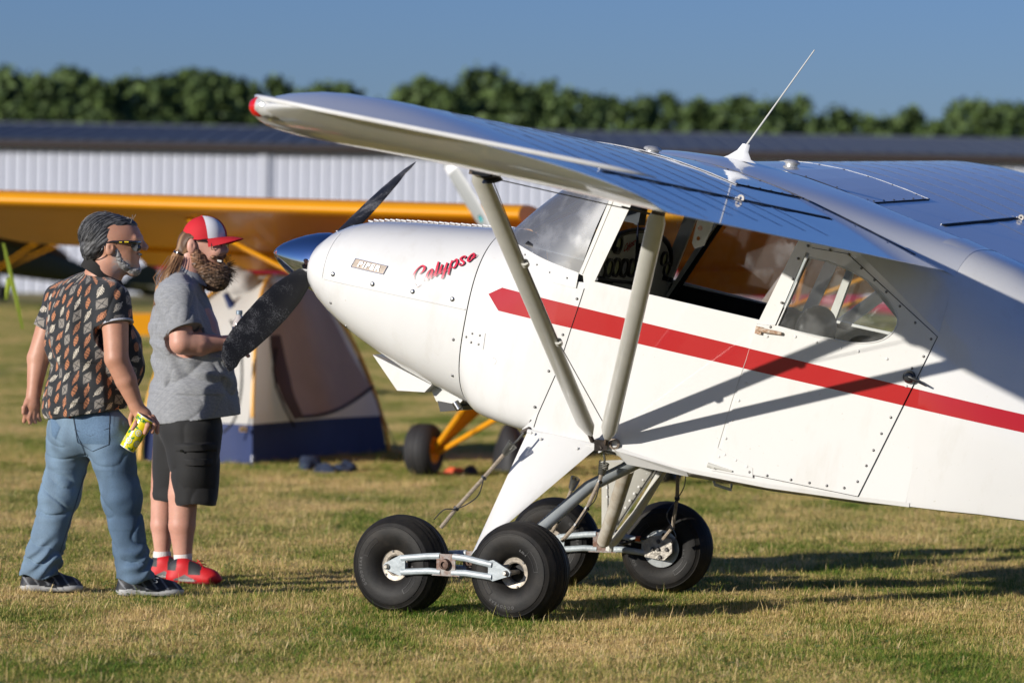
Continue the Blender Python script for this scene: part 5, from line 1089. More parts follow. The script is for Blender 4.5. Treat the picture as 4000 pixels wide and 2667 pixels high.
# ================================================================== parked aeroplanes of the yellow type
yel = mat('yellow_fabric', (.78, .32, .006), .4, spec=.25, coat=.15, noise=.04, nscale=3); brown = mat('brown_window_cover', (.16, .065, .015), .6)
rub3 = mat('balloon_tyre', (.022, .021, .021), .7)
def cub(O, head, pitch, body, trim, label, tyre=rub3, strutm=None, name='parked_aeroplane', flap=True, blade_dir=None, detail=True):
    strutm = strutm or body; h = R(head); fh = Vector((math.cos(h), math.sin(h), 0)); ph = Vector((-fh.y, fh.x, 0)); p = R(pitch)
    ex = fh * math.cos(p) + Vector((0, 0, math.sin(p))); ez = -fh * math.sin(p) + Vector((0, 0, math.cos(p)))
    M4 = Matrix(((ex.x, ph.x, ez.x, O[0]), (ex.y, ph.y, ez.y, O[1]), (ex.z, ph.z, ez.z, O[2]), (0, 0, 0, 1)))
    root = empty(name, M4, label, 'aeroplane'); inv = M4.inverted()
    W = Wing(.12, 1.6, 2.04, 1.5, 1.0, 1.5, 5.5, 6.1, -.75, 5.2, .05, .36)
    prof = [(1.12, .17, 1.28, 1.66), (1.08, .27, 1.18, 1.74), (.85, .33, .98, 1.78), (.45, .36, .80, 1.76), (.05, .36, .72, 1.70), (-.5, .36, .72, 1.66), (-1.0, .35, .76, 1.64), (-1.6, .32, .80, 1.62), (-2.6, .24, .88, 1.45), (-3.8, .12, .98, 1.25), (-4.6, .03, 1.05, 1.18)]
    m = MB(); m.loft([se_ring(x, a, b, c, 3.2 if x < .9 else 2.4, 28) for x, a, b, c in prof]); m.build('fuselage', body, root, 50)
    m = MB(); m.loft([se_ring(x, a, b, c, 2.6, 24) for x, a, b, c in ((.50, .30, 1.5, 1.60), (.30, .34, 1.5, 1.80), (.10, .355, 1.5, 1.98), (-.9, .355, 1.5, 1.98), (-1.5, .30, 1.5, 1.86), (-2.1, .22, 1.45, 1.62))]); m.build('cabin_glazing', brown, root, 50)
    m = MB(); m.lathe([(0, .20), (.04, .23), (.09, .08), (.10, 0), (0, 0)], axisM((1.10, 0, 1.48), (1, 0, 0)), 20); spn = m.build('propeller_hub', trim, root, 40)
    for sg in (1, -1):
        fl = lambda v: Vector((v.x, v.y * sg, v.z)); ys = list(np.arange(.36, 5.4, .4)) + list(5.5 + .6 * np.sin(np.linspace(.1, math.pi / 2, 7)))
        m = MB(); m.loft([[fl(q) for q in W.ring(y, 0 if i % 2 else .1)] for i, y in enumerate(ys)]); wg = m.build('wing', body, root, 60)
        for (ya, yb_, dd) in ((.45, 2.3, 30), (2.36, 4.5, 14)):
            m = MB(); rr = []
            for y in (ya, yb_):
                q = W.bot(y, -1.46); a = R(dd if flap else 2); rr.append([fl(q + Vector((0, 0, .03))), fl(q + Vector((-.33 * math.cos(a), 0, -.33 * math.sin(a)))), fl(q + Vector((.02, 0, -.03)))])
            m.loft(rr); m.build('flap' if ya < 1 else 'aileron', body, wg, 20)
        for nm, x, xr in (('lift_strut', .02, -.22), ('lift_strut', -.10, -.98)):
            a, b = Vector((x, .37, .78)), W.bot(3.4, xr); m = MB(); m.tube([fl(a), fl(b)], .034, 10, flat=.5, side=(1, 0, 0)); st = m.build(nm, strutm, root)
            for y in (1.9,) if detail else (): 
                c = a.lerp(b, (y - .37) / 3.03); m = MB(); m.tube([fl(c), fl(W.bot(y + .05, xr))], .012, 6); m.build('jury_strut', strutm, st)
        wc = inv @ (Vector(O) + ph * (1.0 * sg) + Vector((0, 0, .205))); axn = inv.to_3x3() @ ph
        m = MB(); m.lathe([(.07, -.07), (.12, -.10), (.17, -.105), (.195, -.085), (.207, -.05), (.204, -.045), (.2095, -.02), (.2065, -.015), (.2065, .015), (.2095, .02), (.204, .045), (.207, .05), (.195, .085), (.17, .105), (.12, .10), (.07, .07)], axisM(wc, axn), 36); wh = m.build('wheel', tyre, root, 40)
        m = MB(); m.lathe([(0, -.05), (.04, -.06), (.075, -.075), (.10, -.095), (.105, -.09), (.105, .09), (.10, .095), (.075, .075), (.04, .06), (0, .05)], axisM(wc, axn), 28); m.build('rim', body, wh, 30)
        iw = wc - axn * (.12 * sg); m = MB(); m.loft([[(.42, .35 * sg, .78), (.40, .35 * sg, .76), (-.05, .36 * sg, .75), (-.03, .36 * sg, .77)], [iw + Vector((.06, 0, .03)), iw + Vector((.05, 0, -.0)), iw + Vector((-.03, 0, -.0)), iw + Vector((-.03, 0, .03))]]); m.tube([(.42, .35 * sg, .77), iw + Vector((.05, 0, .02))], .022, 8); m.tube([iw + Vector((0, 0, -.02)), (.2, .06 * sg, .62)], .022, 8); m.tube([(.2, .06 * sg, .62), (.2, .25 * sg, .76)], .02, 6); m.tube([iw, wc], .03, 8); m.build('gear_leg', body, root, 30)
        m = MB(); m.plate([(-4.0, .05), (-4.1, 1.1), (-4.35, 1.45), (-4.8, 1.4), (-4.85, .05)], [], lambda a, b, t: (a, b * sg, 1.12 + t), .03); m.build('tailplane', body, root, 20)
    m = MB(); m.plate([(-3.9, 1.2), (-4.4, 1.75), (-4.65, 1.9), (-4.95, 1.7), (-5.0, 1.0), (-4.7, .95)], [], lambda a, b, t: (a, t - .015, b), .03); m.build('tail_fin', body, root, 20)
    m = MB(); m.loft([[Vector((x, y, z)) for y, z in ((-.36, 1.95), (-.36, 1.93 + .0), (.36, 1.93), (.36, 1.95 + hh), (0, 1.97 + hh))] for x, hh in ((.10, .04), (-.3, .20), (-.8, .23), (-1.45, .02))]); m.build('cabin_roof', body, root, 30)
    if blade_dir is not None:
        for sgn in (1, -1):
            d = (inv.to_3x3() @ Vector(blade_dir)); d = Vector((0, d.y, d.z)).normalized() * sgn; sd = d.cross(Vector((1, 0, 0))); m = MB(); rings = []; white = []
            for f_, hw, an, th in ((.08, .04, 60, .03), (.2, .055, 50, .02), (.4, .068, 35, .013), (.6, .066, 26, .01), (.8, .058, 20, .007), (.93, .05, 18, .006), (1.0, .03, 17, .003)):
                a = R(an); ch = sd * math.cos(a) + Vector((1, 0, 0)) * math.sin(a); nv = Vector((1, 0, 0)) * math.cos(a) - sd * math.sin(a); c = Vector((1.17, 0, 1.48)) + d * 1.0 * f_
                rings.append([c + ch * hw * math.cos(t) + nv * th * math.sin(t) for t in np.linspace(0, 2 * math.pi, 13)[:-1]])
            m.loft(rings); b_ = m.build('propeller_blade', mat('grey_blade', (.33, .34, .33), .45, coat=.2), spn, 50)
            m = MB(); rr = []
            for f_, hw, an in ((.86, .0565, 19.0), (.93, .0525, 18)):
                a = R(an); ch = sd * math.cos(a) + Vector((1, 0, 0)) * math.sin(a); nv = Vector((1, 0, 0)) * math.cos(a) - sd * math.sin(a); c = Vector((1.17, 0, 1.48)) + d * 1.0 * f_
                rr.append([c + ch * hw * math.cos(t) + nv * .0095 * math.sin(t) for t in np.linspace(0, 2 * math.pi, 13)[:-1]])
            m.loft(rr); m.build('white_tip_band', mat('white_band', (.8, .8, .8), .4), b_, 50)
            a = R(33); ch = sd * math.cos(a) + Vector((1, 0, 0)) * math.sin(a); nv = Vector((1, 0, 0)) * math.cos(a) - sd * math.sin(a); c = Vector((1.17, 0, 1.48)) + d * 1.0 * .40
            for cc_, rad, off2 in (((.02, .12, .13), .021, .0135), ((.05, .42, .45), .014, .0145)):
                m = MB(); m.add([c + ch * rad * math.cos(t) + d * rad * 1.8 * math.sin(t) + nv * off2 for t in np.linspace(0, 2 * math.pi, 17)[:-1]], [tuple(range(16))]); m.build('blade_decal', mat('teal_decal', cc_, .5), b_, None, recalc=False)
    return root
O1 = Vector((.257, 31.27, 0)); hd = math.degrees(math.atan2(-.933, -.36))
cubO = cub(O1, hd, 12, yel, yel, 'bright yellow high-wing aeroplane parked behind the white one, nose to camera', blade_dir=(at(1695, 645, 30.4) - at(1956, 1015, 30.4)))
red = mat('red_fabric', (.55, .012, .03), .35, coat=.5); whitep = mat('white_trim', (.75, .75, .78), .35, coat=.5)
p = at(690, 1150, 96); cub(Vector((p.x, 96, .62)), 200, 10, red, whitep, 'red aeroplane with white struts parked far behind the two men', strutm=whitep)
dk = mat('olive_fabric', (.05, .05, .012), .5); orm = mat('orange_fabric', (.75, .16, .02), .4, coat=.4)
p = at(-60, 1130, 104); cub(Vector((p.x, 104, .70)), 215, 10, dk, orm, 'dark olive aeroplane with orange nose parked far left behind the men', strutm=yel)
tk = empty('folding_table', Vector((at(590, 1300, 50).x, 50, .03)), 'table under a yellow cover showing in the gap between the two men', 'table')
m = MB(); m.box((0, 0, .87), (1.3, .8, .27)); m.build('cover', yel, tk, 30)
for x in (-.6, .6):
    for y in (-.35, .35): m = MB(); m.tube([(x, y, 0), (x, y, .74)], .015, 8); m.build('leg', steel, tk, 30)
p = at(2750, 1130, 92); cub(Vector((p.x, 92, .55)), 170, 10, mat('magenta_fabric', (.45, .01, .06), .4), whitep, 'crimson aeroplane seen small through the cabin windows of the white one', detail=False, flap=False)
# bright strands of a tie-down strap hanging from the yellow wing
neon = mat('neon_strap', (.45, .55, .05), .6)
for a, b, c, lab in (((12, 950), (55, 1120), (88, 1285), 'longer neon yellow-green ribbon hanging from the yellow wing at far left'), ((30, 1085), (38, 1110), (22, 1170), 'shorter neon yellow-green ribbon hanging at the far left edge')):
    m = MB(); P = [at(*a, 29), at(*b, 29), at(*c, 29)]; Q = [Vector(tuple(q)) for q in catmull([tuple(p) for p in P], 6)]
    m.loft([[q + Vector((-.010, .003 * (i % 2), 0)) for i, q in enumerate(Q)], [q + Vector((.010, .01, 0)) for q in Q], [q + Vector((.010, .014, 0)) for q in Q], [q + Vector((-.010, .007, 0)) for q in Q]], (True, True), True); tag(m.build('tie_down_ribbon', neon, None, None), lab, 'ribbon')

# ================================================================== dome tent
def build_tent():
    A = gnd(985, 1815); B = gnd(1512, 1768); dAB = (B - A).normalized(); pr_ = Vector((-dAB.y, dAB.x, 0)); C = A + pr_ * 1.0; D = B + pr_ * 1.5
    ap = at(1075, 1075, (A.y + B.y + C.y + D.y) / 4); root = empty('dome_tent', (A + B + C + D) / 4, 'white and navy dome tent with grey-brown fly and yellow poles behind the propeller', 'tent'); MI = root.matrix_world.inverted()
    H = ap.z
    ex = {'A': 3.0, 'B': 1.25, 'C': 1.8, 'D': 1.6}
    P = {'A': A, 'B': B, 'C': C, 'D': D}
    def pole(k, t):
        z = H * math.sin(t * math.pi / 2) ** .95; s = t ** ex[k]; q = P[k].lerp(Vector((ap.x, ap.y, 0)), s); return Vector((q.x, q.y, z))
    white = mat('tent_white', (.80, .78, .73), .8, noise=.05, nscale=2); navy = mat('tent_navy', (.018, .035, .12), .7, noise=.15, nscale=3); taupe = mat('fly_taupe', (.56, .46, .38), .8, noise=.12, nscale=2); ylw = mat('pole_yellow', (.85, .42, .02), .4)
    for m_, k_ in ((white, .40), (taupe, .45)):
        t = m_.node_tree; b = t.nodes['Principled BSDF']; tr = t.nodes.new('ShaderNodeBsdfTranslucent'); mx = t.nodes.new('ShaderNodeMixShader'); mx.inputs[0].default_value = k_; t.links.new(b.inputs['Base Color'].links[0].from_socket, tr.inputs[0]); t.links.new(b.outputs[0], mx.inputs[1]); t.links.new(tr.outputs[0], mx.inputs[2]); t.links.new(mx.outputs[0], t.nodes['Material Output'].inputs[0])
    bl = mat('tent_black', (.015, .015, .017), .8)
    def face(a, b, nm):
        lo, hi = MB(), MB(); ts = [0, .04, .08, .125]; 
        def row(t): return [pole(a, t).lerp(pole(b, t), s) - Vector((0, 0, 0)) + ((Vector((ap.x, ap.y, 0)) - (pole(a, 0) + pole(b, 0)) / 2).normalized()) * (.10 * math.sin(math.pi * s) * (1 - .3 * t) + .012 * math.sin(9 * s + 11 * t)) for s in np.linspace(0, 1, 13)]
        lo.loft([row(t) for t in ts], closed=False); o1 = lo.build('floor_panel', navy, root, 60, M=MI)
        hi.loft([row(t) for t in np.linspace(.125, 1, 16)], closed=False); o2 = hi.build(nm, white, root, 60, M=MI); return row
    rowAB = face('A', 'B', 'side_panel'); rowCA = face('C', 'A', 'front_panel'); face('B', 'D', 'back_panel'); face('D', 'C', 'side_panel')
    for k in 'ABCD':
        m = MB(); m.tube([pole(k, t) + (P[k] - Vector((ap.x, ap.y, 0))).normalized() * .035 for t in np.linspace(.15 if k == 'A' else .0, 1, 14)], .016, 8); m.build('tent_pole', ylw, root, M=MI)
    # pale edge tape with the pole sleeve at the near corner
    # fly sheet pulled aside on the right face
    nrm = (B - A).cross(ap - A).normalized(); 
    if nrm.y > 0: nrm = -nrm
    def onface(px, py, o=.06):
        r = ray(px, py); P0 = A.lerp(ap, .0) + nrm * o; k = (P0 - CAMP).dot(nrm) / r.dot(nrm); q = CAMP + r * k; return q
    Lft = [(1040, 1120), (1050, 1200), (1052, 1300), (1062, 1400), (1098, 1520), (1160, 1630)]; Rgt = [(1200, 1085), (1265, 1180), (1325, 1290), (1375, 1390), (1420, 1465), (1452, 1512)]
    Lc = catmull(Lft, 4); Rc = catmull(Rgt, 4); rows = []
    for i, (l, r_) in enumerate(zip(Lc, Rc)):
        t = i / (len(Lc) - 1); rr = []
        for s in np.linspace(0, 1, 15):
            px, py = l * (1 - s) + r_ * s; py = py + (34 * math.sin(math.pi * s) if t > .85 else 0) * (t - .85) / .15 * 1; rr.append(onface(px, py, .17 + .025 * math.sin(12 * s + 2 * t) * (.3 + t) + .05 * (1 - abs(2 * s - 1)) * 0))
        rows.append(rr)
    m = MB(); m.loft(rows, closed=False); fly = m.build('rain_fly', taupe, root, 60, M=MI, recalc=False)
    m = MB(); m.tube([q + nrm * .01 for q in rows[-1]], .014, 8); m.build('fly_hem', bl, fly, M=MI)
    fold = mat('fold_dark', (.10, .085, .085), .85)
    m = MB(); Lz = [onface(*q, .20) for q in ((1052, 1310), (1062, 1400), (1075, 1480), (1105, 1560), (1150, 1640), (1172, 1632), (1150, 1560), (1135, 1480), (1115, 1400), (1090, 1320))]; m.loft([Lz[:5], [a_.lerp(b_, .5) + nrm * .06 for a_, b_ in zip(Lz[:5], Lz[9:4:-1])], Lz[9:4:-1]], closed=False); m.build('rolled_fold', fold, fly, 60, M=MI, recalc=False)
    m = MB(); m.tube([onface(1080, 1360, .23), onface(1068, 1440, .23), onface(1078, 1510, .23), onface(1110, 1590, .23), onface(1150, 1665, .15)], .010, 6); m.build('fly_strap', bl, fly, M=MI)
    m = MB(); m.tube([onface(1345, 1535, .12), onface(1352, 1560, .12), onface(1357, 1585, .12)], .012, 6); m.build('fly_strap', bl, fly, M=MI)
    # crumpled grey fly bundle on top
    c = at(952, 1128, 34.0); crm = mat('bundle_grey', (.40, .38, .36), .85, noise=.3, nscale=6)
    fn = lambda Pt: smin(smin(sd_ell(Pt, (c.x - .02, c.y, c.z + .03), (.17, .2, .13)), sd_ell(Pt, (c.x + .08, c.y, c.z - .06), (.13, .18, .10)), .05), sd_ell(Pt, (c.x - .08, c.y, c.z + .1), (.08, .1, .07)), .05) + vnoise(Pt, 22, 3) * .018
    o = sdf_mesh('fly_bundle', fn, (c.x - .3, c.y - .3, c.z - .25), (c.x + .3, c.y + .3, c.z + .3), .018, crm, root); o.data.transform(MI)
    m = MB(); m.tube([at(880, 1145, 33.7), at(905, 1195, 33.7), at(950, 1215, 33.7), at(1000, 1205, 33.7)], [.03, .045, .05, .03], 8, flat=.6); m.build('bundle_strap', navy, o, M=MI)
    # door zip on the front, logo patch, stake and guy line, red strip
    m = MB(); m.tube([tuple(q) for q in catmull([tuple(at(*q, A.y - .06)) for q in ((900, 1250), (935, 1330), (945, 1430), (940, 1540), (915, 1640), (870, 1690))], 5)], .010, 6); m.build('door_zip', bl, root, M=MI)
    m = MB(); lp = at(950, 1676, A.y - .05); m.box(lp, (.055, .01, .035)); m.build('logo_patch', mat('patch_yellow', (.75, .45, .03), .6), root, M=MI)
    m = MB()
    for k in range(4): m.tube([lp + Vector((-.022 + .013 * k, -.008, -.012)), lp + Vector((-.014 + .011 * k, -.008, .012))], .003, 5)
    m.build('patch_mark', navy, root, M=MI)
    m = MB(); q = gnd(988, 1822); m.lathe([(.010, -.002), (.015, 0), (.010, .002)], axisM(q + Vector((0, -.05, .05)), (0, 1, 0)), 14, closed_prof=True); m.lathe([(.010, -.002), (.015, 0), (.010, .002)], axisM(q + Vector((0.004, -.05, .08)), (0, 1, 0)), 14, closed_prof=True); m.tube([q + Vector((0, -.05, .04)), q + Vector((-.01, -.08, -.02))], .004, 5); m.build('corner_stake', steel, root, M=MI)
    m = MB(); m.tube([pole('B', .35), gnd(1560, 1775)], .006, 5); m.build('guy_line', mat('cord', (.25, .25, .15), .9), root, M=MI)
build_tent()
# things lying on the grass
def lump(name, pts, col, label, cat, res=.02, seed=1, amp=.02, f=25):
    cs = [gnd(*q[:2]) for q in pts]; ctr = sum(cs, Vector()) / len(cs)
    def fn(P):
        d = None
        for c_, q in zip(cs, pts):
            e_ = sd_ell(P, (c_.x, c_.y, q[4] * .4), (q[2], q[3], q[4])); d = e_ if d is None else smin(d, e_, .04)
        return d + vnoise(P, f, seed) * amp
    r = max(max(q[2:]) for q in pts) + .1; lo = [min(c_.x for c_ in cs) - r, min(c_.y for c_ in cs) - r, -.05]; hi = [max(c_.x for c_ in cs) + r, max(c_.y for c_ in cs) + r, max(q[4] for q in pts) * 1.5 + .12]
    o = sdf_mesh(name, fn, lo, hi, res, col, None); o.data.transform(Matrix.Translation((-ctr.x, -ctr.y, 0))); o.location = (ctr.x, ctr.y, 0); return tag(o, label, cat)
lump('folded_cloth', [(1212, 1838, .09, .09, .075), (1275, 1846, .12, .07, .035), (1345, 1842, .09, .08, .045)], mat('blue_cloth', (.022, .035, .07), .9, noise=.5, nscale=20), 'crumpled blue cloth lying on the grass in front of the tent', 'cloth', .014, 1, .03, 30)
lump('strap_pile', [(1720, 1858, .08, .05, .025), (1765, 1850, .07, .05, .035), (1808, 1852, .07, .05, .03)], mat('orange_webbing', (.75, .12, .04), .7, noise=.3), 'orange straps lying on the grass beside the yellow aeroplane wheel', 'strap', .012, 2, .012, 50)
lump('small_bag', [(1840, 1856, .05, .05, .045)], mat('dark_bag', (.03, .035, .05), .8), 'small dark pouch lying at the end of the orange straps', 'bag', .012)
lump('duffel_bag', [(1990, 1838, .16, .18, .30), (2010, 1840, .13, .15, .24)], mat('black_nylon', (.018, .018, .02), .6), 'black fabric bag standing in the shade behind the white gear leg', 'bag', .02, 5, .03, 12)
# ================================================================== the two men
def cmix(a, b, t): return np.array(a)[None] * (1 - t[:, None]) + np.array(b)[None] * t[:, None]
skinm = mat('skin', (.55, .30, .21), .5, attr='Col', noise=.06, nscale=60, sss=.08, bump=.1, bscale=90, bdist=.003)
shirtm = mat('printed_cotton', (.03, .03, .03), .85, attr='Col', sheen=.2, bump=.35, bscale=220, bdist=.002)
greym = mat('heather_jersey', (.3, .3, .31), .9, attr='Col', sheen=.3, bump=.3, bscale=260, bdist=.002, noise=.10, nscale=220)
denim = mat('washed_denim', (.12, .2, .32), .85, attr='Col', noise=.14, nscale=170, bump=.4, bscale=240, bdist=.002)
blackc = mat('black_canvas', (.012, .012, .013), .8, attr='Col', bump=.3, bscale=200, bdist=.002, sheen=.2)
hairm = mat('hair', (.05, .05, .05), .55, attr='Col', bump=.7, bscale=70, stretch=(1, 1, .25), bdist=.006)
shoem = mat('shoe', (.03, .03, .03), .6, attr='Col', bump=.2, bscale=150, bdist=.002)
plastic = mat('black_plastic', (.01, .01, .01), .15, coat=1)
SKA, SKB = (.58, .30, .20), (.42, .19, .115)

def frame(O, Y0):
    return lambda px, py, dy=0.0: at(px, py, Y0 + dy) - O
def shoe(name, parent, O, heel, toe, wid, ht, colf, mats=shoem):
    """heel and toe: ground points about O"""
    h, t = Vector(heel), Vector(toe); d = (t - h); L = d.length; d.normalize(); n = Vector((-d.y, d.x, 0)); up = Vector((0, 0, 1))
    q = lambda u, v, w_: tuple(h + d * (u * L) + n * v + up * w_)
    M = np.array([[d.x, n.x, 0], [d.y, n.y, 0], [0, 0, 1]])
    pr = [('ell', (q(.17, 0, .030), (L * .20, wid * .42, .034), M), .02), ('ell', (q(.50, 0, .028), (L * .34, wid * .46, .030), M), .02), ('ell', (q(.77, 0, .027), (L * .25, wid * .52, .029), M), .02),
          ('ell', (q(.20, 0, .070), (L * .20, wid * .38, .055), M), .03), ('ell', (q(.42, 0, .068), (L * .26, wid * .40, .048), M), .03), ('ell', (q(.70, 0, .048), (L * .24, wid * .46, .036), M), .03), ('ell', (q(.30, 0, ht - .03), (L * .13, wid * .36, .03), M), .03)]
    def col(v):
        r_ = v - np.array(h); u = r_ @ np.array(d) / L; s_ = r_ @ np.array(n); return colf(u, s_, v[:, 2])
    return sdf_prims(name, pr, .0045, mats, parent, O, col, cut=lambda P: -P[..., 2] + .002)
def hand(prims, wrist, palm, dirf, tips, r=.0105, thumb=None):
    """palm lump from wrist, fingers as chains: tips = list of (base, mid, tip)"""
    prims.append(('cone', (tuple(wrist), tuple(palm), .030, .034), .02)); prims.append(('ell', (tuple(palm), (.040, .026, .042)), .02))
    for ch in tips:
        ch = [tuple(c) for c in ch]
        for i in range(len(ch) - 1): prims.append(('cone', (ch[i], ch[i + 1], r * (1.12 - .1 * i), r * (1.0 - .1 * i)), .006))

# ---------------------------------------------------------------- older man, printed polo, jeans, cup
def man_left():
    Y0 = 19.64; O = gnd(330, 2312); O = Vector((O.x, Y0, 0)); J = frame(O, Y0); t3 = tuple
    root = empty('person', O, 'man in leaf-patterned dark polo shirt, jeans and sunglasses holding a yellow cup', 'person')
    a = R(38); f = np.array([math.cos(a), math.sin(a), 0]); lf = np.array([-f[1], f[0], 0]); MT = np.stack([f, lf, [0, 0, 1]], 1)   # columns: front, left, up
    off = lambda p, df=0, dl=0, dz=0: tuple(np.array(p) + f * df + lf * dl + np.array([0, 0, dz]))
    # skin: head, neck, arms, hands, core and legs in one surface
    hc = J(447, 932); nk = J(405, 1075)
    pr = [('ell', (t3(hc), (.132, .088, .112)), .02), ('ell', (t3(J(425, 925)), (.115, .09, .105)), .03), ('ell', (t3(J(480, 1000)), (.078, .066, .075)), .03), ('cone', (t3(J(478, 1010)), t3(J(520, 1052)), .058, .036), .03),
          ('ell', (t3(J(520, 950, .0)), (.045, .062, .04)), .02), ('cone', (t3(J(549, 935)), t3(J(566, 966)), .010, .0175), .008), ('ell', (t3(J(553, 969, -.012)), (.012, .012, .010)), .006), ('cone', (t3(J(533, 1004, -.015)), t3(J(540, 1003, .02)), .011, .011), .008), ('cone', (t3(J(530, 1022, -.015)), t3(J(534, 1021, .02)), .010, .010), .006),
          ('cone', (t3(J(528, 930, -.05)), t3(J(548, 928, .0)), .012, .012), .012),
          ('cone', (t3(J(430, 1010, .01)), t3(nk), .068, .074), .04), ('cone', (t3(nk), t3(J(350, 1180, .0)), .078, .10), .05),
          ('ell', (t3(J(345, 1330)), (.11, .12, .26), MT), .05), ('ell', (t3(J(335, 1600)), (.10, .12, .18), MT), .05)]
    for (x0, y0, x1, y1, x2, y2, dz) in ((270, 1700, 228, 1960, 150, 2235, .08), (430, 1700, 473, 1960, 522, 2225, -.08)):
        pr += [('cone', (t3(J(x0, y0, dz)), t3(J(x1, y1, dz)), .08, .052), .012), ('cone', (t3(J(x1, y1, dz)), t3(J(x2, y2, dz)), .050, .040), .010)]
    # ear
    pr += [('ell', (t3(J(428, 968, -.088)), (.024, .012, .038)), .006), ('ell', (t3(J(434, 966, -.104)), (.011, .010, .020)), -1)]
    # right arm, toward the camera
    sR = J(447, 1185, -.16); eR = J(455, 1400, -.20); wR = J(533, 1588, -.17)
    pr += [('cone', (t3(sR), t3(eR), .070, .057), .010), ('cone', (t3(eR), t3(J(492, 1485, -.19)), .057, .052), .010), ('cone', (t3(J(492, 1485, -.19)), t3(wR), .052, .033), .008)]
    pl = J(560, 1625, -.17)
    hand(pr, wR, pl, None, [[J(541, 1628, -.205), J(530, 1655, -.235), J(517, 1676, -.235)], [J(563, 1632, -.215), J(577, 1660, -.24), J(566, 1690, -.235)], [J(585, 1632, -.20), J(602, 1660, -.22), J(594, 1687, -.222)], [J(598, 1628, -.18), J(614, 1655, -.19), J(614, 1688, -.20)],
                            [J(520, 1605, -.15), J(510, 1635, -.13), J(513, 1662, -.13)]], .0115)
    # left arm behind
    sL = J(222, 1185, .14); eL = J(150, 1400, .12); wL = J(132, 1535, .08)
    pr += [('cone', (t3(sL), t3(eL), .068, .055), .010), ('cone', (t3(eL), t3(wL), .055, .034), .010)]
    pm = J(124, 1583, .06)
    hand(pr, wL, pm, None, [[J(112, 1600, .05), J(100, 1622, .04), J(94, 1645, .05)], [J(122, 1605, .045), J(114, 1630, .04), J(118, 1650, .05)], [J(134, 1606, .05), J(130, 1632, .05), J(138, 1648, .06)], [J(146, 1602, .06), J(148, 1625, .06), J(156, 1640, .07)], [J(108, 1570, .04), J(94, 1592, .03), J(92, 1612, .03)]], .0115)
    def col(v):
        n = vnoise(v, 30, 2) * .5 + .5; c = cmix(SKA, SKB, np.clip(n * .6, 0, 1)); 
        hz = hc.z; low = ss(.02, -.06, v[:, 2] - hz) * (v[:, 2] > hz - .22) * ss(J(455, 1000).x, J(480, 1000).x, v[:, 0]) * ss(J(520, 1005).z, J(500, 1050).z - .0, v[:, 2])
        zl_ = J(450, 968).z - (v[:, 0] - J(450, 0).x) * .60; br = (v[:, 2] > hz - .21) * ss(J(448, 0).x, J(466, 0).x, v[:, 0]) * ss(0, .022, zl_ - v[:, 2]) * ss(J(0, 1085).z - (J(540, 0).x - v[:, 0]) * -.25, J(0, 1065).z + (J(540, 0).x - v[:, 0]) * .25, v[:, 2])
        st = vnoise(v * np.array([1, 1, 1]), 240, 5) * .5 + .5
        br = br * (.30 + .70 * st); c = c * (1 - .85 * br[:, None]) + (np.array([.36, .345, .335])[None]) * (.85 * br[:, None])
        lips = ((v - np.array(J(540, 1013, 0))) ** 2).sum(1) < .018 ** 2; c[lips] = c[lips] * .55 + np.array([.3, .10, .08]) * .45
        return np.clip(c, 0, 1)
    sdf_prims('body', pr, .005, skinm, root, O, col, disp=lambda P: vnoise(P, 55, 8) * .0007)
    # hair: swept back, thin on top
    hp = [('ell', (t3(J(402, 918)), (.112, .098, .108)), .02), ('ell', (t3(J(375, 960)), (.075, .088, .080)), .03), ('ell', (t3(J(352, 990, -.01)), (.038, .07, .045)), .02), ('ell', (t3(J(452, 876)), (.105, .075, .045)), .03), ('ell', (t3(J(450, 948, -.07)), (.05, .018, .035)), .02),
          ('ell', (t3(J(522, 972)), (.115, .12, .095)), -1), ('ell', (t3(J(505, 935, -.06)), (.072, .08, .058)), -1), ('ell', (t3(J(432, 975, -.10)), (.036, .03, .048)), -1), ('ell', (t3(J(470, 1050)), (.10, .12, .05)), -1)]
    def hcol(v):
        q = v @ np.array([[math.cos(.9), 0, math.sin(.9)], [0, 1, 0], [-math.sin(.9), 0, math.cos(.9)]]); s_ = vnoise(q * np.array([1, 1, .12]), 330, 4) * .5 + .5
        return cmix((.008, .008, .009), (.17, .17, .175), np.clip(s_ ** 2.2, 0, 1))
    def hdisp(P):
        q = P @ np.array([[math.cos(.9), 0, math.sin(.9)], [0, 1, 0], [-math.sin(.9), 0, math.cos(.9)]], 'f'); return vnoise(q * np.array([1, 1, .2], 'f'), 190, 4) * .0022 + vnoise(P, 30, 14) * .004
    hr_ = sdf_prims('hair', hp, .004, hairm, root, O, hcol, hdisp)
    for tone, cnt, sd in (((.20, .20, .205), 420, 1), ((.035, .035, .037), 420, 2)):
        r3 = np.random.default_rng(sd); m = MB(); c0 = J(402, 918)
        for k in range(cnt):
            d = r3.normal(size=3); d /= np.linalg.norm(d)
            if d[2] < -.75 or (d[0] > .25 and d[2] < .62) or (d[0] > .75): continue
            e = np.array([.116, .102, .112]); path = []
            for s_ in range(5):
                q_ = d * e * (1.0 + .012 * s_ + r3.normal() * .006); path.append(Vector((c0.x + q_[0], c0.y + q_[1], c0.z + q_[2]))); d = d + np.array([-.13, r3.normal() * .03, -.12 - .05 * (d[0] < 0)]); d /= np.linalg.norm(d)
            m.tube(path, [.0011, .0011, .001, .0009, .0005], 3, caps=(False, False))
        o = m.build('hair_strands', mat('strand_tone', tone, .45), hr_, recalc=False); o['kind'] = 'stuff'
    wm_ = mat('grey_strand', (.22, .21, .20), .5); m = MB()
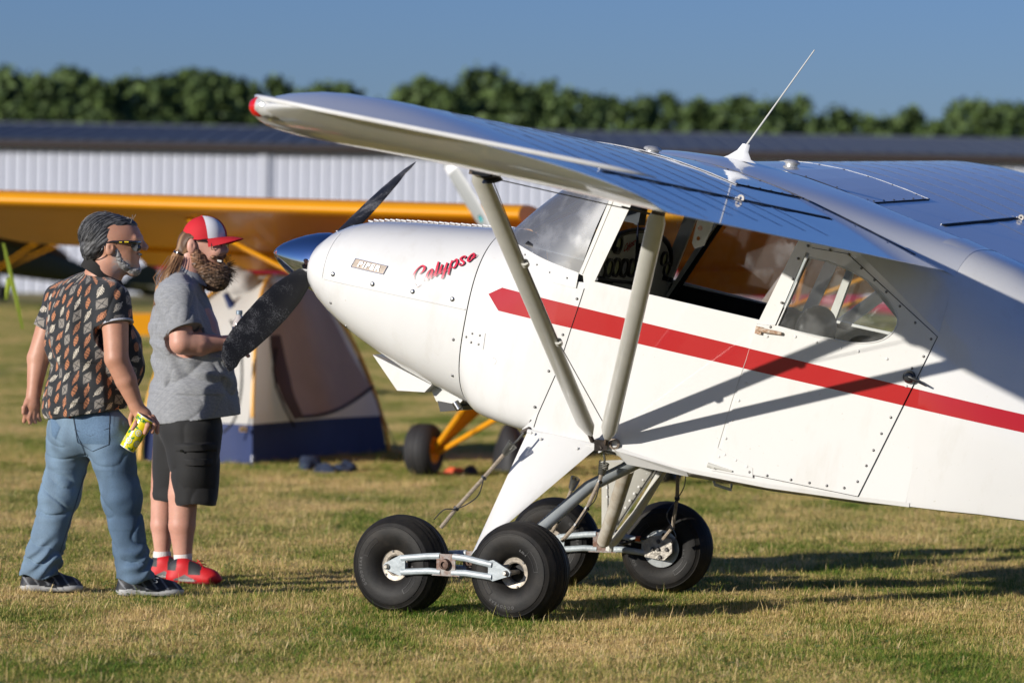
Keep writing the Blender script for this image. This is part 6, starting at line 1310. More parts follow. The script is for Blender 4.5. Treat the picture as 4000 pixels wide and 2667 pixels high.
    for k in range(70):
        b = J(rng.uniform(395, 520), rng.uniform(858, 876), rng.uniform(-.05, .05)); d = Vector((rng.uniform(-.05, .03), rng.uniform(-.02, .02), rng.uniform(.008, .035))); e_ = b + d + Vector((rng.uniform(-.03, .02), 0, -.012)); m.tube([b, b + d * .6 + Vector((0, 0, .008)), e_], [.0012, .001, .0005], 3)
    o = m.build('wispy_hair', wm_, hr_); o['kind'] = 'stuff'
    bp_ = [('ell', (t3(J(517, 1054)), (.034, .040, .028)), .02), ('ell', (t3(J(535, 1058)), (.018, .030, .020)), .02), ('ell', (t3(J(488, 1036, -.02)), (.036, .046, .030)), .02), ('cone', (t3(J(470, 1018, -.055)), t3(J(455, 975, -.072)), .020, .012), .02), ('ell', (t3(J(545, 994, -.01)), (.012, .026, .007)), .004), ('ell', (t3(J(550, 1020)), (.020, .034, .013)), -1)]
    sdf_prims('beard', bp_, .0035, hairm, root, O, lambda v: cmix((.10, .095, .09), (.50, .49, .48), np.clip(vnoise(v, 300, 6) * .5 + .5, 0, 1)), lambda P: vnoise(P, 300, 6) * .0025)
    # polo shirt
    sp = [('ell', (t3(J(333, 1195)), (.145, .222, .155), MT), .06), ('ell', (t3(J(340, 1330)), (.180, .215, .25), MT), .07), ('ell', (t3(J(402, 1405)), (.200, .195, .22), MT), .07), ('ell', (t3(J(338, 1540)), (.19, .215, .17), MT), .06), ('ell', (t3(J(318, 1600)), (.175, .222, .12), MT), .05),
          ('cone', (t3(J(392, 1108)), t3(J(430, 1165, -.13)), .062, .082), .05), ('cone', (t3(J(370, 1112)), t3(J(238, 1165, .12)), .062, .078), .05),
          ('cone', (t3(J(437, 1180, -.15)), t3(J(456, 1300, -.19)), .088, .078), .03), ('cone', (t3(J(232, 1180, .13)), t3(J(172, 1310, .13)), .082, .074), .03)]
    hemR = (np.array(J(455, 1268, -.18)), np.array((J(456, 1300, -.19) - J(437, 1180, -.15)).normalized())); hemL = (np.array(J(182, 1288, .13)), np.array((J(172, 1310, .13) - J(232, 1180, .13)).normalized()))
    zl, zr, xl, xr = J(150, 1640).z, J(500, 1592).z, J(150, 1640).x, J(500, 1592).x; cR, cL = np.array(J(456, 1300, -.19)), np.array(J(172, 1310, .13))
    def cut(P):
        e = (zl + (P[..., 0] - xl) / (xr - xl) * (zr - zl)) - P[..., 2]
        for (c0, n0), cc in ((hemR, cR), (hemL, cL)):
            near = (((P - cc.astype('f')) ** 2).sum(-1) < .110 ** 2) & ((P[..., 1] < cR[1] + .055) if cc is cR else (P[..., 0] < cL[0] + .06)); e = np.where(near, np.maximum(e, (P - c0.astype('f')) @ n0.astype('f')), e)
        return e
    ctr = np.array(J(342, 1330))
    def folds(P):
        q = P - ctr.astype('f'); th = np.arctan2(q[..., 1], q[..., 0]); z = q[..., 2]
        v_ = np.sin(th * 9 + 2.5 * np.sin(z * 9 + 1) + z * 6) * .0055 * ss(.32, .10, z) + vnoise(P * np.array([1, 1, .55], 'f'), 16, 11) * .0065 + vnoise(P * np.array([1, 1, .4], 'f'), 38, 12) * .002 - crease(P * np.array([1, 1, .45], 'f'), 17, 62) * .006
        return v_
    def pat(v):
        q = v - ctr; th = np.arctan2(q[:, 1], q[:, 0]); u = th * .185 * 1.05; w_ = v[:, 2] + .06 * np.sin(th * 2)
        base = np.tile(np.array([.018, .020, .023]), (len(v), 1)) * (1 + .25 * vnoise(v, 60, 3)[:, None])
        cu, cw = .052, .060; i = np.floor(u / cu); vv = w_ + (i % 2) * cw * .5; j = np.floor(vv / cw); a_ = (u / cu - i - .5); b_ = (vv / cw - j - .5); ty = ((i * 2 + j) % 4).astype(int)
        an = .9 + .5 * np.sin(i * 3.1 + j * 1.7); x = a_ * np.cos(an) + b_ * np.sin(an); y = -a_ * np.sin(an) + b_ * np.cos(an)
        leaf = (abs(y) < .24 * (1 - (x / .46) ** 2)) & (np.sin(x * 42 + abs(y) * 38) > -.35) | (abs(y) < .03) & (abs(x) < .5)
        solid = (abs(y) < .22 * (1 - (x / .45) ** 2)) & (np.sin(x * 30 - y * 18) > -.8)
        sq = (abs(a_) < .36) & (abs(b_) < .36) & (np.minimum(abs(a_ - b_), abs(a_ + b_)) > .035)
        c = base.copy(); m1 = (ty == 0) & leaf; c[m1] = (.52, .215, .105); m2 = (ty == 1) & sq; c[m2] = (.25, .225, .195); m3 = (ty == 2) & leaf; c[m3] = (.58, .52, .42); m4 = (ty == 3) & solid; c[m4] = (.50, .20, .09)
        return np.clip(c, 0, 1)
    sdf_prims('polo_shirt', sp, .0034, shirtm, root, O, pat, folds, cut)
    m = MB(); c = Vector(hemR[0]); m.lathe([(.074, -.006), (.0835, -.005), (.085, .004), (.075, .006)], axisM(c - Vector(hemR[1]) * .004, hemR[1]), 36, closed_prof=True); m.build('sleeve_lining', mat('pale_lining', (.45, .46, .50), .9, bump=.3, bscale=120), root)
    clm = mat('dark_collar', (.016, .015, .013), .85); m = MB()
    ring_o, ring_i, ring_t = [], [], []
    for k in range(25):
        t = k / 24; th = R(100) + t * R(330) ; cpt = J(405, 1066, .0)
        dx, dy = math.cos(th + R(20)) * .098, math.sin(th + R(20)) * .092; z = cpt.z + dx * -.62 + .0
        ring_t.append(Vector((cpt.x + dx * .86, cpt.y + dy * .86, z + .026))); ring_o.append(Vector((cpt.x + dx * 1.14, cpt.y + dy * 1.12, z - .022))); ring_i.append(Vector((cpt.x + dx * .80, cpt.y + dy * .80, z + .0)))
    m.loft([ring_i, ring_t, ring_o], closed=False); m.loft([[p + Vector((0, 0, -.004)) for p in ring_t], [p + Vector((0, 0, -.006)) for p in ring_o]], closed=False); m.build('collar', clm, root, 70, recalc=False)
    # sunglasses
    m = MB(); m.tube([J(408, 950, -.094), J(440, 944, -.102), J(500, 946, -.094), J(530, 947, -.075), J(548, 948, -.035), J(553, 951, .02)], [.003, .0055, .008, .0085, .008, .006], 8, flat=.6, side=(0, 0, 1)); sg = m.build('sunglasses', plastic, root)
    m = MB(); m.loft([[J(513, 952, -.09), J(537, 952, -.068), J(550, 955, -.02)], [J(511, 965, -.092), J(536, 968, -.072), J(552, 968, -.022)], [J(521, 980, -.086), J(535, 983, -.068), J(549, 975, -.024)]], closed=False); m.build('lens', mat('smoke_lens', (.008, .010, .008), .05, coat=1), sg, 60, recalc=False)
    m = MB(); m.box(J(494, 945, -.103), (.020, .004, .006)); m.box(J(471, 946, -.106), (.014, .004, .005)); m.build('temple_mark', mat('yellow_mark', (.75, .55, .02), .5), sg)
    m = MB(); m.tube([tuple(p) for p in catmull([tuple(J(412, 952, -.096)), tuple(J(398, 975, -.10)), tuple(J(382, 1000, -.085)), tuple(J(362, 1014, -.06)), tuple(J(345, 1012, 0))], 5)], .0032, 6); m.build('glasses_cord', plastic, sg)
    # jeans
    jp = [('ell', (t3(J(338, 1640)), (.155, .190, .15), MT), .05), ('ell', (t3(J(300, 1690)), (.135, .15, .13), MT), .05)]
    kl, kr = .085, -.085
    jp += [('cone', (t3(J(283, 1700, kl)), t3(J(236, 1930, kl)), .118, .088), .05), ('cone', (t3(J(236, 1930, kl)), t3(J(168, 2180, kl)), .088, .083), .05), ('cone', (t3(J(168, 2180, kl)), t3(J(150, 2265, kl)), .085, .097), .03),
           ('cone', (t3(J(425, 1700, kr)), t3(J(470, 1930, kr)), .122, .092), .05), ('cone', (t3(J(470, 1930, kr)), t3(J(515, 2170, kr)), .090, .080), .05), ('cone', (t3(J(515, 2170, kr)), t3(J(527, 2255, kr)), .082, .092), .03)]
    def jfold(P):
        z = P[..., 2]; kn = np.exp(-((z - J(0, 1975).z) / .13) ** 2); an = np.exp(-((z - J(0, 2190).z) / .085) ** 2)
        return (np.sin(z * 70 + P[..., 0] * 45 + 3 * np.sin(P[..., 0] * 15)) * .0028 * kn * ss(-.3, .6, vnoise(P, 9, 77)) + np.sin(z * 88 - P[..., 0] * 40 + 3.0 * np.sin(P[..., 0] * 17 + P[..., 1] * 20)) * .0085 * an * ss(-.7, .5, vnoise(P, 10, 78)) + vnoise(P * np.array([1, 1, .4], 'f'), 15, 21) * .0040 + vnoise(P * np.array([1, 1, 1.6], 'f'), 34, 22) * .0025 - crease(P * np.array([1, 1, 1.6], 'f'), 16, 61, 7) * .011 * (.40 + .65 * np.clip(kn + an, 0, 1)))
    zc = J(0, 2268).z
    def jcol(v):
        fade = np.clip(vnoise(v * np.array([1, 1, .5]), 9, 31) * .5 + .5, 0, 1); c = cmix((.060, .112, .185), (.23, .33, .43), fade); wh = np.clip(vnoise(v * np.array([1, 1, .3]), 60, 33) * .5 + .3, 0, 1); c = c * (.85 + .35 * wh[:, None])
        lo = ss(zc + .10, zc, v[:, 2]); c = c * (1 - .25 * lo[:, None]); return c
    def jcut(P):
        zr_ = J(0, 2254).z; top = J(0, 1585).z; return np.maximum((zr_ + .012 * np.sin(P[..., 0] * 40)) - P[..., 2], P[..., 2] - top)
    je = sdf_prims('jeans', jp, .005, denim, root, O, jcol, jfold, jcut)
    st = mat('denim_stitch', (.06, .085, .12), .9)
    # back pockets follow the seat of the jeans
    sur = bpy.context.evaluated_depsgraph_get(); bpy.context.view_layer.update()
    def onjeans(px, py, o_=.004):
        p0 = CAMP; d = ray(px, py).normalized(); ok, loc, nr, _ = je.ray_cast(Vector(p0) - O, d); nr = nr if nr.dot(d) < 0 else -nr; return (loc + nr * o_) if ok else (J(px, py, -.2))
    dm2 = mat('pocket_denim', (.12, .20, .305), .85, noise=.2, nscale=120, bump=.4, bscale=240, bdist=.002)
    def patch(name, quad, mt, par, n=7, o_=.005):
        m = MB(); rows = []
        for t in np.linspace(0, 1, n):
            l = np.array(quad[0]) * (1 - t) + np.array(quad[3]) * t; r_ = np.array(quad[1]) * (1 - t) + np.array(quad[2]) * t
            rows.append([onjeans(*(l * (1 - s) + r_ * s), o_ if 0 < s < 1 and 0 < t < 1 else .001) for s in np.linspace(0, 1, n)])
        m.loft(rows, closed=False); return m.build(name, mt, par, 60, recalc=False)
    pk = patch('back_pocket', ((283, 1608), (428, 1612), (425, 1735), (305, 1732)), dm2, je); patch('back_pocket', ((196, 1612), (236, 1668), (218, 1715), (203, 1700)), dm2, je)
    for line in (((283, 1608), (428, 1612)), ((283, 1608), (303, 1725), (363, 1762), (425, 1735), (428, 1612)), ((290, 1676), (355, 1702), (425, 1672)), ((283, 1600), (300, 1690), (345, 1800), (290, 1980), (232, 2160))):
        pts = []
        for i in range(len(line) - 1):
            for s in np.linspace(0, 1, 7): pts.append(onjeans(line[i][0] * (1 - s) + line[i + 1][0] * s, line[i][1] * (1 - s) + line[i + 1][1] * s, .003))
        m = MB(); m.tube(pts, .0016, 4); m.build('seam', st, je)
    m = MB(); m.box(onjeans(275, 1626, .006), (.008, .004, .018)); m.build('red_tab', mat('red_tab', (.5, .02, .02), .7), je)
    # shoes
    def sc(u, s_, z):
        c = np.tile(np.array([.016, .018, .024]), (len(u), 1)); c[(np.sin(u * 38 + z * 90) > .8) & (z > .04)] = (.16, .17, .19); so = z < .034 + .006 * np.sin(u * 9); c[so] = (.5, .5, .5); c[z < .010] = (.10, .10, .11); return c
    for nm, x0, x1, dy, ang in (('shoe', 70, 318, .10, 8), ('shoe', 468, 712, -.06, -4)):
        h = gnd(x0, 2322); h = Vector((h.x, Y0 + dy, 0)) - O; t = h + Vector((.315 * math.cos(R(ang)), .315 * math.sin(R(ang)) , 0)); t = Vector((at(x1, 2300, Y0 + dy).x, Y0 + dy + .04, 0)) - O
        shoe(nm, root, O, h, t, .115, .125, sc)
    # S on the side of the near shoe
    m = MB(); m.tube([tuple(p) for p in catmull([tuple(J(x, y, -.128)) for x, y in ((620, 2257), (606, 2256), (601, 2263), (612, 2267), (614, 2273), (598, 2275))], 4)], .0025, 5); m.build('shoe_mark', mat('grey_mark', (.28, .30, .33), .6), root)
    return root, J, O, Y0
rootL, JL, OL, YL = man_left()

# the cup he holds
cb, ct = at(497, 1750, 19.44), at(571, 1632, 19.44); cd = (ct - cb).normalized(); L_ = (ct - cb).length
cupM = axisM(cb, cd, Vector((0, -1, 0)))
cup = empty('drink_cup', Matrix.Translation(cb), 'yellow and green lemonade paper cup hanging from the fingers of the man in jeans', 'cup'); ci = cup.matrix_world.inverted()
yc = mat('cup_yellow', (.85, .72, .01), .45, coat=.3); gc = mat('cup_green', (.01, .22, .05), .5); wc_ = mat('cup_white', (.8, .8, .76), .5)
rr_ = lambda z: .038 + .009 * z / L_
m = MB(); m.lathe([(rr_(0) - .003, .004), (rr_(0), 0), (rr_(L_), L_)], cupM, 48); m.build('cup_wall', yc, cup, M=ci)
m = MB(); m.lathe([(0, .006), (rr_(0) - .002, .006), (rr_(0) - .0005, -.003), (rr_(0) + .001, 0)], cupM, 40); m.lathe([(rr_(L_) + .003, L_ + .001), (rr_(L_) + .002, L_ + .004), (rr_(L_) - .001, L_ + .003), (rr_(L_) - .001, L_)], cupM, 40, closed_prof=True); m.build('cup_rim', wc_, cup, M=ci)
def cpt(u, z, o=.0006):
    r = rr_(z) + o; a_ = u / r; return cupM @ Vector((r * math.cos(a_), r * math.sin(a_), z))
def disc(u, z, r0, r1, mt, nm, a0=0, a1=6.283, o=.0008, n=24):
    m = MB(); A = [cpt(u + r1 * math.cos(t), z + r1 * math.sin(t), o) for t in np.linspace(a0, a1, n)]; B = [cpt(u + r0 * math.cos(t), z + r0 * math.sin(t), o) for t in np.linspace(a0, a1, n)]; m.loft([A, B], closed=False); m.build(nm, mt, cup, None, M=ci, recalc=False)
for (u, z) in ((-.012, .040), (.033, .044), (-.056, .036), (.010, .094)):
    disc(u, z, .0, .0175, gc, 'lemon_ring', o=.0006); disc(u, z, 0, .0155, wc_, 'lemon_slice', o=.0010)
    for k in range(6): disc(u + .0085 * math.cos(k * 1.047), z + .0085 * math.sin(k * 1.047), 0, .0042, yc, 'lemon_segment', o=.0014, n=9)
m = MB()
for (u, z, l, w_, an) in ((.012, .066, .026, .007, .5), (-.030, .062, .028, .008, 2.3), (.034, .018, .026, .006, .8), (.004, .014, .022, .006, 2.4), (-.034, .083, .02, .008, 1.2), (.045, .075, .022, .007, 1.9), (-.05, .012, .02, .006, .6), (-.012, .112, .012, .005, 0)):
    c, s = math.cos(an), math.sin(an); m.add([cpt(u + c * a_ - s * b_, z + s * a_ + c * b_, .0007) for a_, b_ in ((-l, 0), (-l * .3, w_), (l * .5, w_ * .8), (l, 0), (l * .4, -w_), (-l * .4, -w_ * .8))], [(0, 1, 2, 3, 4, 5)])
m.build('leaf_print', gc, cup, None, M=ci, recalc=False)
me = text_mesh('LEMONADE', .023, .0006, .0008, 0, 1.0); warp(me, lambda x, y, z: ci @ cpt(x, L_ - .017 + y, .0014 + z * .2)); me.materials.append(gc); link('cup_lettering', me, cup)

# ---------------------------------------------------------------- bearded man, red and white cap, grey polo, black shorts
def man_right():
    Y0 = 20.58; O = Vector((gnd(730, 2270).x, Y0, 0)); J = frame(O, Y0); t3 = tuple
    root = empty('person', O, 'bearded man with ponytail, red and white cap, grey polo shirt and black shorts', 'person')
    hc = J(795, 935)
    pr = [('ell', (t3(J(798, 938)), (.100, .087, .106)), .02), ('ell', (t3(J(835, 975, -.01)), (.062, .070, .070)), .03), ('cone', (t3(J(820, 1010)), t3(J(850, 1045)), .062, .035), .03),
          ('cone', (t3(J(866, 952, -.02)), t3(J(878, 979, -.03)), .012, .019), .012), ('ell', (t3(J(876, 984, -.045)), (.013, .013, .010)), .006), ('ell', (t3(J(850, 983, -.055)), (.032, .03, .024)), .02),
          ('cone', (t3(J(838, 938, -.075)), t3(J(876, 940, -.02)), .012, .013), .012),
          ('cone', (t3(J(755, 985, .0)), t3(J(725, 1090)), .072, .085), .04), ('cone', (t3(J(725, 1090)), t3(J(710, 1180)), .09, .12), .05), ('ell', (t3(J(740, 1400)), (.17, .17, .32)), .06), ('ell', (t3(J(740, 1620)), (.15, .16, .18)), .06),
          ('ell', (t3(J(748, 962, -.088)), (.024, .013, .040)), .006), ('ell', (t3(J(755, 960, -.105)), (.010, .010, .020)), -1)]
    sR = J(700, 1185, -.17); eR = J(708, 1338, -.22); wR = J(880, 1338, -.12)
    pr += [('cone', (t3(sR), t3(eR), .068, .058), .010), ('cone', (t3(eR), t3(J(780, 1345, -.18)), .060, .058), .010), ('cone', (t3(J(780, 1345, -.18)), t3(wR), .057, .034), .010)]
    pm = J(925, 1330, -.10)
    hand(pr, wR, pm, None, [[J(940, 1300, -.075), J(962, 1305, -.09), J(968, 1312, -.13)], [J(942, 1325, -.07), J(966, 1330, -.08), J(972, 1336, -.13)], [J(942, 1350, -.07), J(966, 1355, -.08), J(972, 1360, -.13)], [J(940, 1372, -.07), J(962, 1382, -.08), J(970, 1390, -.12)], [J(912, 1300, -.13), J(925, 1280, -.16), J(940, 1275, -.18)]], .0115)
    sL = J(712, 1190, .17); pr += [('cone', (t3(sL), t3(J(735, 1330, .2)), .066, .056), .010), ('cone', (t3(J(735, 1330, .2)), t3(J(870, 1350, .14)), .055, .036), .010), ('ell', (t3(J(895, 1350, .12)), (.045, .025, .04)), .008)]
    for k in range(4): pr.append(('cone', (t3(J(905, 1335 + 9 * k, .12)), t3(J(935, 1338 + 9 * k, .11)), .011, .009), .005))
    # legs
    for (x, dz, k) in ((713, -.10, 1.0), (634, .12, .84)):
        pr += [('cone', (t3(J(x + 25, 1700, dz)), t3(J(x + 2, 1930, dz)), .080, .075 * k), .012), ('cone', (t3(J(x + 3, 1930, dz)), t3(J(x - 2, 2050, dz)), .075 * k, .068 * k), .010), ('cone', (t3(J(x - 2, 2050, dz)), t3(J(x, 2150, dz)), .068 * k, .048 * k), .010), ('cone', (t3(J(x, 2150, dz)), t3(J(x + 4, 2235, dz)), .040 * k, .042 * k), .008)]
    def col(v):
        n = vnoise(v, 28, 2) * .5 + .5; c = cmix((.66, .36, .27), (.54, .25, .18), np.clip(n * .7, 0, 1))
        lip = ((v - np.array(J(866, 1022, -.03))) ** 2).sum(1) < .016 ** 2; c[lip] = (.30, .08, .07); return c
    sdf_prims('body', pr, .005, skinm, root, O, col, disp=lambda P: vnoise(P, 55, 8) * .0006)
    m = MB(); m.box(J(857, 1019, -.073), (.022, .006, .010), Matrix.Rotation(.2, 3, 'Y')); m.build('teeth', mat('teeth', (.75, .72, .65), .3), root)
    bd = [('ell', (t3(J(818, 1062, -.005)), (.088, .075, .068)), .04), ('ell', (t3(J(858, 1080, -.01)), (.050, .058, .062)), .04), ('ell', (t3(J(775, 1012, -.045)), (.048, .048, .060)), .04), ('ell', (t3(J(832, 1100, -.01)), (.062, .055, .045)), .04), ('ell', (t3(J(762, 985, -.075)), (.022, .022, .040)), .02), ('cone', (t3(J(832, 1005, -.075)), t3(J(875, 1002, -.03)), .011, .012), .01),
          ('ell', (t3(J(868, 1022, -.05)), (.022, .03, .014)), -1), ('ell', (t3(J(845, 975, -.09)), (.045, .045, .033)), -1)]
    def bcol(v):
        s_ = vnoise(v, 300, 6) * .5 + .5; lit = ss(J(0, 1075).z, J(0, 1000).z, v[:, 2]); c = cmix((.020, .012, .008), (.20, .125, .075), np.clip(s_, 0, 1)); return c * (1 + .9 * lit[:, None] * np.array([1.2, .8, .6])[None])  # sunlight on the upper beard painted in as a lighter, redder brown
    br = sdf_prims('beard', bd, .004, hairm, root, O, bcol, lambda P: vnoise(P, 260, 6) * .0028 + vnoise(P, 70, 7) * .003)
    m = MB(); cen = J(825, 1050, -.01)
    for k in range(1500):
        d = rng.normal(size=3); d[2] -= .5; d /= np.linalg.norm(d); b = cen + Vector((d[0] * .082 + .01, d[1] * .062, d[2] * .070)); tp = b + Vector((d[0] * .035, d[1] * .02, d[2] * .035 - .008)) + Vector(rng.normal(size=3) * .009)
        if (b - J(850, 975, -.06)).length < .075: continue
        m.tube([b, b.lerp(tp, .5) + Vector(rng.normal(size=3) * .005), tp], [.0011, .0009, .0004], 3)
    o = m.build('beard_hairs', mat('brown_hair_strand', (.10, .06, .035), .6), br); o['kind'] = 'stuff'
    # ponytail and side hair
    hp = [('ell', (t3(J(760, 945)), (.085, .096, .075)), .03), ('ell', (t3(J(728, 965, -.02)), (.035, .06, .05)), .02), ('cone', (t3(J(722, 960, -.02)), t3(J(695, 1010, -.05)), .032, .030), .02), ('cone', (t3(J(695, 1010, -.05)), t3(J(662, 1080, -.10)), .030, .034), .02), ('cone', (t3(J(662, 1080, -.10)), t3(J(632, 1135, -.12)), .034, .028), .02), ('cone', (t3(J(632, 1135, -.12)), t3(J(610, 1185, -.11)), .027, .010), .02),
          ('ell', (t3(J(752, 968, -.10)), (.036, .03, .05)), -1), ('ell', (t3(J(790, 1000, -.03)), (.075, .10, .06)), -1)]
    ax_ = np.array((J(715, 960) - J(615, 1180)).normalized())
    def hq(P): return P - (P @ ax_.astype('f'))[..., None] * ax_.astype('f') * .88
    ht = sdf_prims('ponytail', hp, .004, hairm, root, O, lambda v: cmix((.10, .05, .025), (.46, .26, .125), np.clip(vnoise(hq(v.astype('f')), 150, 9) * .55 + .5 - .5 * ss(J(0, 1010).z, J(0, 960).z, v[:, 2]), 0, 1)), lambda P: vnoise(hq(P), 120, 9) * .005)
    m = MB()
    for k in range(60):
        s = rng.normal(size=2) * .022; m.tube([J(700, 1000, -.05) + Vector((s[0], s[1] - .02, 0)), J(660, 1085, -.10) + Vector((s[0] * 1.5, s[1] - .02, 0)), J(rng.uniform(592, 640), rng.uniform(1165, 1225), -.11) + Vector((0, s[1], 0))], [.0016, .0016, .0006], 3)
    o = m.build('loose_hair', mat('tan_hair_strand', (.35, .19, .09), .5), ht); o['kind'] = 'stuff'
    m = MB(); m.lathe([(.026, -.008), (.035, -.006), (.035, .006), (.026, .008)], axisM(J(703, 992, -.04), ax_), 16, closed_prof=True); m.build('hair_tie', plastic, ht)
    # cap
    redc = mat('red_cotton', (.58, .012, .022), .8, bump=.2, bscale=200, bdist=.002); whc = mat('white_cotton', (.74, .74, .76), .8)
    tilt = R(-12); Mc = Matrix.Translation(J(800, 927)) @ Matrix.Rotation(R(-8), 4, 'Y') @ Matrix.Rotation(R(-14), 4, 'Z')
    def crown(th, ph, o_=0): 
        z = math.sin(ph); r = math.cos(ph); return Mc @ Vector(((.114 + o_) * r * math.cos(th), (.100 + o_) * r * math.sin(th), (.108 + o_) * z ** .9 if z > 0 else (.098) * z))
    for k in range(6):
        a0, a1 = R(-66 + 60 * k), R(-6 + 60 * k); front = k in (0, 5)   # white front panels
        m = MB(); rows = [[crown(a0 + (a1 - a0) * s, ph, .0015 * math.sin(math.pi * s)) for s in np.linspace(0, 1, 9)] for ph in np.linspace(R(-6), R(89.5), 12)]; m.loft(rows, closed=False)
        if k == 0:
            cp0 = m.build('cap', whc, root, 60, recalc=False); cap = cp0
        else: m.build('cap_panel', whc if k == 5 and False else redc, cap, 60, recalc=False)
    m = MB(); rows = []
    for t in np.linspace(0, 1, 8):
        row = []
        for s in np.linspace(-1, 1, 17):
            th = s * R(68); e = crown(th, R(-6)); bulge = .088 * math.cos(s * math.pi / 2) ** .5; dirv = (Mc.to_3x3() @ Vector((1, 0, 0))); row.append(e + dirv * bulge * t + Mc.to_3x3() @ Vector((0, 0, -(.018 * s * s + .003) * t - .018 * t * t)))
        rows.append(row)
    m.loft(rows, closed=False); m.loft([[p + Vector((0, 0, -.004)) for p in r] for r in rows], closed=False); m.loft([rows[-1], [p + Vector((0, 0, -.004)) for p in rows[-1]]], closed=False); m.build('brim', redc, cap, 60, recalc=False)
    m = MB(); m.lathe([(0, .006), (.007, .004), (.008, 0)], axisM(crown(0, R(90)), (0, 0, 1)), 10); m.build('cap_button', redc, cap)
    # glasses
    m = MB(); fr = plastic
    m.tube([J(757, 938, -.098), J(800, 942, -.100), J(822, 948, -.094)], [.003, .004, .0045], 6)
    for (cx_, cy_, dy, wx, hy, dd) in ((842, 962, -.086, 18, 15, .018), (879, 967, -.035, 14, 15, .03)):
        pts = [J(cx_ + wx * math.cos(t) * (1 if True else 1), cy_ + hy * math.sin(t), dy + dd * math.cos(t)) for t in np.linspace(.4, .4 + 2 * math.pi, 17)]; pts = [J(cx_ + wx * max(-.9, min(.9, 1.35 * math.cos(t))), cy_ + hy * max(-.9, min(.9, 1.35 * math.sin(t))), dy + dd * math.cos(t)) for t in np.linspace(0, 2 * math.pi, 21)]
        m.tube(pts, .0017, 5)
        l = MB(); l.add(pts[:-1], [tuple(range(20))]); lens = l
    m.tube([J(859, 955, -.068), J(866, 954, -.06)], .003, 5); gs = m.build('glasses', fr, root)
    m = MB(); m.add([J(828, 950, -.09), J(856, 951, -.078), J(856, 975, -.076), J(830, 974, -.09)], [(0, 1, 2, 3)]); m.build('lens', glassmat('spectacle_lens', (.95, .93, .93), .02, .02), gs, None, recalc=False)
    m = MB(); m.add([J(868, 955, -.055), J(890, 957, -.01), J(888, 980, -.01), J(870, 978, -.055)], [(0, 1, 2, 3)]); m.build('lens', bpy.data.materials['spectacle_lens'], gs, None, recalc=False)
    # eyes
    m = MB(); 
    for q in ((852, 956, -.062),): m.lathe([(0, .008), (.005, .007), (.008, .003), (.0085, -.003)], axisM(J(*q), (.7, -.7, 0)), 12)
    m.build('eye', mat('eye', (.08, .05, .04), .2), root)
    # polo shirt
    sp = [('ell', (t3(J(712, 1200)), (.130, .205, .155)), .06), ('ell', (t3(J(722, 1320)), (.175, .205, .23)), .07), ('ell', (t3(J(762, 1460)), (.212, .20, .21)), .07), ('ell', (t3(J(755, 1570)), (.232, .205, .16)), .06), ('ell', (t3(J(752, 1640)), (.235, .205, .12)), .05),
          ('cone', (t3(J(728, 1085)), t3(J(695, 1150, -.15)), .078, .090), .05), ('cone', (t3(J(728, 1085)), t3(J(700, 1150, .15)), .078, .088), .05), ('cone', (t3(J(697, 1165, -.17)), t3(J(722, 1300, -.22)), .098, .086), .03), ('cone', (t3(J(705, 1165, .17)), t3(J(740, 1300, .2)), .095, .084), .03)]
    hp0 = np.array(J(719, 1285, -.215)); hn = np.array((J(722, 1300, -.22) - J(690, 1190, -.17)).normalized()); cc = np.array(J(724, 1315, -.225))
    def cut(P):
        xl, xr = J(570, 1650).x, J(940, 1612).x; zl, zr = J(570, 1660).z, J(940, 1618).z; e = (zl + (P[..., 0] - xl) / (xr - xl) * (zr - zl)) - P[..., 2]
        near = (((P - cc.astype('f')) ** 2).sum(-1) < .12 ** 2) & (P[..., 1] < -.13); e = np.where(near, np.maximum(e, (P - hp0.astype('f')) @ hn.astype('f')), e); return e
    ctr = np.array(J(730, 1350))
    def folds(P):
        q = P - ctr.astype('f'); z = q[..., 2]; x = q[..., 0]
        d = np.sin((x * 1.0 + z * 1.3) * 42 + 2.2 * np.sin(x * 14 - z * 9)) * .0045 * ss(-.30, -.12, z) * ss(.12, -.05, z) + vnoise(P * np.array([1, 1, .6], 'f'), 15, 41) * .008 + vnoise(P * np.array([1, 1, .5], 'f'), 36, 42) * .002 - crease(P * np.array([1, 1, .7], 'f'), 13, 63, 7) * .012 - crease(P, 27, 64) * .004
        return d
    sdf_prims('polo_shirt', sp, .0045, greym, root, O, lambda v: cmix((.225, .235, .255), (.33, .34, .36), np.clip(vnoise(v, 420, 6) * .5 + .5, 0, 1)), folds, cut)
    m = MB(); c = J(722, 1285, -.215); m.lathe([(.078, -.016), (.0895, -.015), (.091, .0), (.0885, .006), (.078, .006)], axisM(c, hn), 36, closed_prof=True); m.build('sleeve_cuff', mat('grey_rib', (.26, .27, .29), .9, bump=.4, bscale=300, bdist=.002), root)
    m = MB(); rt, ro, ri = [], [], []; cp_ = J(740, 1062, 0)
    for k in range(27):
        th = R(35) + k / 26 * R(290); dx, dy = math.cos(th) * .100, math.sin(th) * .098; z = cp_.z - dx * .45
        rt.append(Vector((cp_.x + dx * .86, cp_.y + dy * .86, z + .022))); ro.append(Vector((cp_.x + dx * 1.16, cp_.y + dy * 1.14, z - .030))); ri.append(Vector((cp_.x + dx * .8, cp_.y + dy * .8, z - .01)))
    m.loft([ri, rt, ro], closed=False); m.loft([[p - Vector((0, 0, .004)) for p in rt], [p - Vector((0, 0, .006)) for p in ro]], closed=False); m.build('collar', mat('grey_collar', (.30, .31, .33), .9), root, 70, recalc=False)
    # cargo shorts
    jp = [('ell', (t3(J(735, 1650)), (.165, .19, .14)), .05), ('cone', (t3(J(755, 1690, -.09)), t3(J(762, 1940, -.10)), .148, .122), .05), ('cone', (t3(J(700, 1690, .10)), t3(J(660, 1925, .12)), .132, .098), .05)]
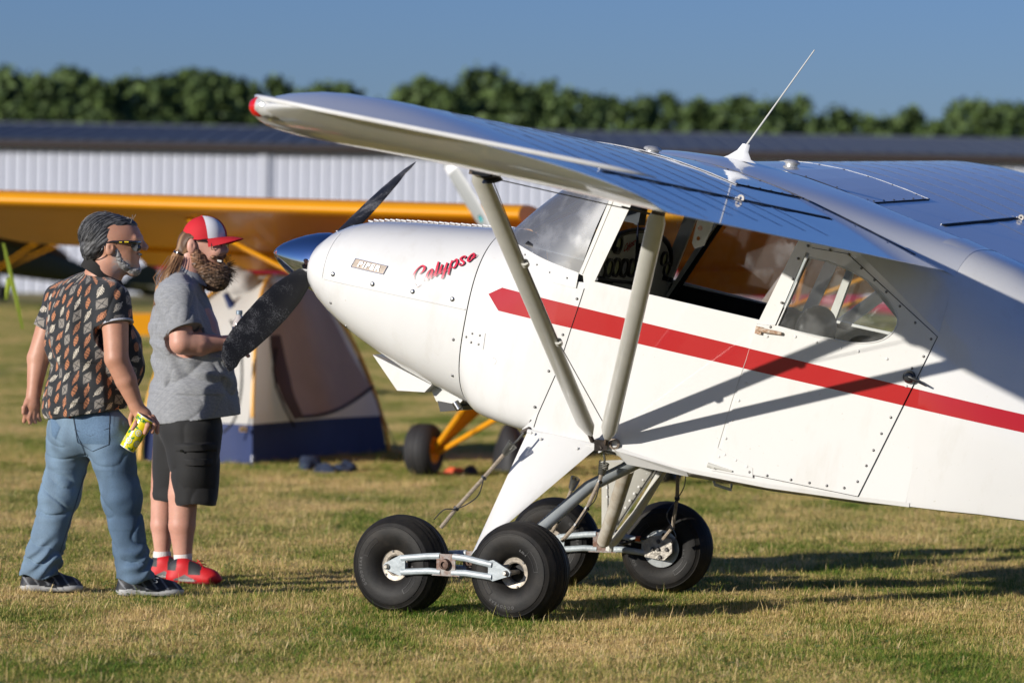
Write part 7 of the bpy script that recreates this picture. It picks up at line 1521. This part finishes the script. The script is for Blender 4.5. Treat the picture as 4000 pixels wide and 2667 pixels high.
    sh = sdf_prims('cargo_shorts', jp, .0055, blackc, root, O, lambda v: np.tile(np.array([.011, .011, .012]), (len(v), 1)) * (1 + .3 * vnoise(v, 25, 3)[:, None]), lambda P: vnoise(P * np.array([1, 1, .35], 'f'), 20, 51) * .006 - crease(P * np.array([1, 1, .5], 'f'), 15, 65) * .007, lambda P: np.maximum((J(0, 1952).z + .006 * np.sin(P[..., 0] * 30)) - P[..., 2], P[..., 2] - J(0, 1612).z))
    bpy.context.view_layer.update()
    def on(px, py, o_):
        d = ray(px, py).normalized(); ok, loc, nr, _ = sh.ray_cast(CAMP - O, d); nr = nr if nr.dot(d) < 0 else -nr; return loc + nr * o_ if ok else J(px, py, -.22)
    def quad(nm, q, o_, mt=None, n=6):
        m = MB(); rows = []
        for t in np.linspace(0, 1, n):
            l = np.array(q[0]) * (1 - t) + np.array(q[3]) * t; r_ = np.array(q[1]) * (1 - t) + np.array(q[2]) * t; rows.append([on(*(l * (1 - s) + r_ * s), o_ if 0 < s < 1 and 0 < t < 1 else .001) for s in np.linspace(0, 1, n)])
        m.loft(rows, closed=False); return m.build(nm, mt, sh, 60, recalc=False)
    pkm = mat('pocket_canvas', (.014, .014, .015), .8, bump=.3, bscale=120, bdist=.004)
    quad('cargo_pocket', ((688, 1745), (848, 1738), (838, 1908), (690, 1905)), .016, pkm); quad('pocket_flap', ((683, 1730), (850, 1724), (846, 1762), (690, 1772)), .026, pkm); quad('small_pocket', ((706, 1785), (836, 1785), (832, 1822), (718, 1825)), .026, pkm)
    m = MB(); m.lathe([(0, .004), (.007, .004), (.008, 0)], axisM(on(716, 1757, .030), (0, -1, 0)), 12); m.build('pocket_button', plastic, sh)
    # socks and shoes
    sk = mat('white_sock', (.72, .70, .68), .9, bump=.6, bscale=180, bdist=.003, stretch=(1, 1, .3))
    for (x, dz) in ((714, -.10), (633, .12)):
        m = MB(); m.tube([J(x, 2152, dz), J(x, 2168, dz), J(x + 2, 2195, dz), J(x + 5, 2240, dz)], [.044, .047, .046, .050], 20); m.build('sock', sk, root)
    def sc(u, s_, z):
        c = np.tile(np.array([.62, .012, .018]), (len(u), 1)); c[(u > .14) & (u < .60) & (z < .05 - .03 * abs(u - .36) / .24) & (z > .02)] = (.16, .155, .155); c[(u > .42) & (u < .66) & (z > .052) & (abs(s_) > .012)] = (.03, .03, .033); c[z < .016] = (.5, .04, .05); c[(u > .25) & (u < .55) & (z < .026) & (z > .014)] = (.45, .43, .42); c[(u < .2) & (z > .07)] = (.03, .03, .035); return c
    for x0, x1, dy in ((655, 865, -.12), (582, 778, .12)):
        h = Vector((at(x0, 2270, Y0 + dy).x, Y0 + dy, 0)) - O; t = Vector((at(x1, 2270, Y0 + dy).x, Y0 + dy - .05, 0)) - O; shoe('shoe', root, O, h, t, .11, .125, sc)
    lace = mat('red_lace', (.65, .015, .02), .7); m = MB()
    for k in range(4): x = 778 + 12 * k; y = 2188 + 14 * k; m.tube([J(x - 8, y + 8, -.17), J(x + 3, y, -.135), J(x + 16, y + 3, -.10)], .003, 5)
    m.tube([J(770, 2185, -.16), J(785, 2200, -.18), J(798, 2222, -.17)], .0025, 5); m.build('shoe_lace', lace, root)
    return root
rootR = man_right()
# the bottle in his hand
Yb = 20.46; b0, b1 = at(930, 1388, Yb), at(935, 1212, Yb); bd_ = (b1 - b0).normalized(); bM = axisM(b0, bd_, Vector((0, -1, 0))); BL = (b1 - b0).length
bo = empty('drink_bottle', Matrix.Translation(b0), 'clear plastic cola bottle with blue label held by the bearded man behind the propeller blade', 'bottle'); bi = bo.matrix_world.inverted()
m = MB(); m.lathe([(0, .004), (.028, 0), (.034, .010), (.034, .06), (.0335, .12), (.034, BL - .075), (.030, BL - .055), (.019, BL - .035), (.013, BL - .022), (.013, BL - .012)], bM, 32); m.build('bottle_wall', mat('clear_pet', (.55, .50, .48), .08, coat=1, noise=.2, nscale=30), bo, M=bi)
m = MB(); m.lathe([(.0145, BL - .022), (.0165, BL - .020), (.0165, BL - .003), (.014, BL), (0, BL)], bM, 24); m.build('bottle_cap', mat('silver_blue_cap', (.30, .38, .46), .35, .5), bo, M=bi)
lm = mat('label_navy', (.010, .018, .07), .35, coat=.5); m = MB(); m.lathe([(.0343, .055), (.0348, .057), (.0348, BL - .085), (.0343, BL - .083)], bM, 36); m.build('bottle_label', lm, bo, M=bi)
def bp_t(u, z, o): r = .0348 + o; a_ = u / r; return bM @ Vector((r * math.cos(a_), r * math.sin(a_), z))
zc_ = BL - .113
def bdisc(a0, a1, r, mt, nm, o, n=20):
    m = MB(); m.add([bp_t(-.004 + r * math.cos(t), zc_ + r * math.sin(t), o) for t in np.linspace(a0, a1, n)], [tuple(range(n))]); m.build(nm, mt, bo, None, M=bi, recalc=False)
bdisc(0, 6.1, .0245, mat('emblem_white', (.8, .8, .8), .4), 'emblem', .0004); bdisc(.42, math.pi - .3, .0225, mat('emblem_red', (.65, .01, .03), .4), 'emblem_red', .0008); bdisc(math.pi + .35, 2 * math.pi - .42, .0225, mat('emblem_blue', (.01, .04, .35), .4), 'emblem_blue', .0008)
me = text_mesh('PEPSI', .0145, .0004, .0006, 0, 1.0); warp(me, lambda x, y, z: bi @ bp_t(x - .004, zc_ + y, .0012)); me.materials.append(black); link('label_lettering', me, bo)
